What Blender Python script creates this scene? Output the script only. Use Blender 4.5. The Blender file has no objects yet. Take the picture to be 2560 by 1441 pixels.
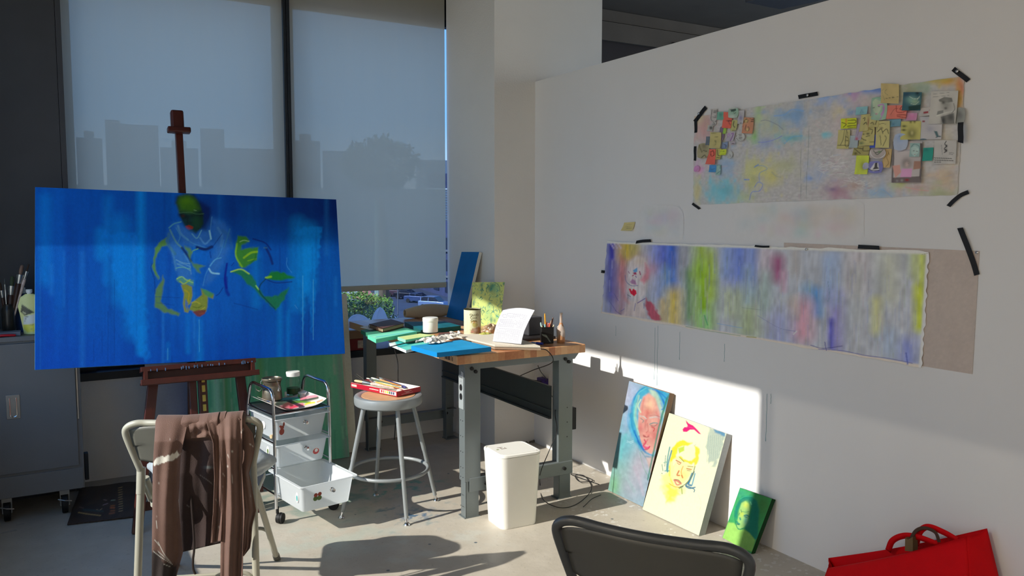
import bpy, math, random
import numpy as np
from mathutils import Vector, Matrix
random.seed(7)
SC = bpy.context.scene
COL = SC.collection
PI = math.pi
SUN_S, SUN_AZ, SUN_EL, WORLD_S, EXPO, FILL_W = 5.9, 2.0, 33.2, 2.0, 0.0, 2
# ---------------------------------------------------------------- camera
FPX, YAW, PITCH, ROLL = 2016.5, 0.530337515, 0.0836740882, 0.00117645
CAMP = np.array([0.0, 0.0, 1.5])
_f = np.array([math.sin(YAW)*math.cos(PITCH), math.cos(YAW)*math.cos(PITCH), -math.sin(PITCH)])
_r = np.array([math.cos(YAW), -math.sin(YAW), 0.0]); _u = np.cross(_r, _f)
_r, _u = _r*math.cos(ROLL)+_u*math.sin(ROLL), -_r*math.sin(ROLL)+_u*math.cos(ROLL)
cam = bpy.data.cameras.new('camera'); camo = bpy.data.objects.new('camera', cam); COL.objects.link(camo)
camo.matrix_world = Matrix(((_r[0], _u[0], -_f[0], 0), (_r[1], _u[1], -_f[1], 0), (_r[2], _u[2], -_f[2], 1.5), (0, 0, 0, 1)))
cam.sensor_fit = 'HORIZONTAL'; cam.sensor_width = 36; cam.lens = 36*FPX/2560; cam.clip_end = 2000
SC.camera = camo
def ray(px, py): return _f+_r*(px-1280)/FPX-_u*(py-720.5)/FPX
def pl(px, py, ax, val):
    d = ray(px, py); return CAMP+d*((val-CAMP[ax])/d[ax])
def plane(px, py, p0, n):
    d = ray(px, py); n = np.array(n, float); return CAMP+d*(((np.array(p0)-CAMP)@n)/(d@n))
def dep(px, py, dd): return CAMP+ray(px, py)*dd
def projA(P):
    d = np.asarray(P, float)-CAMP; w = d@_f
    return 1280+FPX*(d@_r)/w, 720.5-FPX*(d@_u)/w
# ---------------------------------------------------------------- colour
def lin(c):
    c = np.asarray(c, float)/255.0
    return np.where(c <= .04045, c/12.92, ((c+.055)/1.055)**2.4)
# ---------------------------------------------------------------- materials
def NT(name):
    m = bpy.data.materials.new(name); m.use_nodes = True
    nt = m.node_tree; b = nt.nodes['Principled BSDF']; return m, nt, b
def mat(name, rgb, rough=.5, metal=0., var=.06, scale=12, bump=0., bscale=60, spec=.5, trans=0, ior=1.45, coat=0, sheen=0, stretch=None, attr=False):
    m, nt, b = NT(name); N = nt.nodes.new; L = nt.links.new
    b.inputs['Roughness'].default_value = rough; b.inputs['Metallic'].default_value = metal
    b.inputs['Specular IOR Level'].default_value = spec; b.inputs['Transmission Weight'].default_value = trans
    b.inputs['IOR'].default_value = ior; b.inputs['Coat Weight'].default_value = coat; b.inputs['Sheen Weight'].default_value = sheen
    tc = N('ShaderNodeTexCoord'); mp = N('ShaderNodeMapping'); L(tc.outputs['Object'], mp.inputs[0])
    if stretch: mp.inputs['Scale'].default_value = stretch
    nz = N('ShaderNodeTexNoise'); nz.inputs['Scale'].default_value = scale; nz.inputs['Detail'].default_value = 5
    L(mp.outputs[0], nz.inputs['Vector'])
    mx = N('ShaderNodeMix'); mx.data_type = 'RGBA'; mx.blend_type = 'MULTIPLY'; mx.inputs[0].default_value = 1
    rp = N('ShaderNodeMapRange'); rp.inputs['From Min'].default_value = .3; rp.inputs['From Max'].default_value = .7
    rp.inputs['To Min'].default_value = 1-var; rp.inputs['To Max'].default_value = 1+var
    L(nz.outputs[0], rp.inputs[0])
    cb = N('ShaderNodeCombineColor'); [L(rp.outputs[0], cb.inputs[i]) for i in range(3)]
    if attr:
        at = N('ShaderNodeAttribute'); at.attribute_name = 'Col'; L(at.outputs['Color'], mx.inputs[6])
    else: mx.inputs[6].default_value = (*lin(rgb), 1)
    L(cb.outputs[0], mx.inputs[7]); L(mx.outputs[2], b.inputs['Base Color'])
    if bump:
        n2 = N('ShaderNodeTexNoise'); n2.inputs['Scale'].default_value = bscale; n2.inputs['Detail'].default_value = 4; L(mp.outputs[0], n2.inputs['Vector'])
        bp = N('ShaderNodeBump'); bp.inputs['Strength'].default_value = bump; bp.inputs['Distance'].default_value = .01
        L(n2.outputs[0], bp.inputs['Height']); L(bp.outputs[0], b.inputs['Normal'])
    return m
# ---------------------------------------------------------------- mesh builder
def nrm(v): v = np.asarray(v, float); return v/np.linalg.norm(v)
class MB:
    def __init__(s): s.v = []; s.f = []; s.col = None
    def add(s, vs, fs):
        k = len(s.v); s.v += [tuple(map(float, p)) for p in vs]; s.f += [tuple(i+k for i in f) for f in fs]; return s
    def box(s, x0, x1, y0, y1, z0, z1):
        return s.obox(((x0+x1)/2, (y0+y1)/2, (z0+z1)/2), ((x1-x0)/2, 0, 0), (0, (y1-y0)/2, 0), (0, 0, (z1-z0)/2))
    def obox(s, c, a, b, d):
        c, a, b, d = [np.array(q, float) for q in (c, a, b, d)]
        vs = [c+i*a+j*b+k*d for i in (-1, 1) for j in (-1, 1) for k in (-1, 1)]
        fs = [(0, 1, 3, 2), (4, 6, 7, 5), (0, 4, 5, 1), (2, 3, 7, 6), (0, 2, 6, 4), (1, 5, 7, 3)]
        if np.dot(np.cross(a, b), d) < 0: fs = [f[::-1] for f in fs]
        return s.add(vs, fs)
    def tube(s, path, r, seg=12, closed=False, flat=1.0):
        P = [np.array(p, float) for p in path]; n = len(P)
        R = r if hasattr(r, '__len__') else [r]*n
        T = []
        for i in range(n):
            a = P[(i-1) % n] if closed or i > 0 else P[i]; b = P[(i+1) % n] if closed or i < n-1 else P[i]; T.append(nrm(b-a))
        up = np.array([0, 0, 1.]) if abs(T[0][2]) < .9 else np.array([1., 0, 0])
        x = nrm(np.cross(up, T[0])); vs = []
        for i in range(n):
            x = nrm(x-T[i]*np.dot(x, T[i])); y = np.cross(T[i], x)
            for k in range(seg):
                a = 2*PI*k/seg; vs.append(P[i]+R[i]*(x*math.cos(a)+y*math.sin(a)*flat))
        fs = []
        for i in range(n if closed else n-1):
            j = (i+1) % n
            for k in range(seg): fs.append((i*seg+k, i*seg+(k+1) % seg, j*seg+(k+1) % seg, j*seg+k))
        if not closed: fs += [tuple(range(seg))[::-1], tuple((n-1)*seg+k for k in range(seg))]
        return s.add(vs, fs)
    def lathe(s, prof, c=(0, 0, 0), seg=28, ax=(0, 0, 1)):
        ax = nrm(ax); up = np.array([0, 0, 1.]) if abs(ax[2]) < .9 else np.array([1., 0, 0])
        x = nrm(np.cross(up, ax)); y = np.cross(ax, x); c = np.array(c, float); vs = []; fs = []
        for r, z in prof:
            for k in range(seg):
                a = 2*PI*k/seg; vs.append(c+ax*z+max(r, 1e-5)*(x*math.cos(a)+y*math.sin(a)))
        for i in range(len(prof)-1):
            for k in range(seg): fs.append((i*seg+k, i*seg+(k+1) % seg, (i+1)*seg+(k+1) % seg, (i+1)*seg+k))
        fs += [tuple(range(seg))[::-1], tuple((len(prof)-1)*seg+k for k in range(seg))]
        return s.add(vs, fs)
    def cyl(s, p0, p1, r0, r1=None, seg=20):
        r1 = r0 if r1 is None else r1; p0 = np.array(p0, float); p1 = np.array(p1, float)
        return s.lathe([(r0, 0), (r1, np.linalg.norm(p1-p0))], p0, seg, p1-p0)
    def prism(s, pts, off):
        P = [np.array(p, float) for p in pts]; off = np.array(off, float); n = len(P)
        nn = sum((np.cross(P[i], P[(i+1) % n]) for i in range(n)), np.zeros(3))
        if np.dot(nn, off) > 0: P = P[::-1]
        return s.add(P+[p+off for p in P], [tuple(range(n)), tuple(range(2*n-1, n-1, -1))]+[(i, i+n, (i+1) % n+n, (i+1) % n)for i in range(n)])
    def grid(s, P, wrap=False):
        P = np.asarray(P, float); h, w = P.shape[:2]; k = len(s.v)
        s.v += [tuple(p) for p in P.reshape(-1, 3).tolist()]
        for i in range(h-1):
            a = k+i*w
            s.f += [(a+j, a+j+1, a+w+j+1, a+w+j) for j in range(w-1)]
            if wrap: s.f.append((a+w-1, a, a+w, a+2*w-1))
        return s
    def ellipsoid(s, c, a, b, d, nu=20, nv=12, lump=0, seed=0):
        c, a, b, d = [np.array(q, float) for q in (c, a, b, d)]; rg = np.random.RandomState(seed)
        ph = rg.rand(6)*6; P = np.zeros((nv+1, nu, 3))
        for i in range(nv+1):
            t = PI*i/nv-PI/2
            for j in range(nu):
                q = 2*PI*j/nu; m = 1+lump*(math.sin(3*q+ph[0]+2*t)+.6*math.sin(5*q-4*t+ph[1])+.5*math.sin(7*t+2*q+ph[2]))
                P[i, j] = c+m*(a*math.cos(t)*math.cos(q)+b*math.cos(t)*math.sin(q)+d*math.sin(t))
        return s.grid(P, wrap=True)
    def build(s, name, m, parent=None, smooth=35, bevel=0, solid=0, origin=None, sub=0, bseg=2):
        V = np.array(s.v)
        if parent is not None: o3 = wloc(parent)
        elif origin is not None: o3 = np.array(origin, float)
        else:
            mn, mxx = V.min(0), V.max(0); o3 = np.array([(mn[0]+mxx[0])/2, (mn[1]+mxx[1])/2, mn[2]])
        me = bpy.data.meshes.new(name); me.from_pydata((V-o3).tolist(), [], s.f); me.update()
        if s.col is not None:
            ca = me.color_attributes.new('Col', 'FLOAT_COLOR', 'POINT')
            c4 = np.ones((len(V), 4), np.float32); c4[:len(s.col), :3] = s.col; ca.data.foreach_set('color', c4.ravel())
        if smooth:
            me.polygons.foreach_set('use_smooth', [True]*len(me.polygons)); me.set_sharp_from_angle(angle=math.radians(smooth))
        o = bpy.data.objects.new(name, me); COL.objects.link(o)
        if m: me.materials.append(m)
        if parent is not None: o.parent = parent; o.location = (0, 0, 0)
        else: o.location = o3
        o['_w'] = [float(q) for q in o3]
        if solid:
            md = o.modifiers.new('s', 'SOLIDIFY'); md.thickness = solid; md.offset = 0
        if bevel:
            md = o.modifiers.new('b', 'BEVEL'); md.width = bevel; md.segments = bseg; md.limit_method = 'ANGLE'; md.angle_limit = math.radians(40)
        if sub:
            md = o.modifiers.new('u', 'SUBSURF'); md.levels = sub; md.render_levels = sub
        return o
def wloc(o): return np.array(list(o['_w'])) if '_w' in o else np.zeros(3)
def tag(o, label=None, cat=None, group=None, kind=None):
    if label: o['label'] = label
    if cat: o['category'] = cat
    if group: o['group'] = group
    if kind: o['kind'] = kind
    return o
def thing(name, label, cat, loc, group=None):
    o = bpy.data.objects.new(name, None); COL.objects.link(o); o.location = [float(q) for q in loc]; o['_w'] = [float(q) for q in loc]
    o.empty_display_size = .05
    return tag(o, label, cat, group)
def struct(o): o['kind'] = 'structure'; return o
def bez(p, n=20):
    """Catmull-Rom through points"""
    P = [np.array(q, float) for q in p]; P = [2*P[0]-P[1]]+P+[2*P[-1]-P[-2]]; out = []
    for i in range(1, len(P)-2):
        for k in range(n):
            t = k/n; a, b, c, d = P[i-1:i+3]
            out.append(.5*((2*b)+(-a+c)*t+(2*a-5*b+4*c-d)*t*t+(-a+3*b-3*c+d)*t**3))
    out.append(P[-2]); return out
def fillet(p, r, n=6):
    P = [np.array(q, float) for q in p]; out = [P[0]]
    for i in range(1, len(P)-1):
        a = nrm(P[i-1]-P[i]); b = nrm(P[i+1]-P[i]); rr = min(r, .49*np.linalg.norm(P[i-1]-P[i]), .49*np.linalg.norm(P[i+1]-P[i]))
        for k in range(n+1):
            t = k/n; out.append((1-t)**2*(P[i]+a*rr)+2*t*(1-t)*P[i]+t*t*(P[i]+b*rr))
    out.append(P[-1]); return out
# ---------------------------------------------------------------- painting on a grid of points
def vnoise(h, w, cy, cx, seed):
    rg = np.random.RandomState(seed); G = rg.rand(cy+2, cx+2)
    y = np.linspace(0, cy, h, endpoint=False); x = np.linspace(0, cx, w, endpoint=False)
    yi = y.astype(int); xi = x.astype(int); fy = (y-yi)[:, None]; fx = (x-xi)[None, :]
    fy = fy*fy*(3-2*fy); fx = fx*fx*(3-2*fx)
    a = G[yi][:, xi]; b = G[yi][:, xi+1]; c = G[yi+1][:, xi]; d = G[yi+1][:, xi+1]
    return (a*(1-fx)+b*fx)*(1-fy)+(c*(1-fx)+d*fx)*fy
class Art:
    """paints pigment on a grid of surface points; coordinates are those of the photograph"""
    def __init__(s, P, base, ill=(1, 1, 1)):
        s.P = np.asarray(P, float); s.h, s.w = s.P.shape[:2]; s.X, s.Y = projA(s.P); s.ill = np.array(ill, float)
        s.c = np.ones((s.h, s.w, 3))*s.C(base)
    def C(s, c): return np.clip(lin(c)/s.ill, 0, .93)
    def mix(s, m, col):
        m = np.clip(m, 0, 1)[..., None]; s.c = s.c*(1-m)+s.C(col)*m; return s
    def nz(s, cy, cx, seed): return vnoise(s.h, s.w, cy, cx, seed)
    def blob(s, x, y, rx, ry, col, a=1, ang=0, p=2, n=0, seed=1):
        t = math.radians(ang); dx = s.X-x; dy = s.Y-y; u = (dx*math.cos(t)+dy*math.sin(t))/rx; v = (-dx*math.sin(t)+dy*math.cos(t))/ry
        d = u*u+v*v
        if n: d = d*(1+n*(s.nz(max(3, s.h//14), max(3, s.w//8), seed)*2-1))
        return s.mix(a*np.exp(-np.maximum(d, 0)**(p/2)), col)
    def stroke(s, pts, w, col, a=1, soft=.5, w1=None):
        P = np.array(pts, float); w1 = w if w1 is None else w1; best = np.zeros((s.h, s.w)); n = len(P)-1
        lo = P.min(0)-3*max(w, w1); hi = P.max(0)+3*max(w, w1)
        B = (s.X > lo[0]) & (s.X < hi[0]) & (s.Y > lo[1]) & (s.Y < hi[1])
        if not B.any(): return s
        X = s.X[B]; Y = s.Y[B]; bb = np.zeros(len(X))
        for i in range(n):
            d = P[i+1]-P[i]; L = max(d@d, 1e-6); t = np.clip(((X-P[i, 0])*d[0]+(Y-P[i, 1])*d[1])/L, 0, 1)
            r = np.hypot(X-P[i, 0]-t*d[0], Y-P[i, 1]-t*d[1]); ww = (w+(w1-w)*(i+t)/n)/2
            bb = np.maximum(bb, np.clip((ww*(1+soft)-r)/(2*ww*soft+1e-6), 0, 1))
        best[B] = bb*a; return s.mix(best, col)
    def curve(s, pts, w, col, a=1, soft=.5, w1=None):
        return s.stroke([q[:2] for q in bez([(x, y, 0) for x, y in pts], 6)], w, col, a, soft, w1)
    def poly(s, pts, col, a=1, soft=1.5, wob=0, seed=3):
        P = np.array(pts, float); X, Y = s.X, s.Y
        if wob:
            X = X+wob*(s.nz(max(4, s.h//6), max(4, s.w//6), seed)*2-1); Y = Y+wob*(s.nz(max(4, s.h//6), max(4, s.w//6), seed+1)*2-1)
        ins = np.zeros(X.shape, bool); dm = np.full(X.shape, 1e9); n = len(P)
        for i in range(n):
            x0, y0 = P[i]; x1, y1 = P[(i+1) % n]
            c = ((y0 > Y) != (y1 > Y)) & (X < (x1-x0)*(Y-y0)/((y1-y0) if y1 != y0 else 1e-9)+x0); ins ^= c
            L = max((x1-x0)**2+(y1-y0)**2, 1e-6); t = np.clip(((X-x0)*(x1-x0)+(Y-y0)*(y1-y0))/L, 0, 1)
            dm = np.minimum(dm, np.hypot(X-x0-t*(x1-x0), Y-y0-t*(y1-y0)))
        sd = np.where(ins, dm, -dm); return s.mix(a*np.clip(.5+sd/(2*soft), 0, 1), col)
    def jit(s, amt, cy, cx, seed):
        s.c = np.clip(s.c*(1+amt*(s.nz(cy, cx, seed)*2-1))[..., None], 0, .95); return s
def quadP(c, h, w):
    """grid over 4 world corners tl,tr,br,bl"""
    tl, tr, br, bl = [np.array(q, float) for q in c]; v = np.linspace(0, 1, h)[:, None, None]; u = np.linspace(0, 1, w)[None, :, None]
    return (tl*(1-u)+tr*u)*(1-v)+(bl*(1-u)+br*u)*v
def panel(P, thick, back=None, flat=True):
    """closed slab whose front is the grid P (h,w,3); rest of the slab behind it"""
    P = np.asarray(P, float); h, w = P.shape[:2]; mb = MB()
    n = nrm(np.cross(P[0, -1]-P[0, 0], P[-1, 0]-P[0, 0]))  # points into slab when front seen from outside with tl,tr,bl order
    mb.grid(P); mb.f = [f[::-1] for f in mb.f]
    rim = [(0, j) for j in range(w)]+[(i, w-1) for i in range(1, h)]+[(h-1, j) for j in range(w-2, -1, -1)]+[(i, 0) for i in range(h-2, 0, -1)]
    k = len(mb.v); m = len(rim)
    mb.v += [tuple(P[i, j]) for i, j in rim]+[tuple(P[i, j]+n*thick) for i, j in rim]
    mb.f += [(k+q, k+(q+1) % m, k+m+(q+1) % m, k+m+q) for q in range(m)]
    if flat: mb.f.append(tuple(k+m+q for q in range(m)))
    else:
        mb.grid(P+n*thick)
    return mb, rim, n
def art_object(name, art, thick, m, parent=None, side=None, bevel=0, backcol=None):
    mb, rim, n = panel(art.P, thick)
    fc = art.c.reshape(-1, 3); rc = np.array([art.c[i, j] for i, j in rim])
    if side is not None: rc = np.ones_like(rc)*art.C(side)
    bc = rc if backcol is None else np.ones_like(rc)*art.C(backcol)
    mb.col = np.concatenate([fc, rc, bc]); return mb.build(name, m, parent, smooth=30)
# ================================================================ room
XP, YW, CEIL = 2.846, 5.134, 3.118
XL = -.36; JAMB = 4.398
m_wall = mat('wall_paint', (228, 226, 222), .75, var=.02, scale=3, bump=.15, bscale=90)
m_part = mat('partition_paint', (232, 232, 233), .6, var=.015, scale=2.5, bump=.05, bscale=70, stretch=(1, 1, .25))
m_frame = mat('window_frame', (34, 39, 45), .35, var=.1, scale=8, metal=.3)
m_clad = mat('column_cladding', (66, 68, 73), .45, var=.1, scale=4, metal=.2)
m_ceil = mat('ceiling_paint', (104, 99, 94), .85, var=.1, scale=3)
m_dark = mat('matte_black', (18, 18, 20), .6)
def floor_mat():
    m, nt, b = NT('polished_concrete'); N = nt.nodes.new; L = nt.links.new
    g = N('ShaderNodeNewGeometry'); b.inputs['Roughness'].default_value = .42; b.inputs['Specular IOR Level'].default_value = .35
    def noise(sc, det=5, off=(0, 0, 0), st=(1, 1, 1)):
        mp = N('ShaderNodeMapping'); mp.inputs['Location'].default_value = off; mp.inputs['Scale'].default_value = st
        L(g.outputs['Position'], mp.inputs[0]); n = N('ShaderNodeTexNoise'); n.inputs['Scale'].default_value = sc; n.inputs['Detail'].default_value = det
        L(mp.outputs[0], n.inputs['Vector']); return n.outputs[0]
    def rng(x, a, bb, c, d):
        r = N('ShaderNodeMapRange'); L(x, r.inputs[0])
        for i, v in enumerate((a, bb, c, d)): r.inputs[1+i].default_value = v
        return r.outputs[0]
    def mixc(f, a, col):
        x = N('ShaderNodeMix'); x.data_type = 'RGBA'; L(f, x.inputs[0]); L(a, x.inputs[6]); x.inputs[7].default_value = (*lin(col), 1); return x.outputs[2]
    def mul(a, bb):
        x = N('ShaderNodeMath'); x.operation = 'MULTIPLY'; L(a, x.inputs[0]); L(bb, x.inputs[1]); return x.outputs[0]
    def near(cx_, cy_, rx, ry=None):
        sp = N('ShaderNodeVectorMath'); sp.operation = 'SUBTRACT'; L(g.outputs['Position'], sp.inputs[0]); sp.inputs[1].default_value = (cx_, cy_, 0)
        s2 = N('ShaderNodeVectorMath'); s2.operation = 'MULTIPLY'; L(sp.outputs[0], s2.inputs[0]); s2.inputs[1].default_value = (1/rx, 1/(ry or rx), 0)
        ln = N('ShaderNodeVectorMath'); ln.operation = 'LENGTH'; L(s2.outputs[0], ln.inputs[0]); return rng(ln.outputs[1], .4, 1.1, 1, 0)
    c0 = N('ShaderNodeRGB'); c0.outputs[0].default_value = (*lin((186, 179, 166)), 1); c = c0.outputs[0]
    c = mixc(rng(noise(1.6), .35, .7, 0, .55), c, (164, 156, 142))
    c = mixc(rng(noise(9, 8, (3, 1, 0)), .45, .75, 0, .5), c, (198, 191, 178))
    c = mixc(rng(noise(60, 3, (7, 2, 0)), .62, .7, 0, .35), c, (128, 120, 108))
    # spilled paint: teal washes by the easel and stool
    for (x, y, r, ry, col, th, am, sc) in [(1.25, 4.25, .5, .45, (58, 128, 122), .5, .55, 7), (1.1, 3.65, .5, .3, (172, 196, 188), .48, .3, 6), (1.55, 3.75, .35, .3, (40, 110, 128), .56, .6, 14),
                                     (1.7, 4.15, .3, .2, (76, 160, 148), .52, .8, 16), (1.62, 3.7, .14, .1, (30, 92, 130), .48, .8, 22), (1.5, 3.35, .6, .3, (190, 200, 196), .52, .3, 8)]:
        c = mixc(mul(near(x, y, r, ry), rng(noise(sc, 4, (x, y, 0)), th, th+.12, 0, am)), c, col)
    # white primer drips along the foot of the partition, small dark specks all over
    v = N('ShaderNodeTexVoronoi'); v.inputs['Scale'].default_value = 30; v.inputs['Randomness'].default_value = 1; L(g.outputs['Position'], v.inputs['Vector'])
    jit = N('ShaderNodeMath'); jit.operation = 'ADD'; L(v.outputs['Distance'], jit.inputs[0]); L(rng(noise(38, 4), .3, .7, -.3, .3), jit.inputs[1])
    c = mixc(mul(mul(near(2.62, 3.1, .42, 1.5), rng(noise(3.1, 3, (5, 5, 0)), .47, .53, 0, 1)), rng(jit.outputs[0], .2, .26, .75, 0)), c, (214, 213, 208))
    c = mixc(mul(mul(near(2.75, 1.9, .35, .9), rng(noise(4, 3, (1, 5, 0)), .4, .5, 0, 1)), rng(jit.outputs[0], .24, .3, .6, 0)), c, (205, 204, 200))
    v2 = N('ShaderNodeTexVoronoi'); v2.inputs['Scale'].default_value = 5.3; L(g.outputs['Position'], v2.inputs['Vector'])
    c = mixc(rng(v2.outputs['Distance'], .035, .05, .8, 0), c, (40, 70, 90))
    L(c, b.inputs['Base Color']); L(rng(noise(5, 6, (2, 2, 0)), .3, .7, .34, .55), b.inputs['Roughness'])
    bp = N('ShaderNodeBump'); bp.inputs['Strength'].default_value = .12; bp.inputs['Distance'].default_value = .01; L(noise(30, 6), bp.inputs['Height']); L(bp.outputs[0], b.inputs['Normal'])
    return m
struct(MB().box(XL-.12, 8.2, -2.6, 5.42, -.1, 0).build('floor', floor_mat(), smooth=0))
struct(MB().box(XL-.12, 8.2, -2.6, 5.42, CEIL, CEIL+.1).build('ceiling', m_ceil, smooth=0))
# dark soffit panels seam over the far bay
struct(MB().box(3.39, 8.0, 5.11, 5.13, 3.03, 3.115).box(3.39, 8, 5.09, 5.115, 2.88, 3.02).build('trim_1', m_ceil, smooth=0))
# window wall
MB_w = MB().box(.10, 2.484, YW, 5.30, 0, .585).box(.10, 3.40, 5.30, 5.42, 0, .60)
struct(MB_w.build('wall_back', m_wall, smooth=0))
struct(MB().prism([(2.54, 4.555, 0), (2.486, 5.140, 0), (2.68, 5.16, 0), (2.68, 5.42, 0), (3.381, 5.42, 0), (3.381, 4.555, 0)], (0, 0, CEIL)).build('wall_pier', m_wall, smooth=0))
struct(MB().box(XP, XP+.125, -2.6, 4.555, 0, 2.405).build('wall_partition', m_part, smooth=0))
struct(MB().box(8.0, 8.12, -2.6, 5.42, 0, 1.0).build('wall_right', m_wall, smooth=0))
# left wall: low sill wall, far return and slim mullions; the window bays between them are open to the sun
struct(MB().box(XL-.12, XL, -2.6, JAMB, 0, .585).box(XL-.12, XL, JAMB, 5.42, 0, CEIL).box(XL-.12, XL, -2.6, JAMB, 2.886, CEIL).build('wall_left', m_wall, smooth=0))
for i, y in enumerate((2.435, .5, -1.5)):
    struct(MB().box(XL-.1, XL-.0, y-.040, y+.040, .585, 2.886).build('trim_%d' % (2+i), m_frame, smooth=0))
# dark clad corner column with a vertical groove
struct(MB().box(XL, .122, 4.99, 5.134, 0, CEIL).box(.124, .150, 4.985, 5.134, 0, CEIL).box(XL, .15, 5.134, 5.42, 0, CEIL).build('wall_column', m_clad, smooth=0))
# ---- windows
m_glass = None
def glass():
    m, nt, b = NT('window_glass'); N = nt.nodes.new; L = nt.links.new
    t = N('ShaderNodeBsdfTransparent'); t.inputs[0].default_value = (.80, .86, .93, 1)
    gl = N('ShaderNodeBsdfGlossy'); gl.inputs['Roughness'].default_value = .02
    mx = N('ShaderNodeMixShader'); mx.inputs[0].default_value = .05
    L(t.outputs[0], mx.inputs[1]); L(gl.outputs[0], mx.inputs[2]); L(mx.outputs[0], nt.nodes['Material Output'].inputs[0]); return m
m_glass = glass()
def blindmat(name, c, tr, transl=.35):
    m, nt, b = NT(name); N = nt.nodes.new; L = nt.links.new
    d = N('ShaderNodeBsdfDiffuse'); d.inputs[0].default_value = (*lin(c), 1)
    tl = N('ShaderNodeBsdfTranslucent'); tl.inputs[0].default_value = (.99, .78, .54, 1)
    tp = N('ShaderNodeBsdfTransparent'); tp.inputs[0].default_value = (1, .93, .82, 1)
    a = N('ShaderNodeMixShader'); a.inputs[0].default_value = transl; L(d.outputs[0], a.inputs[1]); L(tl.outputs[0], a.inputs[2])
    q = N('ShaderNodeMixShader'); L(a.outputs[0], q.inputs[1]); L(tp.outputs[0], q.inputs[2])
    tc = N('ShaderNodeTexCoord'); w = N('ShaderNodeTexNoise'); w.inputs['Scale'].default_value = 2.5; w.inputs['Detail'].default_value = 3
    mp = N('ShaderNodeMapping'); mp.inputs['Scale'].default_value = (6, 1, .4); L(tc.outputs['Object'], mp.inputs[0]); L(mp.outputs[0], w.inputs['Vector'])
    r = N('ShaderNodeMapRange'); L(w.outputs[0], r.inputs[0]); r.inputs[1].default_value = .3; r.inputs[2].default_value = .7; r.inputs[3].default_value = tr*.92; r.inputs[4].default_value = tr*1.08
    L(r.outputs[0], q.inputs[0]); L(q.outputs[0], nt.nodes['Material Output'].inputs[0]); return m
m_blind = blindmat('roller_blind_cloth', (206, 205, 192), .085, .62)
m_hem = blindmat('blind_hem_cloth', (198, 196, 180), .03, .12)
m_sblind = blindmat('side_blind_cloth', (205, 205, 196), .045, .5)
m_dblind = blindmat('far_blind_cloth', (70, 70, 76), .06, .15)
def window(n, x0, x1, z0=.63, z1=2.90, y=5.26, ledge=True):
    w = thing('window_%d' % n, None, None, ((x0+x1)/2, y, z0)); w['kind'] = 'structure'
    fr = MB(); t = .05
    fr.box(x0, x1, y-.03, y+.03, z0, z0+t).box(x0, x1, y-.03, y+.03, z1-t, z1).box(x0, x0+t, y-.03, y+.03, z0, z1).box(x1-t, x1, y-.03, y+.03, z0, z1)
    fr.build('window_frame', m_frame, w, smooth=0)
    MB().box(x0+t, x1-t, y-.004, y+.004, z0+t, z1-t).build('window_pane', m_glass, w, smooth=0)
    return w
m_sglass = NT('warm_side_glass')[0]
_nt = m_sglass.node_tree; _t = _nt.nodes.new('ShaderNodeBsdfTransparent'); _t.inputs[0].default_value = (1, .98, .945, 1); _nt.links.new(_t.outputs[0], _nt.nodes['Material Output'].inputs[0])
for i, (ya, yb) in enumerate(((2.475, JAMB), (.54, 2.395), (-1.46, .46), (-2.6, -1.54))):
    w_ = thing('window_%d' % (4+i), None, None, (XL-.07, (ya+yb)/2, .585)); w_['kind'] = 'structure'
    MB().box(XL-.073, XL-.067, ya, yb, .585, 2.886).build('window_pane', m_sglass, w_, smooth=0)
window(1, .15, 1.375); window(2, 1.40, 2.66)
# the front sill bar, mullion and head of the window opening
struct(MB().box(.15, 2.482, YW-.012, YW+.03, .585, .63).box(.15, 2.67, YW+.03, 5.30, .60, .63).box(.15, .26, 5.19, 5.24, .63, .73).build('trim_5', m_frame, smooth=0))
struct(MB().box(1.357, 1.372, YW-.03, YW, .63, CEIL).box(1.374, 1.392, YW-.034, YW+.16, .63, CEIL).build('trim_6', m_frame, smooth=0))
struct(MB().box(.15, 2.67, 5.20, 5.42, 2.90, CEIL).build('trim_7', m_dark, smooth=0))
def blind(x0, x1, zb, label, y=YW-.005, m=m_blind, hem=True, top=CEIL, ax='x'):
    b = thing('roller_blind', label, 'window blind', ((x0+x1)/2, y, zb) if ax == 'x' else (y, (x0+x1)/2, zb), 'roller blinds')
    def sheet(za, zb_, th, mm, nm):
        n = 40; P = np.zeros((12, n, 3))
        for i in range(12):
            for j in range(n):
                u = x0+(x1-x0)*j/(n-1); z = za+(zb_-za)*i/11
                w = .0012*math.sin(j*1.1+z*1.3)+.001*math.sin(j*.37)
                P[i, j] = (u, y+w, z) if ax == 'x' else (y+w, u, z)
        MB().grid(P).build(nm, mm, b, smooth=60)
    sheet(zb+.035, top, 0, m, 'blind_cloth')
    if hem:
        P = [(x0, y, zb+.017), (x1, y, zb+.017)] if ax == 'x' else [(y, x0, zb+.017), (y, x1, zb+.017)]
        q = MB().tube(P, .0185, 12); q.v = [(a, y+(c-y)*.3, d) if ax == 'x' else (y+(a-y)*.3, c, d) for a, c, d in q.v]; q.build('bottom_hem', m_hem, b)
    return b
blind(.152, 1.355, 1.03, 'pale grey roller blind left of the dark mullion, behind the blue canvas')
blind(1.402, 2.468, 1.03, 'pale grey roller blind right of the dark mullion, above the bench')
blind(.535, 2.395, .62, 'pale roller blind drawn over the side window', y=XL-.05, ax='y', top=2.886, m=m_sblind)
blind(-1.45, .44, .62, 'pale roller blind drawn over the rear side window', y=XL-.05, ax='y', top=2.886)
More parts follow.
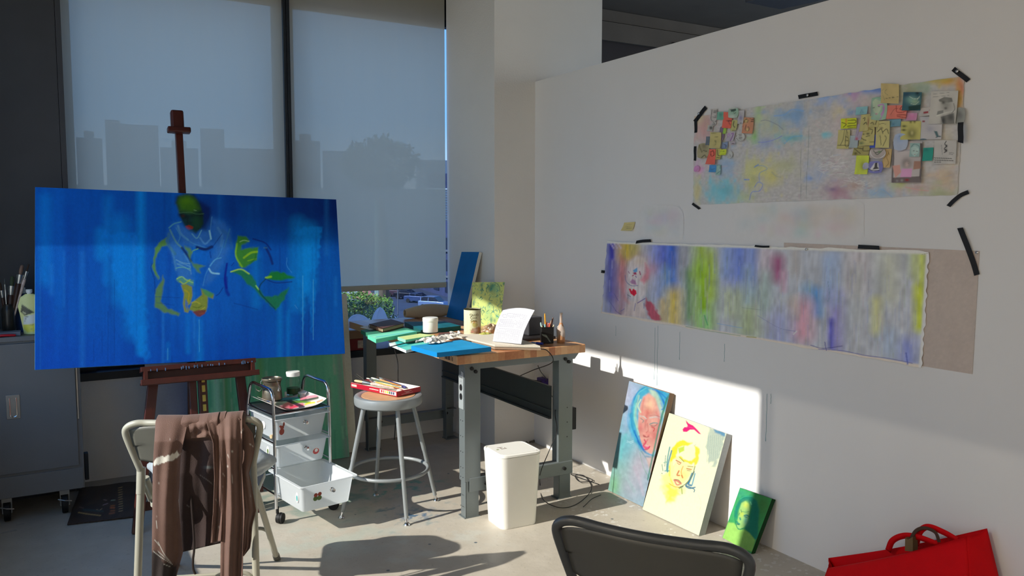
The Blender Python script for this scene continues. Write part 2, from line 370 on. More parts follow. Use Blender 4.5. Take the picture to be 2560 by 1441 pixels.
# far bay behind the partition
blind(3.42, 4.47, 2.0, 'dark blind in the next bay, left of the black post', y=5.14, m=m_dblind, hem=False, top=2.9)
blind(4.56, 6.6, 2.0, 'dark blind in the next bay, right of the black post', y=5.14, m=m_dblind, hem=False, top=2.9)
struct(MB().box(4.475, 4.555, 5.06, 5.14, 0, 2.93).build('trim_8', m_dark, smooth=0))
window(3, 3.40, 4.15, z0=.6, z1=2.70); struct(MB().box(4.15, 8.0, 5.22, 5.42, 0, CEIL).box(3.4, 4.15, 5.3, 5.42, 2.7, CEIL).build('wall_back_far', m_wall, smooth=0))
struct(MB().box(-.48, 2.97, -2.72, -2.6, 0, CEIL).build('wall_front', m_wall, smooth=0))
# unseen ceiling panel added behind the camera to fill the room's shadows
m_em, nt_, b_ = NT('fill_diffuser'); b_.inputs['Emission Color'].default_value = (1, .97, .92, 1); b_.inputs['Emission Strength'].default_value = .35
for i, (x, y) in enumerate(((1.0, -1.7),)):
    t = thing('ceiling_light', 'square ceiling panel added as fill light behind the camera', 'ceiling light', (x, y, CEIL-.06))
    MB().box(x-.62, x+.62, y-.62, y+.62, CEIL-.05, CEIL-.001).build('housing', m_wall, t, smooth=0); MB().box(x-.58, x+.58, y-.58, y+.58, CEIL-.056, CEIL-.0505).build('diffuser', m_em, t, smooth=0)
    la = bpy.data.lights.new('fill_lamp', 'AREA'); la.shape = 'SQUARE'; la.size = 1.1; la.energy = FILL_W; la.color = (1, .965, .91); lo = bpy.data.objects.new('fill_lamp', la); COL.objects.link(lo); lo.location = (x, y, CEIL-.06)
# suspended light in the far bay
L1, L2, L3 = pl(1862, 6, 2, 2.95), pl(1950, 24, 2, 2.95), pl(2090, -6, 2, 2.95)
t = thing('ceiling_light', 'grey hanging panel light seen above the partition', 'ceiling light', (L1+L3)/2)
m_lp = mat('light_housing', (74, 76, 84), .4)
L4 = L1+(L3-L2)
MB().prism([L1, L2, L3, L4], (0, 0, .07)).build('housing', m_lp, t, smooth=0, bevel=.004)
c = (L1+L3)/2; MB().tube([c+[0, 0, .07], c+[0, 0, CEIL-2.95]], .012, 8).build('hanger', m_dark, t)
# wall marks: paint runs down the partition
def run(px, y0, y1, col, w=.0022):
    a = pl(px, y0, 0, XP); b2 = pl(px, y1, 0, XP); n = 9
    pts = [np.array([XP-.0006, a[1]+.0012*math.sin(i*1.7), a[2]+(b2[2]-a[2])*i/n]) for i in range(n+1)]
    return MB().tube(pts, [w*.5]*n+[w*.9], 6, flat=.25)
mteal = mat('teal_paint_run', (96, 150, 158), .4)
mb = MB()
for a in [(1645, 815, 965), (1638, 820, 950), (1918, 985, 1105), (1928, 985, 1010), (1812, 860, 905), (1700, 830, 900), (1540, 815, 840)]:
    q = run(a[0], a[1], a[2], None, .002); mb.add(q.v, q.f)
tag(mb.build('paint_drips', mteal), 'thin teal paint runs dried down the partition below the lower painting', 'paint drips', kind='stuff')
# crumbled plaster at the pier foot
m_plast = mat('plaster_crumbs', (110, 104, 96), .9)
mb = MB(); rg = random.Random(4)
for i in range(46):
    x = 2.56+rg.random()**.7*.3; mb.ellipsoid((x, 4.548, .004+rg.random()*.008), (.004+.008*rg.random(), 0, 0), (0, .004, 0), (0, 0, .004+.004*rg.random()), 6, 4)
tag(mb.build('plaster_crumbs', m_plast), 'grey crumbled plaster along the foot of the pier', 'debris', kind='stuff')
# faint colour washes left on the partition between the two wall paintings
m_art = mat('artists_paint', (200, 200, 200), .55, var=.03, scale=60, bump=.12, bscale=120, attr=True)
m_gloss = mat('oil_paint', (200, 200, 200), .38, var=.03, scale=80, bump=.25, bscale=150, attr=True)
m_paper = mat('paper', (200, 200, 200), .8, var=.02, scale=30, attr=True)
IW = (.38, .375, .365)
P = quadP([pl(*q, 0, XP-.0012) for q in [(1590, 512), (2160, 500), (2160, 612), (1590, 640)]], 60, 240)
A = Art(P, (132, 136, 140), IW); A.c[:] = lin((232, 232, 233)); base = A.c.copy()
rg = random.Random(11)
for i in range(60):
    x = rg.choice([rg.uniform(1610, 1710), rg.uniform(1800, 2140), rg.uniform(1900, 2150)]); y = rg.uniform(520, 590)
    A.blob(x, y, rg.uniform(8, 28), rg.uniform(8, 22), rg.choice([(150, 132, 140), (126, 142, 146), (146, 144, 126), (134, 132, 150), (150, 138, 128)]), .35, n=.6, seed=i)
A.blob(2000, 585, 16, 22, (108, 142, 142), .5, n=.6); A.blob(2120, 545, 30, 30, (148, 140, 120), .5); A.blob(2045, 590, 8, 14, (154, 124, 140), .4)
keep = np.maximum(np.exp(-((A.X-1650)/50)**4-((A.Y-560)/40)**4), np.exp(-((A.X-2000)/150)**6-((A.Y-550)/45)**4))
idx = keep > .12; A.c = base*(1-keep[..., None])+A.c*keep[..., None]
mb = MB(); h, w = A.h, A.w; mb.grid(A.P); mb.f = [tuple(f[::-1]) for f in mb.f if all(idx.reshape(-1)[i] for i in f)]
mb.col = A.c.reshape(-1, 3)
tag(mb.build('colour_washes', m_paper), 'faint pastel colour washes brushed on the partition between the two paintings', 'paint marks')
# ================================================================ paintings
# ---- big blue canvas on the easel
m_canv = mat('canvas_paint', (200, 200, 200), .55, var=.04, scale=90, bump=.1, bscale=260, attr=True, spec=.2)
m_raw = mat('raw_stretcher_wood', (176, 150, 116), .7, var=.12, scale=14, stretch=(1, 1, 8))
CN = nrm((.036, -.9695, .245))                 # face normal of the leaning canvas
CP0 = np.array([.70, 4.288, .79])
CC = [plane(*q, CP0, CN) for q in [(88, 468), (840.5, 499), (862.5, 884.5), (87.5, 925)]]
P = quadP(CC, 290, 500)
IC = (.95, .93, .82)
A = Art(P, (0, 88, 176), IC)
y0, y1 = 470, 925
def vcol(x0, ya, yb, w, col, a, soft=1.2): A.stroke([(x0, ya), (x0, yb)], w, col, a, soft)
ns = A.nz(3, 70, 5); A.mix((ns-.45)*.7, (0, 66, 146)); ns = A.nz(2, 30, 8); A.mix((ns-.5)*.7, (0, 116, 205))
A.mix(np.clip((A.X-640)/260, 0, 1)*.85*np.clip((620-A.Y)/90, 0, 1), (0, 12, 84)); A.mix(.45*np.clip((A.X-480)/100, 0, 1)*np.clip((600-A.Y)/60, 0, 1), (0, 14, 90))
A.mix(np.clip((A.Y-780)/150, 0, 1)*.55, (0, 70, 178)); A.mix(np.clip((150-A.X)/90, 0, 1)*.35, (0, 70, 150))
rg = random.Random(3)
for (x, a, b, w, s) in [(352, 470, 880, 20, .75), (300, 560, 740, 46, .5), (270, 500, 700, 26, .35), (112, 500, 700, 30, .35), (330, 640, 830, 40, .4), (745, 560, 760, 36, .6), (775, 570, 720, 30, .55),
                        (500, 800, 900, 16, .45), (470, 790, 880, 12, .4), (700, 760, 900, 14, .4), (620, 520, 560, 30, .1), (640, 640, 760, 24, .35), (420, 860, 900, 10, .3), (250, 580, 640, 24, .5), (545, 560, 640, 18, .25), (720, 780, 905, 10, .35)]:
    vcol(x, a, b, w*.8, (0, 152, 232), s)
A.poly([(255, 585), (345, 585), (372, 900), (352, 890), (325, 820), (305, 760), (292, 700), (270, 640)], (0, 134, 222), .6, 7, wob=9)
A.poly([(738, 570), (805, 570), (790, 700), (781, 830), (772, 740), (764, 735), (757, 820), (752, 735), (742, 690)], (0, 142, 224), .75, 4, wob=5)
A.poly([(380, 640), (600, 620), (640, 700), (600, 800), (480, 850), (400, 800)], (10, 104, 200), .45, 30)
for i in range(60):
    x = rg.uniform(95, 850); a = rg.uniform(480, 780); vcol(x, a, a+rg.uniform(60, 300), rg.uniform(2, 12), rg.choice([(0, 56, 140), (0, 76, 170), (40, 140, 214), (0, 64, 160)]), rg.uniform(.12, .35))
for x, a, b in [(235, 850, 905), (270, 780, 910), (286, 700, 905), (255, 830, 890), (430, 890, 912), (762, 800, 880), (772, 780, 870), (700, 620, 700)]: vcol(x, a, b, 1.6, (0, 44, 120), .45, .6)
for x, a, b in [(757, 690, 890), (783, 700, 850), (498, 800, 880), (419, 872, 900)]: vcol(x, a, b, 1.6, (90, 190, 235), .5, .6)
T = lambda l: [(340+x/4.002, 460+y/4.002) for x, y in l]
# seated figure: dark hair and head
A.poly(T([(390, 200), (400, 130), (470, 95), (580, 100), (650, 180), (740, 240), (760, 400), (700, 490), (640, 440), (640, 300), (560, 120), (450, 110), (420, 200)]), (6, 30, 72), .8, 5)
A.blob(*T([(680, 250)])[0], 26, 40, (6, 26, 90), .6)
A.poly(T([(400, 190), (420, 125), (500, 105), (575, 118), (640, 200), (672, 300), (676, 400), (650, 450), (600, 500), (540, 480), (480, 420), (440, 330), (425, 270)]), (20, 52, 34), .95, 3)
A.poly(T([(420, 190), (440, 130), (530, 115), (590, 160), (630, 250), (560, 290), (440, 270)]), (70, 122, 10), .8, 8); A.blob(*T([(500, 170)])[0], 16, 10, (96, 146, 16), .5)
A.stroke(T([(440, 310), (500, 330)]), 9, (16, 26, 22), .7, 1); A.stroke(T([(560, 320), (650, 310)]), 10, (14, 26, 34), .7, 1)
A.blob(*T([(470, 320)])[0], 4, 3, (90, 40, 20), .5); A.stroke(T([(520, 330), (515, 385), (555, 390)]), 4, (20, 34, 30), .6, 1)
A.curve(T([(430, 290), (540, 285), (600, 300), (680, 300)]), 1.4, (90, 140, 90), .6); A.stroke(T([(580, 262), (605, 268)]), 1.5, (150, 190, 120), .7)
A.poly(T([(492, 425), (530, 412), (572, 430), (568, 450), (530, 460), (505, 448)]), (158, 40, 22), 1, 1.2)
A.blob(*T([(600, 380)])[0], 12, 20, (36, 84, 34), .5)
# collar and shirt
A.poly(T([(350, 400), (440, 380), (500, 450), (600, 500), (700, 450), (760, 330), (870, 370), (940, 440), (950, 620), (900, 800), (840, 900), (730, 1000), (660, 1030), (720, 880), (760, 640), (560, 620), (460, 640), (540, 850), (560, 960), (430, 960), (380, 760), (310, 600), (310, 500)]), (40, 112, 190), .6, 8)
A.poly(T([(330, 500), (400, 560), (470, 660), (540, 800), (560, 950), (440, 950), (380, 780), (330, 620)]), (60, 128, 190), .5, 7, wob=4); A.poly(T([(760, 350), (880, 400), (930, 480), (920, 640), (840, 820), (740, 980), (690, 1000), (740, 860), (800, 680), (780, 520)]), (54, 116, 184), .55, 7, wob=4)
A.poly(T([(400, 400), (480, 430), (600, 510), (720, 460), (750, 600), (620, 630), (470, 600)]), (64, 130, 196), .5, 6, wob=4); A.poly(T([(560, 690), (640, 660), (740, 680), (740, 760), (690, 820), (600, 780)]), (10, 112, 206), .5, 5)
for l, w, c, a in [([(420, 420), (450, 500), (520, 560)], 5, (110, 180, 196), .4), ([(640, 540), (690, 600), (740, 560)], 4, (110, 180, 220), .5), ([(820, 440), (860, 520), (850, 620)], 6, (90, 156, 200), .4), ([(350, 640), (380, 740), (400, 860)], 5, (90, 160, 190), .4), ([(480, 700), (530, 790), (550, 900)], 4, (96, 164, 200), .4), ([(330, 440), (380, 400), (450, 380)], 3, (90, 170, 170), .7), ([(340, 460), (400, 580), (460, 640)], 4, (110, 170, 140), .6), ([(400, 440), (440, 520), (420, 590)], 2, (80, 160, 190), .6),
                   ([(500, 540), (560, 590), (700, 640), (760, 630)], 2, (90, 170, 200), .5), ([(560, 500), (610, 545), (655, 465)], 2.4, (110, 180, 190), .8), ([(735, 470), (750, 550)], 4, (150, 215, 225), .9), ([(760, 330), (750, 400), (745, 470)], 2, (80, 150, 190), .6),
                   ([(460, 640), (520, 720), (550, 770)], 6, (10, 30, 80), .8), ([(610, 635), (690, 655), (760, 630)], 7, (8, 30, 84), .9), ([(560, 690), (570, 670), (620, 650)], 2.4, (110, 180, 110), .8), ([(760, 640), (860, 500)], 2, (14, 40, 120), .6), ([(740, 680), (750, 740)], 2.5, (10, 50, 130), .7),
                   ([(880, 560), (840, 700), (760, 800), (700, 900), (670, 1020)], 2, (70, 150, 200), .6), ([(940, 450), (900, 580), (880, 640)], 3, (60, 140, 170), .5), ([(870, 470), (930, 520), (960, 640)], 8, (50, 110, 150), .35), ([(730, 850), (760, 890), (830, 900)], 4, (140, 205, 230), .9), ([(740, 820), (790, 760), (850, 740)], 3, (90, 170, 215), .7),
                   ([(400, 760), (470, 790), (540, 800)], 1.6, (120, 180, 200), .8), ([(410, 800), (480, 830), (545, 870)], 1.6, (120, 185, 190), .8), ([(400, 845), (450, 835), (540, 850)], 1.8, (110, 190, 160), .8), ([(430, 790), (500, 810), (550, 835)], 1.4, (110, 180, 210), .7), ([(330, 500), (320, 600), (390, 700)], 7, (70, 130, 130), .5)]:
    A.curve(T(l), w, c, a)
# green outlines of sleeves, chair and legs
for p, c, a in [([(300, 545), (230, 580), (195, 640), (175, 740), (165, 830), (185, 900), (225, 960), (232, 950), (205, 870), (190, 780), (215, 700), (260, 630), (318, 620)], (98, 150, 40), .9),
                ([(275, 910), (245, 990), (200, 1050), (190, 1240), (300, 1290), (420, 1320), (440, 1290), (330, 1250), (245, 1180), (262, 1090), (278, 980)], (100, 140, 40), .85),
                ([(485, 620), (545, 640), (560, 700), (545, 760), (580, 800), (690, 820), (630, 850), (640, 890), (600, 870), (545, 760), (520, 700)], (90, 140, 70), .9),
                ([(1020, 510), (1100, 530), (1140, 570), (1060, 620), (1050, 660), (1150, 640), (1220, 630), (1210, 760), (1140, 810), (1080, 845), (1040, 820), (1000, 760), (985, 660)], (60, 134, 30), .95),
                ([(950, 878), (1050, 850), (1140, 900), (1190, 960), (1220, 1040), (1290, 1130), (1400, 1120), (1530, 1040), (1480, 1160), (1400, 1260), (1330, 1210), (1250, 1130), (1180, 1050), (1110, 1000), (1060, 930)], (30, 122, 60), .9),
                ([(1370, 870), (1470, 890), (1590, 935), (1480, 965), (1400, 965), (1290, 945)], (24, 126, 40), .95)]:
    A.poly(T(p), c, a, 2.5, wob=2)
for l, w, c, a in [([(1010, 600), (1000, 720), (1060, 830)], 4, (130, 190, 40), .8), ([(1040, 580), (1080, 565), (1130, 575)], 2.4, (150, 200, 120), .8), ([(1080, 740), (1150, 690), (1210, 680)], 5, (140, 190, 30), .8), ([(1120, 770), (1200, 750)], 3, (120, 180, 30), .7), ([(1200, 700), (1190, 750), (1140, 800)], 4, (30, 110, 40), .6), ([(950, 880), (1050, 855), (1130, 900)], 3.4, (170, 220, 60), .8), ([(1230, 1060), (1200, 1020)], 3, (160, 230, 100), .8),
                   ([(1300, 940), (1350, 930)], 5, (150, 210, 40), .8), ([(1170, 550), (1290, 590), (1350, 660)], 3.4, (10, 40, 120), .85), ([(1300, 640), (1340, 720), (1365, 800)], 6, (8, 36, 110), .85), ([(1290, 950), (1400, 990), (1560, 980)], 2.6, (8, 46, 120), .8), ([(1300, 950), (1240, 1020), (1250, 1100), (1390, 1250)], 3, (6, 60, 80), .8),
                   ([(1280, 640), (1310, 640)], 3, (60, 120, 150), .7), ([(910, 800), (890, 950), (905, 1040)], 5, (8, 30, 140), .9), ([(900, 940), (905, 1060), (925, 1110)], 8, (8, 30, 140), .75), ([(870, 1040), (830, 1100), (800, 1120)], 2, (6, 46, 130), .8), ([(980, 790), (955, 820)], 2, (8, 40, 130), .7), ([(980, 1195), (1080, 1220), (1220, 1260)], 1.8, (0, 46, 130), .6), ([(190, 1130), (440, 1140)], 1.5, (0, 50, 130), .5), ([(160, 800), (150, 850), (185, 960), (190, 1100)], 2, (0, 44, 110), .6), ([(210, 1190), (380, 1215)], 1.5, (0, 50, 120), .5),
                   ([(1510, 740), (1510, 820), (1560, 890)], 1.4, (70, 160, 220), .6), ([(1590, 1215), (1615, 1250)], 1.2, (90, 170, 220), .6)]:
    A.curve(T(l), w, c, a)
# cuffs and hands
A.poly(T([(400, 960), (430, 920), (500, 950), (575, 965), (575, 1020), (500, 1000), (430, 990)]), (90, 160, 120), .8, 2); A.curve(T([(410, 950), (460, 930), (500, 960), (570, 990)]), 2.6, (150, 205, 120), .9); A.curve(T([(440, 975), (480, 1000), (540, 960)]), 3, (170, 200, 40), .8)
A.poly(T([(450, 1010), (500, 1000), (560, 1030), (565, 1120), (545, 1200), (515, 1220), (530, 1270), (520, 1290), (485, 1280), (470, 1200), (480, 1100)]), (142, 150, 34), .95, 2)
A.poly(T([(495, 1150), (520, 1190), (510, 1270), (490, 1220)]), (0, 100, 200), .7, 1.5)
A.poly(T([(650, 1050), (780, 1110), (770, 1150), (720, 1130), (715, 1230), (700, 1280), (620, 1300), (560, 1270), (530, 1260), (560, 1190), (660, 1110)]), (134, 148, 34), .95, 2); A.poly(T([(650, 1045), (700, 1060), (780, 1100), (740, 1140), (690, 1110)]), (70, 146, 90), .9, 2)
for l, w, c in [([(560, 1190), (600, 1180), (640, 1200)], 3, (180, 176, 60)), ([(570, 1230), (620, 1240), (660, 1220)], 2, (90, 110, 30)), ([(600, 1280), (650, 1260), (690, 1235)], 2, (190, 180, 60)), ([(485, 1060), (530, 1100), (520, 1180)], 3, (180, 160, 30))]: A.curve(T(l), w, c, .8)
A.poly(T([(565, 1280), (630, 1262), (700, 1262), (690, 1300), (640, 1330), (610, 1325)]), (120, 60, 56), .95, 1.6); A.stroke(T([(640, 1300), (680, 1295)]), 3, (150, 80, 50), .8)
A.jit(.05, 60, 200, 44)
t = thing('painted_canvas', 'large blue canvas with a green-faced crouching figure, standing on the easel', 'painting', (CC[2]+CC[3])/2)
art_object('canvas_face', A, .022, m_canv, t, side=(70, 150, 210))
cb = MB(); cw = CC[1]-CC[0]; ex = nrm(cw); ez = nrm(CC[0]-CC[3]); W_ = np.linalg.norm(cw); H_ = np.linalg.norm(CC[0]-CC[3]); bn = -CN
o = (CC[0]+CC[2])/2+bn*.033
for sx, sz, hx, hz in [(0, 1, W_/2-.004, .022), (0, -1, W_/2-.004, .022), (1, 0, .022, H_/2-.06), (-1, 0, .022, H_/2-.06)]:
    cb.obox(o+ex*sx*(W_/2-.03)+ez*sz*(H_/2-.04), ex*hx, bn*.010, ez*hz)
cb.build('stretcher_bar', m_raw, t, smooth=0)

# ---- canvases leaning on the partition
def leaning(name, label, q, xt, base, ill, paint, th, hw, side, part=True, m=None):
    """q: photo corners tl,tr on plane x=xt, bl,br on the floor"""
    tl = pl(*q[0], 0, xt); tr = pl(*q[1], 0, xt)
    br = pl(*q[2], 2, .004); bl = pl(*q[3], 2, .004)
    Pg = quadP((tl, tr, br, bl), *hw); a = Art(Pg, base, ill); paint(a)
    t = thing(name, label, 'painting', (bl+br)/2)
    art_object('canvas_face', a, th*.88, m or m_canv, t, side=side)
    n = nrm(np.cross(tr-tl, bl-tl)); eu = nrm(tr-tl); ev = nrm(bl-tl); mb = MB()
    W = np.linalg.norm(tr-tl); H = np.linalg.norm(bl-tl); o = (tl+tr+br+bl)/4+n*th*.94; k = .018; d = n*th*.055
    for a0, b0, ha, hb in [(0, 1, W/2-.012, k), (0, -1, W/2-.012, k), (1, 0, k, H/2-.045), (-1, 0, k, H/2-.045)]:
        mb.obox(o+eu*a0*(W/2-k-.004)+ev*b0*(H/2-k-.006), eu*ha, d, ev*hb)
    mb.build('stretcher_bar', m_raw, t, smooth=0); return t
IS = (1.7, 1.66, 1.55)     # sunlit
def paint1(a):
    T = lambda l: [(1540+x/4.367, 940+y/4.367) for x, y in l]
    n = a.nz(6, 3, 3)
    a.mix(np.clip((a.X-1530)/60, 0, 1)*0+.6*n, (150, 180, 190))
    a.blob(1552, 1190, 40, 60, (128, 196, 168), .8); a.blob(1580, 1215, 46, 50, (176, 176, 190), .8); a.blob(1600, 1150, 36, 46, (180, 176, 184), .7)
    a.blob(1568, 990, 22, 40, (196, 198, 214), .9); a.blob(1560, 1110, 30, 46, (110, 186, 196), .8); a.blob(1535, 1215, 14, 30, (120, 190, 110), .6)
    a.poly(T([(150, 60), (300, 110), (240, 200), (170, 400), (120, 640), (60, 620), (110, 300)]), (168, 186, 220), .5, 8)
    a.poly(T([(330, 110), (590, 180), (560, 300), (520, 400), (480, 380), (420, 240), (360, 180), (290, 240), (240, 400), (230, 600), (300, 800), (280, 830), (200, 720), (140, 560), (150, 420), (200, 250), (280, 130)]), (60, 170, 200), .9, 4, wob=3)
    a.poly(T([(360, 150), (430, 150), (500, 300), (540, 420), (520, 460), (440, 300), (380, 200)]), (196, 214, 180), .8, 3)
    a.poly(T([(300, 230), (360, 190), (430, 250), (480, 400), (490, 520), (470, 680), (440, 800), (380, 860), (310, 800), (260, 700), (240, 560), (250, 400), (270, 300)]), (226, 164, 144), .95, 2.5)
    a.blob(*T([(370, 320)])[0], 11, 16, (246, 200, 160), .8); a.blob(*T([(350, 400)])[0], 14, 10, (214, 110, 98), .6); a.blob(*T([(270, 570)])[0], 7, 14, (210, 110, 110), .7)
    a.blob(*T([(420, 650)])[0], 12, 20, (208, 118, 112), .8); a.blob(*T([(330, 480)])[0], 4, 26, (196, 90, 90), .6, ang=8); a.blob(*T([(345, 640)])[0], 8, 7, (226, 130, 120), .6)
    for l, w, c in [([(270, 465), (300, 490), (290, 510)], 2, (120, 130, 130)), ([(255, 440), (300, 445), (330, 470)], 2.5, (196, 200, 190)), ([(370, 460), (440, 450), (490, 470)], 3, (200, 196, 190)), ([(370, 530), (410, 515), (460, 520)], 2.4, (80, 140, 140)), ([(380, 545), (420, 550), (450, 530)], 2, (150, 90, 90)), ([(390, 560), (420, 575), (410, 605)], 2.4, (200, 60, 70)),
                    ([(300, 660), (330, 670), (360, 665)], 2, (150, 60, 70)), ([(310, 700), (325, 730), (300, 760)], 3.4, (206, 50, 90)), ([(300, 770), (330, 790), (360, 780)], 5, (226, 60, 120)), ([(310, 805), (350, 800), (370, 770)], 2.4, (190, 40, 80)), ([(330, 760), (350, 770)], 2.5, (246, 170, 190)),
                    ([(250, 660), (280, 760), (310, 830), (420, 880)], 3, (70, 150, 190)), ([(200, 600), (240, 720), (300, 810)], 4, (40, 110, 190)), ([(170, 420), (160, 560), (230, 700)], 3, (90, 190, 220)), ([(200, 260), (250, 170), (340, 120)], 4, (40, 150, 200)), ([(420, 140), (500, 200), (560, 260)], 4, (40, 130, 200)), ([(510, 260), (530, 340), (500, 370)], 3.4, (50, 120, 210)),
                    ([(270, 400), (240, 330), (270, 260)], 3, (200, 226, 190)), ([(220, 300), (200, 460), (250, 640)], 3, (150, 220, 200)), ([(280, 830), (360, 960), (380, 1090)], 3, (120, 150, 150)), ([(260, 840), (300, 1000), (370, 1130)], 2, (120, 170, 150)), ([(320, 880), (400, 890), (440, 850)], 3.6, (120, 150, 170)), ([(120, 710), (150, 720), (190, 710)], 1.3, (190, 230, 235)), ([(120, 725), (160, 735), (190, 725)], 1.2, (190, 230, 235))]:
        a.curve(T(l), w, c, .85)
    for l, w, c in [([(300, 140), (200, 240), (165, 420), (190, 600), (280, 780)], 5, (30, 140, 196)), ([(330, 130), (240, 200), (200, 330), (200, 480)], 3, (120, 214, 206)), ([(250, 220), (215, 420), (235, 560)], 4, (196, 220, 180)), ([(150, 330), (130, 500), (180, 660)], 4, (90, 170, 214)), ([(400, 150), (470, 190), (530, 300)], 3.4, (24, 104, 190)), ([(430, 130), (520, 190), (575, 230)], 4, (40, 150, 200)), ([(490, 300), (520, 360), (540, 300)], 3, (70, 140, 220)), ([(215, 650), (260, 740), (320, 830)], 3, (24, 84, 176)), ([(110, 640), (70, 760), (50, 900)], 6, (110, 196, 196)),
                    ([(310, 240), (290, 330), (285, 430)], 4, (222, 130, 120)), ([(440, 400), (470, 480), (450, 600)], 5, (206, 110, 110)), ([(330, 620), (350, 600), (345, 520)], 2, (190, 84, 84)), ([(300, 650), (318, 662)], 3, (170, 50, 60)), ([(350, 655), (362, 648)], 2.4, (170, 60, 70)), ([(360, 440), (420, 430), (480, 450)], 1.6, (150, 110, 110)), ([(300, 740), (330, 720), (345, 700)], 3, (214, 60, 90)), ([(60, 1040), (120, 1120), (200, 1260)], 8, (160, 190, 190)), ([(200, 1000), (260, 1150), (300, 1300)], 7, (190, 182, 196))]: a.curve(T(l), w, c, .6, .9)
    a.poly(T([(330, 900), (430, 880), (400, 1080), (370, 1050)]), (214, 178, 164), .8, 3); a.blob(*T([(250, 1000)])[0], 18, 30, (190, 178, 190), .6)
    a.poly(T([(590, 180), (530, 380), (480, 560), (350, 1150), (340, 1130), (455, 580), (500, 400), (545, 250)]), (50, 130, 110), .9, 1.5)
    a.jit(.1, 40, 16, 5)
leaning('portrait_painting', 'tall portrait canvas with pink face and blue hair leaning on the partition, nearest the bench', [(1573, 953), (1674, 984), (1607, 1268), (1520, 1226)], XP-.045, (140, 184, 200), IS, paint1, .04, (190, 90), (150, 120, 90))
def paint2(a):
    T = lambda l: [(1600+x/4.367, 1020+y/4.367) for x, y in l]
    a.poly(T([(230, 750), (330, 680), (420, 870), (500, 900), (420, 940), (400, 1000), (290, 1060), (280, 980), (240, 900)]), (238, 250, 110), .65, 5, wob=5); a.poly(T([(300, 830), (400, 880), (420, 960), (320, 1010), (290, 1050)]), (226, 240, 50), .7, 4, wob=5)
    a.poly(T([(460, 350), (570, 390), (520, 420), (460, 410), (420, 440), (400, 520), (370, 700), (360, 830), (390, 870), (350, 830), (310, 700), (325, 560), (350, 440), (400, 380)]), (246, 226, 30), .95, 2, wob=2)
    a.poly(T([(590, 410), (650, 450), (640, 560), (600, 650), (590, 600), (560, 620), (470, 590), (420, 540), (440, 530), (530, 580), (570, 560), (600, 480)]), (244, 224, 50), .95, 2, wob=1.5)
    a.poly(T([(330, 760), (330, 600), (400, 530), (480, 590), (590, 640), (560, 720), (480, 820), (430, 870), (380, 860)]), (250, 240, 170), .9, 2); a.blob(*T([(480, 740)])[0], 14, 18, (248, 220, 120), .6)
    a.poly(T([(360, 640), (420, 560), (360, 560)]), (248, 240, 200), .7, 1)
    a.poly(T([(420, 440), (480, 410), (490, 470), (430, 500)]), (196, 220, 40), .9, 1.5, wob=2); a.poly(T([(520, 430), (590, 430), (605, 540), (560, 580), (470, 560), (450, 500)]), (238, 238, 196), .95, 2)
    for l, w, c in [([(325, 430), (300, 560), (290, 680)], 3, (70, 150, 150)), ([(345, 470), (310, 600), (300, 700)], 3.6, (60, 140, 160)), ([(280, 520), (270, 640)], 1.5, (60, 120, 120)), ([(240, 620), (250, 690)], 1.6, (60, 130, 120)), ([(235, 715), (245, 720)], 1.4, (70, 120, 110)), ([(270, 690), (320, 690)], 2.4, (60, 150, 150)), ([(260, 600), (300, 590)], 2, (120, 180, 160)),
                    ([(590, 700), (540, 800), (500, 850), (540, 880), (600, 870)], 3.4, (20, 110, 150)), ([(570, 720), (530, 830), (560, 850)], 5, (30, 120, 160)), ([(600, 720), (570, 840)], 3, (60, 150, 180)), ([(500, 850), (590, 890), (590, 920)], 2.4, (40, 110, 140)), ([(470, 860), (430, 880)], 2.4, (60, 90, 80)), ([(455, 880), (460, 940)], 2, (120, 140, 60)), ([(600, 640), (570, 740), (500, 830), (420, 875)], 2, (120, 130, 40)),
                    ([(395, 575), (440, 600)], 3, (190, 110, 70)), ([(405, 600), (430, 620), (450, 600)], 1.8, (200, 120, 90)), ([(510, 665), (560, 675)], 2.6, (190, 120, 60)), ([(515, 685), (550, 690)], 2, (170, 150, 110)), ([(520, 640), (580, 645)], 1.5, (140, 130, 50)), ([(470, 640), (450, 700), (465, 760)], 2.2, (226, 170, 70)), ([(425, 690), (405, 735), (430, 740)], 3.4, (206, 110, 60)), ([(455, 740), (465, 765)], 3, (206, 120, 60)),
                    ([(375, 790), (410, 800), (445, 830)], 4.5, (206, 110, 96)), ([(375, 790), (400, 840), (430, 840)], 3.4, (214, 130, 110)), ([(380, 785), (420, 790), (448, 820)], 1.4, (110, 60, 50)), ([(320, 830), (370, 860), (430, 870)], 2, (226, 170, 60)), ([(430, 540), (480, 590)], 1.6, (120, 130, 50)), ([(640, 950), (665, 1040), (655, 1120)], .8, (210, 212, 180)), ([(590, 420), (610, 400)], 1.2, (190, 190, 170))]:
        a.curve(T(l), w, c, .9)
    a.poly(T([(760, 215), (930, 260), (910, 380), (870, 500), (830, 640), (780, 650), (800, 590), (740, 600), (740, 500), (715, 440), (740, 330)]), (186, 200, 180), .9, 2, wob=3); a.poly(T([(800, 225), (935, 265), (925, 310), (870, 300), (820, 270)]), (70, 140, 180), .85, 2.5, wob=3)
    for x in range(750, 920, 22): a.stroke(T([(x, 300), (x-20, 560+x % 60)]), 1.4, (150, 176, 166), .6)
    a.poly(T([(500, 135), (530, 170), (580, 195), (625, 240), (668, 290), (640, 285), (590, 240), (545, 240), (510, 265), (470, 262), (465, 235), (485, 212), (515, 212), (520, 195), (505, 165)]), (226, 36, 120), 1, .8)
    a.stroke(T([(510, 205), (580, 225)]), 1.5, (246, 90, 150), .7)
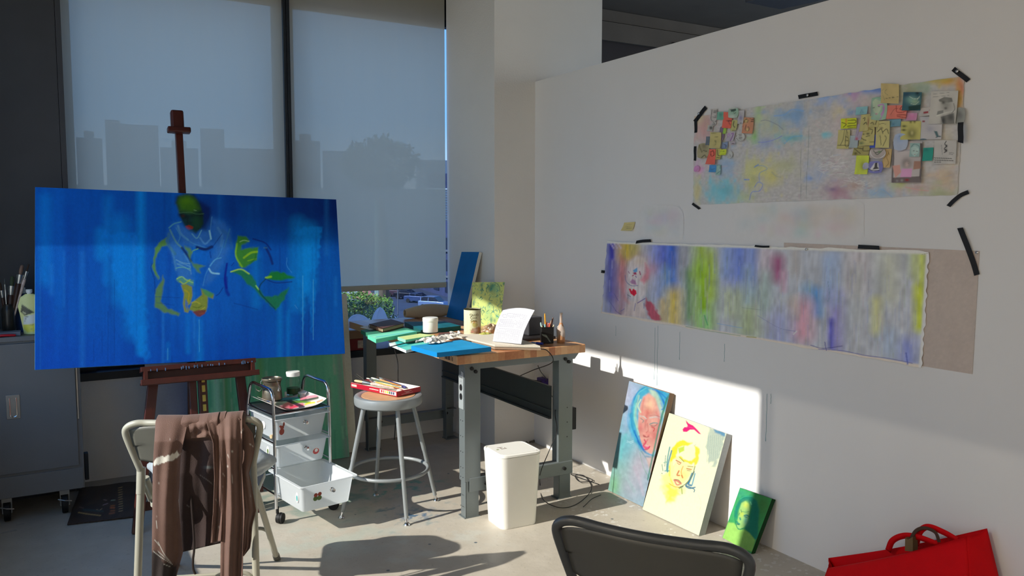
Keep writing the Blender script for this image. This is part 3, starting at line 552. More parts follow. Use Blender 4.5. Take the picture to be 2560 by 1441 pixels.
leaning('portrait_painting', 'pale yellow canvas with sketched yellow face and pink heart shape leaning on the partition', [(1673, 1033), (1816, 1085), (1747, 1340), (1606, 1274)], XP-.04, (246, 248, 205), IS, paint2, .046, (230, 130), (206, 208, 200))
def paint3(a):
    T = lambda l: [(1790+x/7.206, 1200+y/7.206) for x, y in l]
    a.blob(*T([(420, 250)])[0], 26, 12, (60, 170, 130), .8); a.blob(*T([(850, 450)])[0], 18, 30, (90, 150, 70), .7); a.blob(*T([(330, 550)])[0], 14, 30, (70, 190, 120), .7)
    a.poly(T([(400, 400), (470, 300), (620, 280), (740, 380), (780, 560), (760, 800), (760, 1050), (700, 1080), (600, 980), (520, 880), (600, 700), (640, 500), (560, 380), (460, 420), (400, 560), (380, 720), (330, 660), (350, 500)]), (20, 140, 116), .9, 2.5)
    a.poly(T([(130, 1010), (220, 770), (320, 780), (360, 820), (400, 900), (500, 900), (600, 960), (700, 1090), (650, 1290), (500, 1260), (110, 1080)]), (170, 226, 110), .95, 2); a.poly(T([(420, 920), (520, 920), (600, 1000), (690, 1100), (650, 1290), (380, 1200)]), (150, 210, 100), .7, 5)
    a.poly(T([(460, 420), (530, 385), (590, 440), (610, 540), (590, 650), (560, 780), (500, 860), (430, 890), (380, 860), (370, 800), (400, 680), (420, 540)]), (170, 222, 130), .95, 1.5)
    a.blob(*T([(540, 460)])[0], 8, 8, (214, 226, 90), .8); a.blob(*T([(470, 620)])[0], 6, 8, (206, 226, 90), .9); a.blob(*T([(540, 740)])[0], 6, 12, (110, 190, 160), .9)
    for l, w, c in [([(510, 650), (550, 640), (590, 660)], 3.2, (30, 130, 130)), ([(520, 670), (560, 680)], 2, (20, 110, 120)), ([(450, 545), (460, 590)], 1.5, (30, 110, 90)), ([(430, 690), (440, 720)], 3.4, (30, 150, 130)), ([(375, 760), (400, 790), (420, 800)], 4.5, (30, 150, 120)), ([(380, 800), (410, 810)], 2.5, (20, 110, 100)), ([(340, 560), (340, 700), (380, 860), (430, 895), (480, 880)], 1.8, (30, 140, 100)), ([(470, 575), (540, 585), (590, 575)], 2, (110, 180, 110)), ([(430, 350), (530, 300), (660, 300)], 2.5, (60, 180, 130)), ([(620, 400), (640, 450)], 2, (120, 210, 150)), ([(410, 640), (425, 600)], 1.5, (60, 150, 110))]: a.curve(T(l), w, c, .9)
    a.jit(.08, 20, 12, 6)
leaning('portrait_painting', 'small green portrait canvas leaning on the partition, nearest the red bag', [(1850, 1220), (1930, 1248), (1878, 1385), (1806, 1345)], XP-.03, (70, 176, 96), IS, paint3, .028, (130, 72), (30, 90, 40))
# ---- lower long painting on unstretched cloth, with raw cloth strip
def cloth(name, label, cat, cor, hw, base, paint, x0=XP, ripple=.003, th=.0015, wob=0, seed=0, m=None, off=.004, ill=IW):
    c = [pl(*q, 0, x0-off) for q in cor]; P = quadP(c, *hw); h, w = hw
    n1 = vnoise(h, w, 4, 16, seed+1); n2 = vnoise(h, w, 10, 40, seed+2)
    P[..., 0] -= ripple*(n1+.4*n2)
    if wob:
        for (e, ax_) in ((0, 0), (-1, 0)): P[e, :, 2] += wob*(vnoise(1, w, 1, 40, seed+5+e)[0]-.5)
        for e in (0, -1): P[:, e, 1] += wob*(vnoise(h, 1, 24, 1, seed+9+e)[:, 0]-.5)
    a = Art(P, base, ill); paint(a)
    mb, rim, n = panel(P, th, flat=False); fc = a.c.reshape(-1, 3); rc = np.array([a.c[i, j] for i, j in rim]); mb.col = np.concatenate([fc, rc, rc, fc*.9])
    o = mb.build(name, m or m_art, smooth=60); tag(o, label, cat); return o, P
def p_tan(a): a.mix(a.nz(8, 30, 2)*.35, (122, 112, 106)); a.mix((a.nz(60, 200, 3)-.5)*.5, (146, 134, 126))
cloth('canvas_sheet', 'raw beige canvas strip pinned behind the right end of the lower painting', 'canvas sheet', [(1960, 607), (2449, 628), (2431, 936), (1960, 860)], (60, 110), (134, 124, 116), p_tan, off=.0015, ripple=.001, ill=IW)
def p_low(a):
    T = lambda l: [(1480+x/2.56, 520+y/2.56) for x, y in l]; F = lambda l: [(1500+x/6.55, 600+y/6.55) for x, y in l]
    a.mix(a.nz(3, 30, 1)*.5, (120, 128, 142)); a.mix((a.nz(2, 90, 2)-.5)*.6, (154, 154, 152))
    R = random.Random(5)
    def col(x, ya, yb, w, c, s): a.stroke(T([(x, ya), (x, yb)]), w/2.4, c, min(1, s*1.12), .95)
    for x, ya, yb, w, c, s in [(125, 240, 560, 60, (44, 46, 128), .95), (130, 420, 650, 80, (74, 78, 128), .7), (190, 260, 700, 70, (134, 94, 104), .6), (225, 240, 300, 90, (148, 128, 40), .95), (270, 260, 290, 60, (140, 132, 60), .7), (420, 250, 560, 70, (120, 128, 160), .7), (455, 240, 320, 120, (66, 78, 150), .8), (510, 240, 520, 60, (46, 76, 150), .9), (480, 420, 540, 70, (84, 116, 160), .8), (590, 260, 420, 60, (110, 110, 116), .7),
                               (620, 420, 700, 60, (70, 104, 70), .7), (700, 260, 420, 90, (124, 144, 60), .9), (715, 400, 740, 110, (112, 146, 20), .95), (760, 300, 560, 60, (126, 144, 50), .7), (520, 560, 740, 90, (158, 140, 70), .9), (450, 600, 740, 40, (150, 130, 80), .6), (860, 270, 420, 60, (110, 130, 170), .7), (940, 260, 430, 130, (80, 98, 160), .85), (1030, 260, 560, 60, (90, 108, 162), .7), (1000, 580, 780, 130, (128, 140, 96), .7), (880, 560, 660, 80, (140, 150, 110), .6),
                               (1120, 290, 420, 90, (150, 132, 140), .5), (1190, 340, 440, 70, (126, 72, 100), .9), (1225, 420, 520, 40, (146, 120, 134), .7), (1110, 440, 640, 70, (124, 140, 134), .7), (1000, 400, 600, 60, (120, 140, 160), .5), (1300, 280, 400, 60, (140, 134, 128), .6), (1380, 520, 620, 70, (100, 132, 160), .7), (1440, 540, 670, 60, (66, 112, 156), .85), (1520, 340, 560, 80, (112, 130, 158), .8), (1560, 560, 880, 80, (112, 106, 150), .8), (1530, 720, 900, 30, (66, 64, 140), .85), (1560, 300, 600, 60, (124, 136, 156), .6),
                               (1350, 640, 800, 110, (164, 118, 130), .85), (1290, 590, 680, 60, (140, 136, 120), .5), (1200, 720, 840, 120, (112, 116, 154), .6), (1700, 300, 500, 120, (148, 140, 138), .6), (1900, 330, 560, 120, (146, 148, 126), .55), (1820, 600, 780, 60, (158, 158, 112), .8), (2110, 300, 560, 70, (146, 154, 76), .9), (2095, 520, 760, 60, (150, 158, 50), .95), (2060, 300, 420, 60, (140, 148, 100), .6), (2020, 880, 990, 90, (90, 100, 160), .7), (1900, 820, 900, 90, (120, 136, 160), .6), (1700, 400, 700, 60, (140, 142, 140), .6), (720, 700, 780, 60, (110, 154, 110), .7)]:
        col(x, ya, yb, w, c, s)
    for i in range(520):
        x = R.uniform(110, 2150); y = R.uniform(240, 820)+x*.06; col(x, y, y+R.uniform(30, 190), R.uniform(2.5, 9), R.choice([(160, 162, 166), (96, 106, 140), (140, 140, 142), (108, 120, 92), (136, 120, 126), (96, 110, 132)]), R.uniform(.08, .28))
    # face at the left end
    a.blob(*F([(650, 500)])[0], 26, 40, (150, 96, 106), .6); a.poly(F([(440, 560), (470, 360), (600, 260), (740, 300), (800, 450), (780, 700), (740, 900), (640, 1010), (520, 980), (450, 840)]), (164, 152, 150), .85, 4); a.blob(*F([(640, 350)])[0], 14, 12, (172, 146, 132), .8)
    a.poly(F([(740, 380), (820, 500), (800, 640), (720, 720), (660, 660), (740, 540)]), (152, 84, 96), .8, 4); a.blob(*F([(860, 480)])[0], 14, 16, (146, 108, 124), .6); a.poly(F([(470, 980), (700, 1000), (780, 1300), (380, 1240)]), (160, 146, 140), .8, 5)
    a.poly(F([(740, 960), (860, 1040), (1000, 1300), (900, 1350), (800, 1240), (740, 1080)]), (140, 50, 68), .9, 3, wob=3); a.poly(F([(330, 240), (420, 330), (420, 620), (400, 900), (470, 1040), (400, 980), (300, 640)]), (150, 86, 84), .6, 6)
    a.poly(F([(540, 500), (610, 455), (612, 520), (560, 545)]), (60, 112, 146), .95, 1); a.poly(F([(540, 540), (590, 530), (600, 570), (560, 570)]), (120, 24, 62), .95, .8); a.stroke(F([(530, 590), (550, 580)]), 2, (126, 30, 60)); a.stroke(F([(580, 590), (595, 615)]), 1.6, (70, 50, 110)); a.stroke(F([(650, 520), (660, 570)]), 2.5, (120, 50, 76)); a.stroke(F([(465, 520), (485, 550)]), 1.6, (110, 70, 100))
    a.poly(F([(490, 690), (530, 640), (580, 670), (600, 740), (520, 720)]), (124, 84, 116), .9, 1.5); a.curve(F([(410, 580), (430, 680), (510, 750), (620, 750)]), 1.8, (80, 84, 116), .8)
    a.poly(F([(470, 800), (500, 800), (520, 840), (540, 800), (590, 830), (600, 880), (560, 925), (500, 880)]), (170, 12, 40), 1, .8); a.curve(F([(450, 900), (500, 930)]), 1.5, (60, 70, 90), .8); a.curve(F([(615, 1035), (740, 960)]), 2, (80, 60, 110), .9)
    for l in [[(230, 880), (300, 1000)], [(250, 1160), (350, 1230)], [(260, 1270), (350, 1240)], [(250, 1240), (360, 1255)], [(560, 1160), (580, 1040)], [(720, 1040), (720, 1120)], [(340, 1170), (400, 1130)], [(150, 1000), (260, 1160)]]: a.curve(F(l), 1.5, (70, 66, 116), .75)
    a.stroke(F([(190, 60), (200, 280)]), 8, (34, 34, 120), .8, .8)
    for k in range(9): a.blob(*F([(180+k*20, 70+(k % 3)*30)])[0], 2, 3, (150, 140, 170), .7)
    a.jit(.08, 3, 200, 77); a.jit(.14, 14, 120, 78)
    # raw edges and pencil sweeps along the hem
    xx = np.linspace(0, 1, a.w)[None, :]; yy = np.linspace(0, 1, a.h)[:, None]
    a.mix(np.clip((.035-yy)/.02, 0, 1)*np.ones_like(xx), (168, 162, 154)); a.mix(np.clip((yy-.965)/.02, 0, 1)*np.ones_like(xx), (160, 152, 142)); a.mix(np.clip((xx-.993)/.004, 0, 1)*np.ones_like(yy), (172, 170, 160)); a.mix(np.clip((.006-xx)/.004, 0, 1)*np.clip((yy-.75)/.1, 0, 1), (150, 142, 134))
    for l, w, c in [([(600, 760), (760, 790), (950, 820)], 1.4, (70, 110, 90)), ([(960, 640), (1080, 655)], 1, (70, 90, 80)), ([(1060, 690), (1200, 770), (1300, 790)], 1, (90, 96, 130)), ([(1400, 880), (1480, 900), (1600, 885)], 2, (60, 60, 110)), ([(1450, 905), (1600, 915), (1750, 945), (1900, 965), (2050, 995)], 1.8, (50, 56, 120)), ([(1490, 860), (1500, 920)], 2, (40, 40, 110)), ([(740, 750), (720, 690)], 3, (60, 130, 80)), ([(990, 825), (1050, 830)], 2.4, (110, 110, 40)), ([(1290, 810), (1310, 790)], 3, (186, 190, 200)), ([(2010, 930), (2020, 1000)], 3, (50, 60, 130)), ([(1510, 470), (1520, 560), (1510, 600)], 1.4, (90, 110, 130)), ([(2110, 300), (2150, 290)], 1, (110, 110, 90)), ([(800, 740), (960, 770)], 1.4, (90, 124, 150))]: a.curve(T(l), w, c, .8)
cloth('wall_painting', 'long unstretched painting of streaked colours with a clown-like face at its left end', 'painting', [(1519, 604), (2324, 629), (2305, 919), (1504, 784)], (180, 560), (138, 140, 144), p_low, ripple=.004, wob=.010, seed=20, off=.004)
def p_up(a):
    T = lambda l: [(1680+x/3.2, 140+y/3.2) for x, y in l]
    a.mix(a.nz(5, 10, 1)*.5, (140, 138, 138)); a.mix((a.nz(9, 22, 4)-.45)*.6, (146, 142, 138)); a.jit(.10, 60, 120, 9)
    for x, y, rx, ry, c, s in [(250, 560, 60, 130, (152, 116, 114), .8), (220, 500, 40, 60, (146, 140, 112), .6), (690, 460, 30, 110, (130, 148, 110), .8), (800, 560, 110, 90, (136, 142, 122), .7), (930, 480, 110, 50, (100, 126, 150), .8), (1010, 470, 50, 80, (96, 122, 150), .7), (740, 700, 90, 60, (110, 124, 150), .6), (940, 660, 80, 30, (90, 136, 140), .8), (660, 650, 26, 40, (110, 146, 90), .8), (1240, 630, 40, 18, (80, 142, 150), .9),
                            (400, 1090, 120, 90, (88, 142, 152), .9), (430, 880, 70, 80, (110, 132, 156), .7), (660, 900, 60, 60, (150, 150, 96), .8), (640, 1000, 50, 70, (140, 142, 90), .7), (790, 960, 60, 90, (156, 150, 84), .7), (900, 880, 110, 60, (140, 142, 112), .7), (200, 1080, 30, 100, (150, 144, 106), .8), (590, 1130, 60, 40, (136, 144, 110), .6), (220, 900, 40, 30, (160, 116, 150), .8),
                            (1220, 320, 90, 40, (100, 124, 160), .8), (1450, 300, 60, 60, (140, 110, 140), .7), (1600, 270, 120, 30, (80, 106, 156), .9), (1380, 380, 60, 40, (120, 128, 150), .6), (1180, 440, 60, 40, (110, 118, 130), .4), (1450, 450, 40, 30, (50, 110, 146), .8), (1340, 440, 40, 40, (150, 144, 110), .6), (1350, 620, 60, 160, (160, 146, 146), .4), (1320, 1090, 90, 70, (134, 104, 116), .8), (1450, 1040, 60, 40, (140, 120, 110), .6), (1280, 1070, 40, 20, (100, 84, 110), .6),
                            (1100, 980, 30, 20, (70, 106, 150), .7), (1160, 940, 60, 80, (126, 136, 154), .5), (1680, 1100, 90, 50, (110, 134, 152), .8), (1830, 1030, 50, 40, (140, 146, 90), .7), (1950, 1060, 110, 40, (148, 126, 122), .7), (2180, 980, 70, 90, (150, 130, 106), .7), (2140, 1110, 110, 50, (130, 134, 104), .8), (2200, 700, 60, 120, (152, 146, 130), .6), (2200, 200, 90, 40, (152, 118, 50), .9), (2100, 190, 90, 30, (142, 128, 66), .8), (2310, 260, 30, 80, (150, 92, 70), .9), (2300, 350, 30, 60, (146, 120, 60), .8), (1960, 260, 90, 50, (112, 130, 112), .7), (1880, 300, 60, 90, (120, 122, 90), .6), (1880, 470, 60, 40, (150, 104, 126), .6), (1560, 560, 100, 200, (150, 130, 124), .4), (1620, 900, 100, 60, (116, 124, 150), .6)]:
        a.blob(*T([(x, y)])[0], rx/2.9, ry/2.9, c, min(1, s*1.15), n=.9, seed=int(x)); a.blob(*T([(x+rx*.3, y-ry*.2)])[0], rx/6, ry/7, tuple(int(q*.88) for q in c), s*.6, n=.9, seed=int(x)+1)
    for l, w, c, s in [([(710, 520), (760, 515), (840, 550), (890, 590)], 1.6, (80, 86, 104), .6), ([(690, 690), (740, 690), (820, 670), (880, 640)], 1.8, (90, 98, 150), .7), ([(620, 1150), (640, 1090), (700, 1080), (725, 1030), (690, 1010), (660, 1050)], 2.2, (90, 104, 150), .7), ([(700, 1000), (700, 940), (760, 905), (730, 880), (670, 880)], 2, (96, 116, 150), .6), ([(580, 990), (615, 990)], 3, (70, 100, 160), .8), ([(660, 890), (690, 870)], 3, (70, 100, 150), .7), ([(800, 930), (830, 960), (870, 970)], 3, (120, 124, 110), .5),
                       ([(820, 480), (900, 470), (960, 430), (1050, 440)], 4, (90, 124, 158), .6), ([(900, 700), (960, 650), (1040, 640)], 4, (84, 130, 150), .6), ([(1180, 990), (1200, 940)], 1.6, (100, 120, 150), .5), ([(1610, 1110), (1680, 1070), (1760, 1130)], 3, (96, 124, 150), .5), ([(1870, 1050), (1960, 1070), (2050, 1080)], 2.4, (156, 116, 110), .6), ([(1110, 290), (1250, 280), (1380, 300)], 3, (90, 110, 150), .5),
                       ([(1032, 700), (1030, 900), (1032, 1160)], 1, (96, 104, 102), .8), ([(1095, 560), (1090, 800), (1076, 990), (1076, 1150)], 1, (96, 104, 102), .8), ([(1060, 340), (1062, 500)], .9, (120, 124, 120), .6)]: a.curve(T(l), w, c, s)
    R = random.Random(8)
    for i in range(70):
        x = R.uniform(1150, 1540); y = 820+(x-1150)*.45+R.uniform(-70, 90); a.curve(T([(x, y), (x+R.uniform(20, 70), y+R.uniform(-30, 30))]), R.uniform(1, 2.4), R.choice([(176, 172, 170), (170, 162, 168), (128, 110, 118)]), .5)
    for i in range(90):
        x = R.uniform(200, 2300); y = R.uniform(250, 1150); a.curve(T([(x, y), (x+R.uniform(-60, 60), y+R.uniform(-40, 40))]), R.uniform(1.5, 4), R.choice([(160, 156, 150), (120, 134, 150), (140, 146, 126), (150, 130, 134)]), .25)
cloth('wall_painting', 'upper pastel painting on thin cloth, taped up and covered with little paper sketches', 'painting', [(1736, 292), (2412, 189), (2394, 487), (1733, 513)], (230, 470), (137, 135, 133), p_up, ripple=.002, wob=.004, seed=40, off=.003)
# ================================================================ paper sketches, tape and pins
def note(q, col, label, marks=(), lift=.006, name='paper_sketch', cat='sketch', hw=(18, 16), x0=.012, group='paper sketches on the upper painting', rnd=0, outline=None, curl=.006):
    """q: 4 photo corners; marks in photo px"""
    c = [pl(*k, 0, XP-x0) for k in q]; P = quadP(c, *hw); h, w = hw
    v = np.linspace(0, 1, h)[:, None]; u = np.linspace(0, 1, w)[None, :]
    P[..., 0] -= curl*(v**2)*(1+.4*np.sin(3*u))+.0015
    if rnd:
        cu = (u-.5)*2; cv = (v-.5)*2; cu = cu+0*cv; cv = cv+0*cu; R = np.maximum(np.hypot(cu, cv), 1e-6); s = np.maximum(np.abs(cu), np.abs(cv))/R; k = 1-rnd+rnd*s
        cc = P[h//2, w//2].copy(); ctr = (c[0]+c[1]+c[2]+c[3])/4
        P[..., 1] = ctr[1]+(P[..., 1]-ctr[1])*k; P[..., 2] = ctr[2]+(P[..., 2]-ctr[2])*k
    a = Art(P, col, IW)
    for m in marks:
        if m[0] == 'b': a.blob(m[1], m[2], m[3], m[4], m[5], m[6] if len(m) > 6 else .85)
        elif m[0] == 'c': a.curve(m[1], m[2], m[3], .85)
        elif m[0] == 'p': a.poly(m[1], m[2], .9, .8)
    a.jit(.08, 4, 4, int(q[0][0]) % 97)
    mb, rim, n = panel(P, .0006, flat=False); rc = np.array([a.c[i, j] for i, j in rim]); fc = a.c.reshape(-1, 3); mb.col = np.concatenate([fc, rc, rc, fc])
    o = mb.build(name, m_paper, smooth=60); tag(o, label, cat, group)
    return o
def Q(T, x0, y0, x1, y1, s=0, r=0): return T([(x0+s, y0), (x1+s, y0+r), (x1-s, y1+r), (x0-s, y1)])
TL_ = lambda l: [(1720+x/6.004, 220+y/6.004) for x, y in l]
TR_ = lambda l: [(2080+x/4.239, 160+y/4.239) for x, y in l]
YEL, RED, GRN, WHT, BLU, TEA, LIM, PUR, PNK, INK = (134, 128, 88), (166, 76, 64), (110, 134, 118), (140, 138, 134), (80, 122, 152), (36, 112, 100), (146, 158, 48), (90, 78, 96), (140, 106, 118), (34, 34, 32)
def K(T, l, w=1.3, c=INK): return ('c', T(l), w, c)
L = TL_; G1 = 'left cluster'
note(Q(L, 345, 315, 440, 500, -5), (136, 132, 128), 'torn white label sketch with dark outline, top left of the left note cluster', [K(L, [(360, 330), (350, 480), (430, 490), (440, 330)]), K(L, [(385, 350), (430, 345)]), K(L, [(385, 370), (430, 365)]), K(L, [(370, 430), (420, 425)]), K(L, [(370, 450), (420, 445)])], x0=.010)
note(Q(L, 445, 360, 545, 480), (84, 128, 112), 'small teal sketch square between the torn white label and the red note', [('b', *L([(490, 400)])[0], 5, 6, (60, 100, 90))], x0=.010)
note(Q(L, 530, 360, 665, 600, 8, 10), RED, 'red note overlapping the grey-green sketch in the left cluster', [K(L, [(540, 480), (600, 490), (660, 500)]), K(L, [(600, 500), (640, 560)])], x0=.012)
note(Q(L, 610, 295, 765, 455, 0), GRN, 'white-edged pentagonal sketch in grey-green, top of the left note cluster', [('p', L([(615, 300), (690, 295), (765, 305), (700, 310), (640, 345)]), (152, 152, 146)), ('p', L([(630, 320), (720, 310), (720, 345), (650, 360)]), (30, 50, 44)), K(L, [(690, 350), (690, 385), (720, 370)]), ('b', *L([(660, 430)])[0], 12, 5, (150, 152, 146), .6)], x0=.015, rnd=.5)
note(Q(L, 760, 340, 845, 540, 4), (132, 130, 132), 'narrow white slip with a purple smudge, right of the pentagonal sketch', [('b', *L([(790, 450)])[0], 5, 6, (96, 92, 120)), K(L, [(780, 520), (800, 530)])], x0=.013)
note(Q(L, 825, 440, 985, 680, 4, 8), (146, 102, 80), 'brown-pink sketch with a round face, rightmost of the left note cluster', [('b', *L([(865, 495)])[0], 6, 5, (150, 140, 90)), K(L, [(840, 500), (870, 470), (905, 490), (880, 520), (840, 510)]), K(L, [(930, 455), (990, 450)], 1.6), K(L, [(940, 480), (990, 475)], 1.6), K(L, [(945, 505), (985, 500)], 1.6), K(L, [(870, 560), (860, 620), (890, 650), (920, 620), (900, 580)], 1.8), ('b', *L([(890, 628)])[0], 3, 4, (150, 142, 96)), ('b', *L([(825, 575)])[0], 1.4, 1.4, (120, 40, 30))], x0=.012)
note(Q(L, 650, 480, 745, 650, 6), (134, 132, 88), 'yellow curved sketch tucked under the red note', [K(L, [(690, 500), (680, 560), (700, 590)], 2.2), K(L, [(670, 640), (740, 640), (740, 560)])], x0=.0115, rnd=.4)
note(Q(L, 300, 560, 380, 650, 4), (136, 136, 132), 'white scrap with a black blot in the left cluster', [('b', *L([(345, 600)])[0], 5, 5, (20, 20, 20)), K(L, [(245, 555), (310, 540)])], x0=.009)
note(Q(L, 365, 500, 430, 570), (132, 130, 126), 'round white scrap above the black blot scrap', [K(L, [(385, 520), (400, 540), (385, 550)])], x0=.010, rnd=.9)
note(Q(L, 480, 580, 545, 800, -8), PUR, 'dark purple leaf-shaped paper beside the yellow note', [], x0=.0095, rnd=.9)
note(Q(L, 535, 590, 580, 690, 3), (112, 142, 60), 'small green paper tab below the red note', [], x0=.010)
note(Q(L, 275, 730, 340, 860), (74, 82, 90), 'dark slate paper behind the yellow note', [], x0=.009)
note(Q(L, 338, 665, 505, 905, -3, 2), (140, 132, 88), 'large yellow sticky note with pencil drawing in the left cluster', [K(L, [(350, 680), (490, 675)], .7, (96, 90, 60)), K(L, [(380, 740), (450, 735)], .8, (96, 90, 60)), K(L, [(400, 790), (420, 830), (400, 870)], .8, (96, 90, 60)), ('b', *L([(415, 800)])[0], 1.6, 2, (70, 66, 50))], x0=.017, curl=.012)
note(Q(L, 590, 670, 700, 800, 12), (132, 126, 134), 'pale strip with purple looping line in the left cluster', [K(L, [(600, 740), (595, 700), (620, 690), (630, 720)], 1.3, (124, 60, 130)), K(L, [(650, 690), (680, 690), (620, 830)], 2, (96, 50, 110)), K(L, [(620, 830), (615, 880)], 2)], x0=.013)
note(Q(L, 720, 680, 860, 800, 0), (142, 142, 138), 'oval white bubble with handwritten lines in the left cluster', [K(L, [(740, 690), (725, 740), (760, 790), (840, 790), (860, 740)], 1, (60, 60, 60)), K(L, [(760, 700), (810, 695)], 1.4), K(L, [(765, 720), (805, 718)], 1.4), K(L, [(765, 745), (810, 745)], 1.4), K(L, [(765, 765), (800, 765)], 1.4)], x0=.014, rnd=.9)
note(Q(L, 645, 800, 715, 860, 0), (136, 128, 132), 'tiny pale bubble under the purple loop strip', [K(L, [(660, 835), (690, 835)], 1.4)], x0=.012, rnd=.9)
note(Q(L, 510, 810, 600, 910), (92, 104, 126), 'small blue-grey sketch square right of the yellow sticky note', [K(L, [(540, 850), (570, 860), (570, 890)], 1.2), ('p', L([(530, 820), (570, 770), (590, 800)]), (150, 144, 40))], x0=.011)
note(Q(L, 145, 830, 325, 1060, 6), (118, 112, 88), 'olive crumpled sketch of a head, left edge of the left cluster', [K(L, [(170, 860), (180, 900), (210, 960)], 2.2, (60, 58, 40)), K(L, [(230, 940), (280, 950)], 2.2), K(L, [(200, 1050), (250, 1010), (270, 1040)], 2), ('b', *L([(240, 870)])[0], 7, 8, (70, 66, 50), .6)], x0=.013, rnd=.6)
note(Q(L, 325, 920, 418, 1150, 0, 0)[:3]+L([(275, 1145)]), RED, 'red note with a black scribble, below the large yellow sticky note', [K(L, [(340, 960), (380, 950), (390, 1010), (350, 1020), (340, 980)], 2, (60, 20, 16))], x0=.015)
note(Q(L, 425, 910, 500, 1075), (132, 126, 76), 'yellow strip with ink lines between red note and lime tab', [K(L, [(440, 930), (450, 1010), (480, 1020)], 1.6), K(L, [(430, 1045), (500, 1040)], 1.2), K(L, [(430, 1070), (500, 1068)], 1.2)], x0=.012)
note(Q(L, 485, 925, 580, 1010, 0, -3), LIM, 'lime green sticky tab in the left cluster', [K(L, [(520, 950), (545, 950)], 1), ('b', *L([(495, 948)])[0], 1, 1, INK)], x0=.016)
note(Q(L, 600, 950, 675, 1060), (134, 136, 134), 'round white scrap right of the lime tab', [K(L, [(620, 1000), (640, 1010), (630, 1030)], 1, (110, 110, 112))], x0=.010, rnd=.9)
note(Q(L, 325, 1160, 430, 1265), (54, 104, 146), 'bright blue square sketch under the left note cluster', [K(L, [(350, 1230), (400, 1210)], 1, (40, 70, 100))], x0=.012)
note(Q(L, 425, 1155, 495, 1310), (112, 136, 130), 'pale teal torn sketch beside the bright blue square', [K(L, [(440, 1160), (480, 1160), (480, 1210)], 1.6, (60, 90, 88)), K(L, [(430, 1290), (480, 1250)], 1.6, (60, 90, 88))], x0=.011)
note(Q(L, 95, 1170, 180, 1260), (150, 104, 138), 'small magenta wash paper at the lower left of the upper painting', [], x0=.008, rnd=.8)
R_ = TR_
note(Q(R_, 525, 205, 715, 415, -4, 8), (142, 128, 88), 'large tan sketch of a bearded face, top of the right note cluster', [K(R_, [(580, 270), (560, 300), (590, 330)], 1, (100, 96, 70)), K(R_, [(555, 370), (640, 355), (700, 350)], 1, (70, 66, 50)), ('b', *R_([(645, 355)])[0], 1.6, 1.6, (50, 50, 40)), K(R_, [(545, 260), (530, 300), (560, 390)], .9, (110, 106, 80))], x0=.014, hw=(30, 30))
note(Q(R_, 755, 300, 950, 495, 4, 0), (40, 70, 78), 'dark blue-green painted square with white sparkles, top of the right note cluster', [('b', *R_([(800, 330)])[0], 10, 8, (16, 36, 60)), ('b', *R_([(905, 300)])[0], 5, 8, (8, 10, 12)), ('b', *R_([(830, 380)])[0], 12, 10, (96, 130, 120), .7), ('b', *R_([(880, 400)])[0], 10, 8, (120, 140, 110), .6), ('p', R_([(810, 450), (940, 430), (940, 480), (815, 500)]), (24, 44, 40)), K(R_, [(820, 345), (870, 370), (930, 360)], 1, (150, 160, 150)), K(R_, [(830, 420), (880, 430), (920, 400)], 1, (140, 150, 130)), K(R_, [(900, 380), (930, 340)], 1, (150, 160, 140))], x0=.018, hw=(34, 34))
note(Q(R_, 415, 350, 590, 600, 0, 0), (112, 136, 118), 'pale green portrait of a woman with a long face in the right cluster', [('b', *R_([(400, 480)])[0], 7, 18, (90, 100, 96), .8), ('p', R_([(430, 400), (460, 370), (530, 400), (520, 480), (480, 540), (440, 500)]), (134, 146, 124)), K(R_, [(435, 465), (450, 462)], 1.6), K(R_, [(490, 450), (505, 455)], 1.6), K(R_, [(490, 440), (540, 430), (550, 480), (520, 540)], 3, (140, 84, 140)), K(R_, [(540, 460), (545, 520), (510, 590)], 2.4, (132, 92, 136)), ('b', *R_([(470, 530)])[0], 3, 2, (140, 90, 110)), K(R_, [(440, 370), (490, 355), (535, 380)], 2.5, (96, 130, 110))], x0=.016, rnd=.35, hw=(40, 30))
note(Q(R_, 258, 460, 380, 545, 0, -12), (100, 136, 140), 'pale cyan paper scrap left of the green portrait', [K(R_, [(300, 520), (315, 485), (330, 515)], 1.6, (80, 110, 126))], x0=.013)
note(Q(R_, 585, 440, 795, 585, 0, -4), (160, 92, 80), 'red sketch with dark ink lines, right of the green portrait', [K(R_, [(680, 430), (790, 430), (780, 500), (690, 510), (680, 440)], 1.6, (110, 16, 20)), K(R_, [(690, 540), (780, 540), (785, 570), (690, 555)], 1.6, (100, 20, 20)), K(R_, [(620, 540), (660, 480), (700, 470)], 1, (110, 60, 50)), K(R_, [(740, 450), (720, 480), (760, 490)], 1.4, (90, 20, 20))], x0=.015, hw=(26, 34))
note(Q(R_, 795, 520, 905, 600), (148, 110, 130), 'soft pink paper beside the red sketch', [('b', *R_([(850, 560)])[0], 9, 8, (160, 100, 134))], x0=.009)
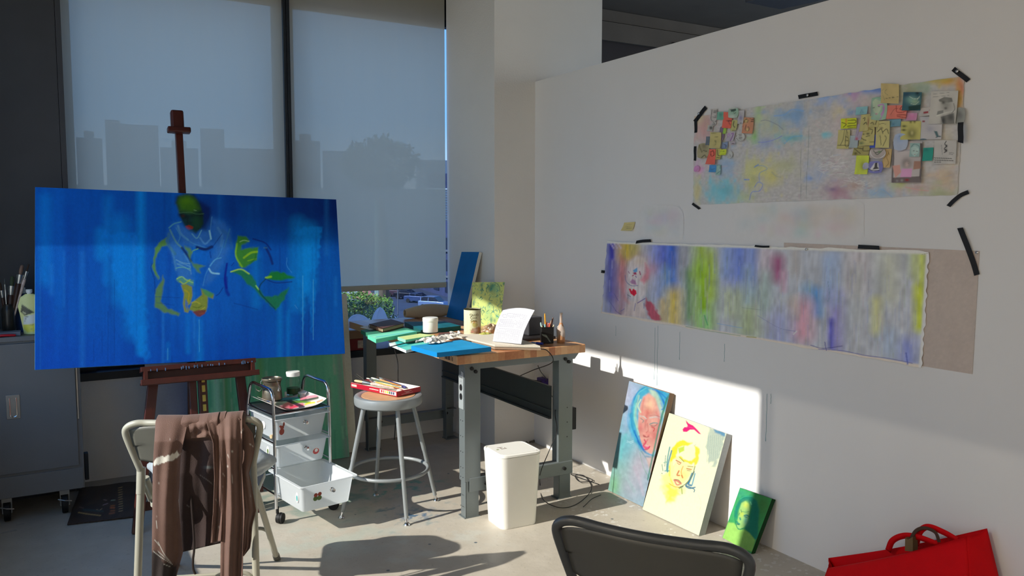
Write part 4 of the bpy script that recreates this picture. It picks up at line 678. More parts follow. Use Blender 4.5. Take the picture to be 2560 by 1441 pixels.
note(Q(R_, 1045, 290, 1330, 640, 10, -8), (138, 136, 130), 'large white paper with a charcoal drawing of a person in a cap', [('p', R_([(1130, 380), (1190, 350), (1270, 360), (1280, 400), (1230, 410), (1140, 400)]), (70, 70, 66)), ('b', *R_([(1210, 430)])[0], 12, 15, (104, 104, 98)), ('b', *R_([(1180, 410)])[0], 5, 4, (50, 50, 48)), ('b', *R_([(1205, 470)])[0], 4, 3, (60, 60, 58)), ('p', R_([(1120, 500), (1180, 490), (1180, 530), (1110, 540)]), (90, 90, 86)), ('p', R_([(1150, 560), (1290, 520), (1300, 640), (1180, 650)]), (84, 84, 80)), K(R_, [(1110, 550), (1200, 520), (1300, 500)], 3, (150, 150, 142)), ('b', *R_([(1180, 600)])[0], 6, 12, (40, 40, 42)), ('b', *R_([(1260, 565)])[0], 9, 10, (56, 56, 56)), K(R_, [(1290, 420), (1300, 480), (1270, 520)], 2, (90, 90, 86)), K(R_, [(1070, 320), (1150, 312), (1240, 302)], .9, (90, 90, 90)), K(R_, [(1070, 350), (1160, 342), (1240, 332)], .9, (90, 90, 90))], x0=.016, hw=(60, 50))
note(Q(R_, 1300, 460, 1415, 640, 0, 0), (112, 114, 110), 'grey charcoal scrap overlapping the right edge of the upper painting', [('b', *R_([(1350, 540)])[0], 9, 12, (74, 76, 76)), ('b', *R_([(1310, 600)])[0], 6, 10, (90, 92, 90))], x0=.011, rnd=.6)
note(Q(R_, 940, 470, 1055, 560, 0, -14), (140, 136, 132), 'white strip with a dark red stamp in the right cluster', [('p', R_([(968, 508), (1020, 500), (1022, 520), (970, 528)]), (118, 22, 34)), K(R_, [(1030, 490), (1055, 480)], 1, (110, 50, 50))], x0=.012)
note(Q(R_, 935, 560, 1170, 800, 0, 0), (140, 138, 138), 'white sketch with a tiny red stamp and a small dark boot, right cluster', [('p', R_([(957, 600), (985, 600), (985, 617), (957, 617)]), (100, 16, 32)), ('b', *R_([(1040, 690)])[0], 10, 9, (116, 116, 124), .8), ('b', *R_([(1000, 560)])[0], 10, 7, (110, 114, 122), .6), ('p', R_([(1080, 710), (1115, 715), (1130, 760), (1155, 765), (1110, 780), (1095, 745)]), (40, 70, 74)), K(R_, [(1100, 778), (1155, 770)], 1)], x0=.014, hw=(36, 34))
note(Q(R_, 735, 610, 945, 805, 0, -4), (142, 138, 82), 'yellow sketch with black brush blots in the right cluster', [('b', *R_([(765, 660)])[0], 6, 3, (36, 36, 24)), ('b', *R_([(760, 700)])[0], 6, 3, (36, 36, 24)), ('b', *R_([(845, 740)])[0], 11, 12, (46, 44, 26)), ('b', *R_([(848, 730)])[0], 4, 6, (146, 142, 96)), ('b', *R_([(835, 612)])[0], 3, 4, (60, 50, 20)), ('b', *R_([(875, 610)])[0], 3, 4, (60, 50, 20))], x0=.016, hw=(34, 34))
note(Q(R_, 615, 590, 735, 670, -2, -10), (84, 116, 128), 'blue-grey paper strip above the pale blue disc', [('b', *R_([(650, 640)])[0], 4, 4, (60, 90, 110))], x0=.013)
note(Q(R_, 655, 735, 810, 920, 0), (128, 136, 150), 'pale blue rounded paper disc in the right cluster', [('b', *R_([(720, 780)])[0], 10, 12, (104, 124, 152), .7), ('b', *R_([(716, 765)])[0], 1.5, 1.5, (60, 90, 110))], x0=.020, rnd=.7)
note(Q(R_, 100, 580, 265, 690, -4, -8), (150, 156, 40), 'lime yellow inked strip at the left of the right cluster', [K(R_, [(105, 620), (150, 640), (120, 670)], 1.8), K(R_, [(170, 600), (245, 595), (245, 625), (170, 630)], 1.6), K(R_, [(165, 660), (255, 650)], 1.8), K(R_, [(170, 680), (250, 670)], 1.2), ('b', *R_([(150, 600)])[0], 2.5, 8, (150, 110, 40))], x0=.016, hw=(20, 34))
note(Q(R_, 65, 700, 190, 900, 4, 0), (142, 136, 90), 'yellow paper with inked church spires, lowest left of the right cluster', [K(R_, [(130, 700), (120, 790), (90, 860)], 1.2), K(R_, [(155, 700), (140, 860), (175, 860), (165, 720)], 1.5), K(R_, [(60, 862), (190, 862)], 1), K(R_, [(145, 770), (170, 780)], 1.6), K(R_, [(145, 810), (170, 815)], 1.6)], x0=.014, hw=(34, 24))
note(Q(R_, 190, 760, 280, 890), (122, 132, 134), 'pale blue-green paper beside the inked spires', [], x0=.012)
note(Q(R_, 260, 640, 330, 810, 14), (124, 116, 130), 'lilac slanted paper with a red tip', [('b', *R_([(262, 795)])[0], 3, 4, (140, 50, 60)), K(R_, [(300, 660), (270, 760)], 1, (90, 80, 90))], x0=.018)
note(Q(R_, 305, 540, 400, 720, 8, -10), (136, 130, 86), 'yellow sketch of a frowning mask, upper left of the right cluster', [K(R_, [(330, 580), (350, 570), (345, 600)], 1.8), K(R_, [(335, 640), (360, 620), (370, 640)], 2), ('b', *R_([(390, 620)])[0], 4, 14, (110, 80, 60))], x0=.020, hw=(34, 22))
note(Q(R_, 400, 555, 500, 670, 0), (138, 132, 88), 'small yellow face sketch beside the frowning mask', [('b', *R_([(430, 580)])[0], 2.4, 2, INK), K(R_, [(410, 630), (430, 620), (440, 640)], 2), K(R_, [(450, 560), (475, 590), (460, 640)], 2.4, (60, 56, 40))], x0=.021)
note(Q(R_, 295, 670, 455, 870, 0, -6), (138, 132, 86), 'yellow sketch of a tilted face in the middle of the right cluster', [('b', *R_([(335, 745)])[0], 2, 2, INK), ('b', *R_([(380, 740)])[0], 4, 2.4, INK), K(R_, [(360, 770), (400, 760)], 1.6), K(R_, [(290, 760), (330, 800), (360, 810)], 1.8), K(R_, [(400, 690), (430, 700), (420, 740)], 1.8), ('b', *R_([(310, 840)])[0], 6, 4, (70, 84, 60)), K(R_, [(400, 830), (450, 825)], 1.2)], x0=.018, hw=(34, 30))
note(Q(R_, 410, 750, 515, 890), (52, 66, 130), 'deep blue paper between the yellow sketches', [], x0=.0165)
note(Q(R_, 470, 605, 615, 890, 0, 0), (142, 136, 92), 'tall yellow sketch of hands joined over a face, right cluster', [K(R_, [(500, 640), (540, 630), (570, 640)], 1.2, (80, 76, 56)), ('b', *R_([(525, 680)])[0], 4, 2.5, (80, 70, 50)), K(R_, [(480, 720), (520, 690), (540, 740)], 1.8), K(R_, [(540, 720), (580, 690), (600, 740)], 1.8), K(R_, [(510, 760), (520, 860)], 1.4), K(R_, [(560, 760), (575, 790), (540, 870)], 1.4), K(R_, [(510, 800), (550, 800)], 1), K(R_, [(480, 700), (480, 620)], 1)], x0=.022, hw=(44, 26))
note(Q(R_, 230, 870, 400, 970, 6, 0), (122, 116, 74), 'dark olive sketch strip beneath the tilted face', [K(R_, [(240, 900), (300, 950)], 2), K(R_, [(260, 890), (330, 900)], 2), K(R_, [(330, 880), (330, 920), (400, 920)], 1.6), ('b', *R_([(250, 950)])[0], 4, 4, (60, 56, 30))], x0=.014, hw=(18, 26))
note(Q(R_, 400, 895, 575, 1005, 0), (132, 124, 120), 'round plate-shaped sketch under the right cluster', [K(R_, [(402, 900), (420, 970), (490, 1003), (560, 960), (575, 900)], 1.6, (170, 160, 160)), K(R_, [(440, 920), (480, 960), (540, 910)], 2, (60, 70, 56)), K(R_, [(460, 940), (520, 930)], 2, (50, 50, 50)), K(R_, [(430, 905), (550, 900)], 1.4, (70, 60, 60)), ('b', *R_([(500, 930)])[0], 4, 3, (80, 104, 70))], x0=.018, rnd=.6, hw=(26, 34))
note(Q(R_, 255, 970, 390, 1170, 6, 0), (148, 158, 60), 'large lime green sketch at the bottom of the right cluster', [('b', *R_([(330, 1080)])[0], 7, 12, (104, 110, 50), .9), ('b', *R_([(345, 1070)])[0], 3.5, 5, (150, 158, 80), .8)], x0=.015, hw=(30, 24))
note(Q(R_, 330, 1045, 400, 1120, 0), (126, 128, 140), 'lilac round paper overlapping the lime green sketch', [], x0=.019, rnd=.9)
note(Q(R_, 390, 1030, 545, 1160, 0), (92, 92, 134), 'violet sketch with a white and black ship shape below the round plate sketch', [('p', R_([(400, 1120), (450, 1050), (490, 1050), (500, 1120), (440, 1140)]), (168, 164, 170)), ('p', R_([(455, 1050), (480, 1045), (480, 1090), (500, 1110), (430, 1120), (450, 1090)]), (16, 16, 18)), K(R_, [(380, 1110), (430, 1130), (500, 1130)], 1.8)], x0=.020, rnd=.5, hw=(26, 32))
note(Q(R_, 545, 900, 630, 1100, 8), (142, 122, 84), 'orange-tan strip sketch right of the violet sketch', [K(R_, [(600, 940), (580, 990), (600, 1050), (570, 1090)], 1.5, (100, 76, 44)), K(R_, [(590, 920), (605, 960)], 1.5, (90, 70, 44))], x0=.013, hw=(34, 18))
note(Q(R_, 640, 820, 955, 1260, 4, 0), (138, 132, 130), 'tall dark-edged sheet with a small portrait in a pink top, right note cluster', [('p', R_([(640, 820), (655, 820), (660, 1000), (650, 1180), (650, 1260), (630, 1260)]), (70, 66, 66)), ('p', R_([(935, 840), (965, 840), (960, 1100), (945, 1260), (925, 1200), (940, 1000)]), (56, 52, 54)), ('p', R_([(640, 1205), (950, 1190), (950, 1258), (640, 1262)]), (74, 66, 66)), ('b', *R_([(795, 1230)])[0], 5, 3, (120, 24, 30)), ('b', *R_([(790, 1055)])[0], 11, 12, (60, 50, 46)), ('b', *R_([(792, 1065)])[0], 6, 8, (154, 140, 134)), ('p', R_([(740, 1110), (850, 1110), (840, 1200), (720, 1200)]), (156, 112, 142)), ('p', R_([(640, 1080), (720, 1070), (730, 1150), (670, 1210)]), (150, 110, 100)), ('p', R_([(870, 1030), (940, 1030), (940, 1110), (860, 1120)]), (120, 88, 74)), K(R_, [(780, 1060), (785, 1060)], 1), K(R_, [(805, 1058), (812, 1058)], 1), K(R_, [(700, 930), (900, 900)], 3, (120, 118, 122)), ('b', *R_([(740, 1235)])[0], 3, 3, (120, 116, 112)), ('b', *R_([(690, 1240)])[0], 3, 3, (110, 106, 104))], x0=.013, hw=(70, 50))
note(Q(R_, 830, 840, 935, 985, 0), (112, 134, 130), 'small mint sketch of a face overlapping the tall framed sheet', [('p', R_([(840, 890), (880, 870), (920, 900), (910, 950), (875, 980), (840, 950)]), (132, 150, 144)), K(R_, [(860, 920), (872, 922)], 1.6), K(R_, [(895, 925), (908, 928)], 1.6), K(R_, [(840, 880), (870, 850), (920, 870), (930, 920)], 1.6, (60, 90, 90)), K(R_, [(870, 960), (885, 958)], 1.2, (120, 60, 60))], x0=.0185, hw=(26, 20))
note(Q(R_, 968, 890, 1075, 1030, 2, -4), TEA, 'solid teal square paper right of the tall framed sheet', [('b', *R_([(1000, 910)])[0], 8, 5, (30, 90, 84))], x0=.013)
note(Q(R_, 945, 765, 1015, 805, 0, -3), (62, 88, 100), 'narrow dark blue paper above the teal square', [], x0=.0165)
note(Q(R_, 1085, 810, 1320, 1060, 4, 0), (138, 136, 132), 'white page with a small ink figure and handwriting, lower right of the upper painting', [K(R_, [(1210, 820), (1195, 850), (1215, 870), (1190, 900), (1215, 920), (1190, 940)], 2.2, (30, 30, 32)), ('b', *R_([(1208, 915)])[0], 3.4, 4, (20, 20, 22)), ('b', *R_([(1213, 870)])[0], 2.6, 3.4, (20, 20, 22)), K(R_, [(1160, 860), (1170, 960)], 1, (90, 90, 90)), K(R_, [(1240, 940), (1290, 945)], 1, (60, 60, 60)), K(R_, [(1240, 955), (1280, 960)], 1, (60, 60, 60))]+[K(R_, [(1085+i*24, 995+i*1), (1100+i*24, 998+i)], 1.8, (24, 24, 24)) for i in range(8)]+[K(R_, [(1085+i*26, 1018+i*1), (1102+i*26, 1020+i)], 1.8, (24, 24, 24)) for i in range(8)]+[K(R_, [(1085+i*26, 1040), (1100+i*26, 1041)], 1.8, (24, 24, 24)) for i in range(3)], x0=.012, hw=(56, 50), curl=.003)
note([(1561, 557), (1588, 555), (1584, 577), (1556, 577)], (150, 138, 92), 'single yellow sticky note with writing, curling off the wall above the lower painting', [K(lambda l: l, [(1566, 562), (1583, 561)], .9, (90, 80, 60)), K(lambda l: l, [(1566, 567), (1583, 566)], .9, (90, 80, 60)), K(lambda l: l, [(1566, 571), (1580, 571)], .9, (90, 80, 60))], name='sticky_note', cat='note', x0=.003, group=None, curl=.012)
# ---- black tape
m_tape = mat('black_gaffer_tape', (15, 15, 17), .55, bump=.2, bscale=200)
def tape(pts, w, label, x0=.0065):
    n = 8; path = [np.array(q[:2]) for q in bez([(x, y, 0) for x, y in pts], n)] if len(pts) > 2 else [np.array(pts[0])*(1-k/10)+np.array(pts[1])*k/10 for k in range(11)]
    L_, R2 = [], []; R = random.Random(int(pts[0][0]))
    for i, p in enumerate(path):
        a = path[max(i-1, 0)]; b = path[min(i+1, len(path)-1)]; d = (b-a)/np.linalg.norm(b-a); nn = np.array([-d[1], d[0]])*w/2
        e = d*(R.uniform(-2, 2)) if i in (0, len(path)-1) else 0
        L_.append(pl(*(p+nn+e), 0, XP-x0)); R2.append(pl(*(p-nn-e), 0, XP-x0))
    P = np.array([L_, R2]); P[..., 0] -= .0016*np.sin(np.linspace(0, 6, P.shape[1]))
    mb = MB().grid(P); o = mb.build('tape_strip', m_tape, smooth=0, solid=.0006); return tag(o, label, 'tape', 'black tape strips on the partition')
tape([(1765, 268), (1736, 305)], 9, 'slanted black tape strip at the top left corner of the upper painting', .007)
tape([(1740, 296), (1739, 332)], 7, 'short vertical black tape strip under the top left corner of the upper painting')
tape([(1738, 366), (1737, 402)], 6, 'thin vertical black tape strip halfway down the left edge of the upper painting')
tape([(2383, 172), (2421, 202)], 13, 'slanted black tape strip at the top right corner of the upper painting', .007)
tape([(1996, 243), (2044, 234)], 10, 'black tape strip at the middle of the top edge of the upper painting', .007)
tape([(2402, 306), (2401, 357)], 14, 'wide vertical black tape strip on the right edge of the upper painting', .026)
tape([(2371, 516), (2385, 502), (2402, 488), (2421, 480)], 10, 'crumpled black tape strip at the bottom right corner of the upper painting', .007)
tape([(1731, 509), (1749, 523)], 6, 'small black tape scrap at the bottom left corner of the upper painting')
tape([(1590, 606), (1608, 603), (1627, 602)], 7, 'short black tape strip on the top edge of the lower painting, above the clown face', .0115)
tape([(1887, 615), (1905, 617), (1923, 617)], 5, 'short black tape strip at the middle of the top edge of the lower painting', .0115)
tape([(2145, 617), (2198, 620)], 10, 'black tape strip on the top edge of the lower painting, right half', .0115)
tape([(2400, 570), (2418, 614), (2432, 655), (2442, 688)], 14, 'long bent black tape strip at the top right corner of the beige canvas strip', .007)
tape([(1503, 679), (1516, 681)], 7, 'tiny black tape scrap left of the lower painting')
m_pin = mat('pin_metal', (190, 192, 196), .3, metal=.9)
for (x, y, xo, lb) in [(2393, 178, .012, 'silver pushpin through the tape at the top right corner of the upper painting'), (2019, 238, .012, 'silver pushpin through the tape on the top edge of the upper painting'), (1747, 284, .012, 'silver pushpin through the slanted tape at the top left of the upper painting'), (2443, 632, .003, 'silver pushpin at the top right corner of the beige canvas strip'), (2016, 624, .012, 'dull pushpin on the top edge of the lower painting')]:
    c = pl(x, y, 0, XP-xo); o = MB().lathe([(.0045, 0), (.0058, .0015), (.0056, .003), (.003, .0045), (0, .005)], c, 12, (-1, 0, 0)).build('pushpin', m_pin); tag(o, lb, 'pin', 'pushpins in the partition')
# ================================================================ furniture
V3 = lambda *a: np.array(a, float)
# ---- storage cabinet on casters
m_cab = mat('cabinet_steel', (116, 117, 119), .5, var=.06, scale=3, metal=.15, bump=.1, bscale=300)
m_chr = mat('chrome', (214, 216, 220), .12, metal=1, var=.02)
m_rub = mat('black_rubber', (20, 20, 22), .6)
m_steel = mat('brushed_steel', (160, 160, 158), .35, metal=.9)
t = thing('storage_cabinet', 'dark grey steel cabinet on casters behind the left end of the blue canvas', 'cabinet', (-.1, 4.85, 0))
MB().box(XL+.012, .155, 4.61, 4.965, .125, .905).build('body', m_cab, t, smooth=0, bevel=.003)
MB().box(XL+.010, .160, 4.60, 4.975, .905, .930).build('worktop', m_cab, t, smooth=0, bevel=.003)
d = MB().box(XL+.03, .132, 4.598, 4.612, .25, .895).build('door', m_cab, t, smooth=0, bevel=.002)
h = MB(); h.box(-.170, -.112, 4.593, 4.599, .525, .645); h.build('recess_plate', m_steel, d, smooth=0, bevel=.002)
MB().tube(fillet([(-.155, 4.592, .63), (-.155, 4.590, .535), (-.127, 4.590, .535), (-.127, 4.592, .63)], .014), .0035, 8).build('door_handle', m_chr, d)
MB().box(.136, .141, 4.602, 4.612, .49, .895).build('edge_strip', m_chr, t, smooth=0)
MB().box(XL+.02, .150, 4.603, 4.612, .128, .235).build('plinth', m_cab, t, smooth=0, bevel=.002)
MB().box(.157, .176, 4.62, 4.66, .16, .30).build('bumper', m_rub, t, smooth=0, bevel=.003)
for x, y in ((.062, 4.65), (-.19, 4.66), (.062, 4.92), (-.26, 4.92)):
    c = MB(); c.cyl((x-.014, y, .05), (x+.014, y, .05), .05, .05, 24); c = c.build('caster_wheel', m_rub, t, bevel=.003)
    MB().box(x-.022, x+.022, y-.02, y+.03, .098, .126).box(x-.022, x-.017, y-.016, y+.02, .04, .11).box(x+.017, x+.022, y-.016, y+.02, .04, .11).tube([(x-.03, y-.045, .085), (x+.0, y-.06, .078), (x+.03, y-.05, .07)], .003, 6).build('caster_fork', m_steel, c, smooth=0)

# ---- easel
m_eas = mat('easel_mahogany', (74, 30, 22), .4, var=.25, scale=10, stretch=(1, 1, .12), coat=.2, bump=.08)
UP = nrm(np.cross(nrm(CC[1]-CC[0]), CN)); UP = UP if UP[2] > 0 else -UP
CB = (CC[2]+CC[3])/2; BN = -CN; EXX = V3(1, 0, 0)
def ep(x, s, b): return CB+EXX*(x-CB[0])+UP*s+BN*b+V3(0, 0, 0)        # x world, s up the slope, b behind the face
t = thing('easel', 'dark red-brown wooden studio easel carrying the blue canvas', 'easel', (.68, 4.3, 0))
zs = lambda z: (z-CB[2])/UP[2]
MX = .672
m = MB().obox(ep(MX-.022, (zs(.04)+zs(2.0))/2, .062), EXX*.018, BN*.016, UP*(zs(2.0)-zs(.04))/2); m.build('mast', m_eas, t, smooth=0, bevel=.003)
m = MB().obox(ep(MX+.024, (zs(.02)+zs(.80))/2, .052), EXX*.021, BN*.014, UP*(zs(.80)-zs(.02))/2)
rl = m.build('ratchet_rail', m_eas, t, smooth=0, bevel=.003)
m_yt = mat('yellow_ratchet_teeth', (196, 170, 74), .5)
mb = MB()
for i in range(11): mb.obox(ep(MX+.026, zs(.70-i*.047), .036), EXX*.008, BN*.003, UP*.017)
mb.build('ratchet_teeth', m_yt, rl, smooth=0, bevel=.002)
# top clamp
s0 = zs(2.03)
MB().obox(ep(MX-.03, s0, .045), EXX*.032, BN*.022, UP*.062).build('top_clamp', m_eas, t, smooth=0, bevel=.01)
MB().obox(ep(MX-.028, s0-.055, .018), EXX*.057, BN*.020, UP*.015).build('clamp_bar', m_eas, t, smooth=0, bevel=.006)
# tray: ledge under the canvas, dark well and front lip
TL0, TR0 = .405, .955
m = MB().obox(ep((TL0+TR0)/2, -.018, .018), EXX*(TR0-TL0)/2, BN*.030, UP*.012).build('canvas_ledge', m_eas, t, smooth=0, bevel=.002)
m = MB().obox(ep((TL0+TR0)/2, -.060, .040), EXX*((TR0-TL0)/2-.012), BN*.008, UP*.036); m.obox(ep((TL0+TR0)/2, -.088, .005), EXX*((TR0-TL0)/2), BN*.040, UP*.006)
tr = m.build('paint_tray', m_eas, t, smooth=0, bevel=.002)
MB().obox(ep((TL0+TR0)/2, -.084, -.038), EXX*((TR0-TL0)/2+.006), BN*.006, UP*.014).build('tray_lip', m_eas, tr, smooth=0, bevel=.002)
m = MB().obox(ep(TL0+.02, -.055, .005), EXX*.008, BN*.034, UP*.026).obox(ep(TR0-.02, -.055, .005), EXX*.008, BN*.034, UP*.026); m.build('tray_cheek', m_eas, tr, smooth=0)
# paint dribbles on the ledge
m_dr = mat('paint_dribbles', (96, 140, 190), .4, var=.4, scale=40); mb = MB(); R = random.Random(2)
for i in range(26):
    x = R.uniform(TL0+.03, TR0-.02); mb.obox(ep(x, -.022-R.random()*.006, -.0135), EXX*.0015, BN*.0008, UP*R.uniform(.003, .009))
mb.build('paint_dribbles', m_dr, t, smooth=0)
# legs
for (xt, xb) in ((.470, .365), (.885, .925)):
    a = ep(xt, -.06, .062); b = ep(xb, zs(.0), .062); b[2] = .0
    dd = b-a; L_ = np.linalg.norm(dd); dn = dd/L_; sd = nrm(np.cross(dn, BN))
    MB().obox((a+b)/2, sd*.024, BN*.013, dn*L_/2).build('leg', m_eas, t, smooth=0, bevel=.003)
a = ep(MX, .35, .085); b = V3(MX+.02, 4.76, .0); dd = b-a; L_ = np.linalg.norm(dd); dn = dd/L_
MB().obox((a+b)/2, EXX*.02, nrm(np.cross(dn, EXX))*.012, dn*L_/2).build('rear_leg', m_eas, t, smooth=0, bevel=.003)
MB().obox(ep(MX, zs(.13), .082), EXX*.30, BN*.010, UP*.022).build('cross_rail', m_eas, t, smooth=0, bevel=.003)

# ---- large panels leaning on the window wall
def lean_panel(name, label, x0, x1, yb, yt, zt, th, base, paint, side, ill, hw):
    P = quadP([(x0, yt, zt), (x1, yt, zt), (x1, yb, .003), (x0, yb, .003)], *hw); a = Art(P, base, ill); paint(a); t = thing(name, label, 'painting', ((x0+x1)/2, yb, 0))
    art_object('canvas_face', a, th*.5, m_canv, t, side=side)
    n = nrm(np.cross(P[0, -1]-P[0, 0], P[-1, 0]-P[0, 0])); ev = nrm(P[-1, 0]-P[0, 0]); H = np.linalg.norm(P[-1, 0]-P[0, 0]); o = P.reshape(-1, 3).mean(0)+n*th*.75; mb = MB()
    for s in (-1, 1): mb.obox(o+EXX*s*((x1-x0)/2-.025), EXX*.02, n*th*.22, ev*(H/2-.045)); mb.obox(o+ev*s*(H/2-.025), EXX*((x1-x0)/2-.005), n*th*.22, ev*.018)
    mb.build('stretcher_bar', m_raw, t, smooth=0)
def pg(a):
    a.mix(a.nz(2, 26, 3)*.8, (40, 84, 62)); a.mix(a.nz(2, 60, 5)*.5, (70, 116, 92)); R = random.Random(3)
    for x, c, s, w in [(560, (44, 78, 40), .8, 26), (540, (86, 120, 108), .7, 18), (600, (38, 92, 72), .7, 40), (690, (36, 90, 66), .7, 40), (720, (96, 106, 92), .6, 8), (780, (44, 96, 72), .6, 30), (846, (72, 86, 80), .8, 12), (862, (96, 170, 130), .6, 10), (648, (50, 86, 36), .7, 16), (505, (44, 104, 80), .8, 30)]: a.stroke([(x, 880), (x+20*(x-400)/400, 1150)], w, c, s, 1.1)
    for i in range(90):
        x = R.uniform(490, 865); y = R.uniform(880, 1100); a.stroke([(x, y), (x+3, y+R.uniform(20, 120))], R.uniform(2, 7), R.choice([(36, 86, 62), (78, 122, 96), (90, 104, 92)]), .4, .8)
IG = (.20, .22, .22)
lean_panel('painted_canvas', 'tall green streaked canvas leaning on the window wall behind the easel', .76, 1.645, 4.84, 5.01, .95, .036, (52, 104, 80), pg, (70, 110, 92), IG, (150, 230))
lean_panel('primed_canvas', 'bare white primed canvas leaning behind the green streaked one', .86, 1.728, 4.935, 5.09, 1.02, .03, (128, 128, 116), lambda a: a.jit(.05, 8, 8, 3), (140, 140, 130), IG, (24, 24))
def ps(a): a.mix(np.clip((a.X-390)/80, 0, 1)*.8, (52, 56, 72)); a.jit(.1, 6, 6, 5)
lean_panel('painted_canvas', 'slate grey canvas leaning on the window wall between the easel legs', .50, .745, 4.93, 5.06, .78, .03, (80, 82, 84), ps, (60, 60, 64), IG, (60, 40))

# ---- workbench
def wood_mat():
    m, nt, b = NT('butcher_block'); N = nt.nodes.new; L = nt.links.new; tc = N('ShaderNodeTexCoord')
    def axis(k):   # lamella index across x, grain along y
        sp = N('ShaderNodeSeparateXYZ'); L(tc.outputs['Object'], sp.inputs[0]); return sp.outputs[k]
    mu = N('ShaderNodeMath'); mu.operation = 'MULTIPLY'; mu.inputs[1].default_value = 1/.038; L(axis(0), mu.inputs[0])
    fl = N('ShaderNodeMath'); fl.operation = 'FLOOR'; L(mu.outputs[0], fl.inputs[0])
    wn = N('ShaderNodeTexWhiteNoise'); wn.noise_dimensions = '1D'; L(fl.outputs[0], wn.inputs['W'])
    mp = N('ShaderNodeMapping'); mp.inputs['Scale'].default_value = (60, 4, 60); L(tc.outputs['Object'], mp.inputs[0])
    nz = N('ShaderNodeTexNoise'); nz.inputs['Scale'].default_value = 1.2; nz.inputs['Detail'].default_value = 5; L(mp.outputs[0], nz.inputs['Vector'])
    ad = N('ShaderNodeMath'); ad.operation = 'MULTIPLY_ADD'; L(nz.outputs[0], ad.inputs[0]); ad.inputs[1].default_value = .5; L(wn.outputs[0], ad.inputs[2])
    cr = N('ShaderNodeValToRGB'); e = cr.color_ramp.elements; e[0].position = .1; e[0].color = (*lin((160, 98, 62)), 1); e[1].position = 1.3 if False else 1; e[1].color = (*lin((214, 168, 122)), 1)
    k = e.new(.5); k.color = (*lin((190, 130, 88)), 1); L(ad.outputs[0], cr.inputs[0]); L(cr.outputs[0], b.inputs['Base Color']); b.inputs['Roughness'].default_value = .38; return m
m_wood = wood_mat()
m_bs = mat('bench_steel', (112, 120, 122), .42, var=.05, scale=5, metal=.25)
m_bsd = mat('bench_stringer_steel', (62, 66, 66), .45, metal=.2)
BX0, BX1, BY0, BY1, BZ = 1.735, 2.505, 3.492, 5.075, .84
t = thing('workbench', 'long butcher-block workbench with grey steel legs beside the pier', 'workbench', (2.12, 4.28, 0))
tp = MB().box(BX0, BX1, BY0, BY1, BZ-.045, BZ).build('bench_top', m_wood, t, smooth=0, bevel=.004)
m_ink = mat('black_print', (30, 24, 22), .6)
mb = MB()
for i, (w_, h_) in enumerate([(.006, .02), (.004, .026), (.012, .020), (.009, .017), (.011, .019), (.008, .015)]): mb.box(BX0-.0006, BX0+.001, 3.535+i*.016, 3.535+i*.016+w_, .808, .808+h_)
mb.build('printed_mark', m_ink, tp, smooth=0)
def bleg(x, y, sgn, fr):
    m = MB(); ox = .030 if sgn < 0 else .030
    # C-channel leg: outer face (towards room end) and two flanges, telescoping foot
    m.box(x-.045, x+.045, y-.002, y+.002, .19, BZ-.05).box(x-.045, x-.041, y, y+.060*fr, .19, BZ-.05) if fr > 0 else m.box(x-.045, x+.045, y-.002, y+.002, .19, BZ-.05).box(x-.045, x-.041, y-.060, y, .19, BZ-.05)
    o = m.build('leg', m_bs, t, smooth=0, bevel=.002)
    f = MB().box(x-.036, x+.036, y+.003*fr, y+.007*fr, .004, .30) if fr > 0 else MB().box(x-.036, x+.036, y-.007, y-.003, .004, .30)
    if fr > 0: f.box(x-.038, x-.034, y+.003, y+.055, .004, .30)
    else: f.box(x-.038, x-.034, y-.055, y-.003, .004, .30)
    f.box(x-.045, x+.045, min(y, y+.07*fr), max(y, y+.07*fr), 0, .005)
    f.build('leg_extension', m_bs, o, smooth=0)
    return o
LX0, LX1, LY0, LY1 = 1.838, 2.400, 3.525, 4.97
legs = []
for x in (LX0, LX1):
    legs.append(bleg(x, LY0, -1, 1)); bleg(x, LY1, -1, -1)
    q = MB()
    for (dx, z) in ((-.006, .765), (.016, .748)): q.cyl((x+dx, LY0-.012, z), (x+dx, LY0-.001, z), .0095, .0095, 6)
    q.build('bolt', m_dark, t, smooth=0)
q = MB()
for z in (.50, .42, .34, .26, .21, .12, .06):
    for dx in (-.012, .012): q.cyl((LX0-.0462, LY0+.03+dx, z), (LX0-.0448, LY0+.03+dx, z), .0025, .0025, 8)
for z in (.5, .42, .34): q.cyl((LX1+.01, LY0-.0032, z), (LX1+.01, LY0-.002, z), .003, .003, 8)
q.build('punched_holes', m_dark, legs[0], smooth=0)
for y, s in ((LY0-.004, 1), (LY1+.004, -1)):
    a, b = sorted((y, y+.05*s)); m = MB().prism([(BX0+.045, y, BZ-.046), (BX1-.02, y, BZ-.046), (BX1-.05, y, BZ-.080), (BX0+.075, y, BZ-.080)], (0, .004*s, 0)); m.box(BX0+.045, BX1-.02, a, b, BZ-.050, BZ-.0455)
    m.build('top_bracket', m_bs, t, smooth=0)
    m = MB().box(LX0-.02, LX1+.045, y-.002, y+.002, .135, .205).box(LX0-.02, LX1+.045, a, b, .203, .207)
    m.build('end_rail', m_bs, t, smooth=0, bevel=.0015)
    q = MB().cyl((LX0+.07, y-.012, .17), (LX0+.07, y+.012, .17), .009, .009, 12).cyl((LX1-.01, y-.012, .17), (LX1-.01, y+.012, .17), .009, .009, 12); q.build('bolt', m_dark, t, smooth=0)
sx = LX1-.06
MB().box(sx, sx+.004, LY0+.05, LY1-.05, .435, .615).box(sx-.012, sx, LY0+.05, LY1-.05, .605, .615).box(sx-.012, sx, LY0+.05, LY1-.05, .435, .445).box(sx-.006, sx, LY0+.05, LY1-.05, .475, .485).build('stringer', m_bsd, t, smooth=0)
m_plate = mat('outlet_plate', (176, 184, 186), .35, metal=.3)
px0 = LX0-.0465
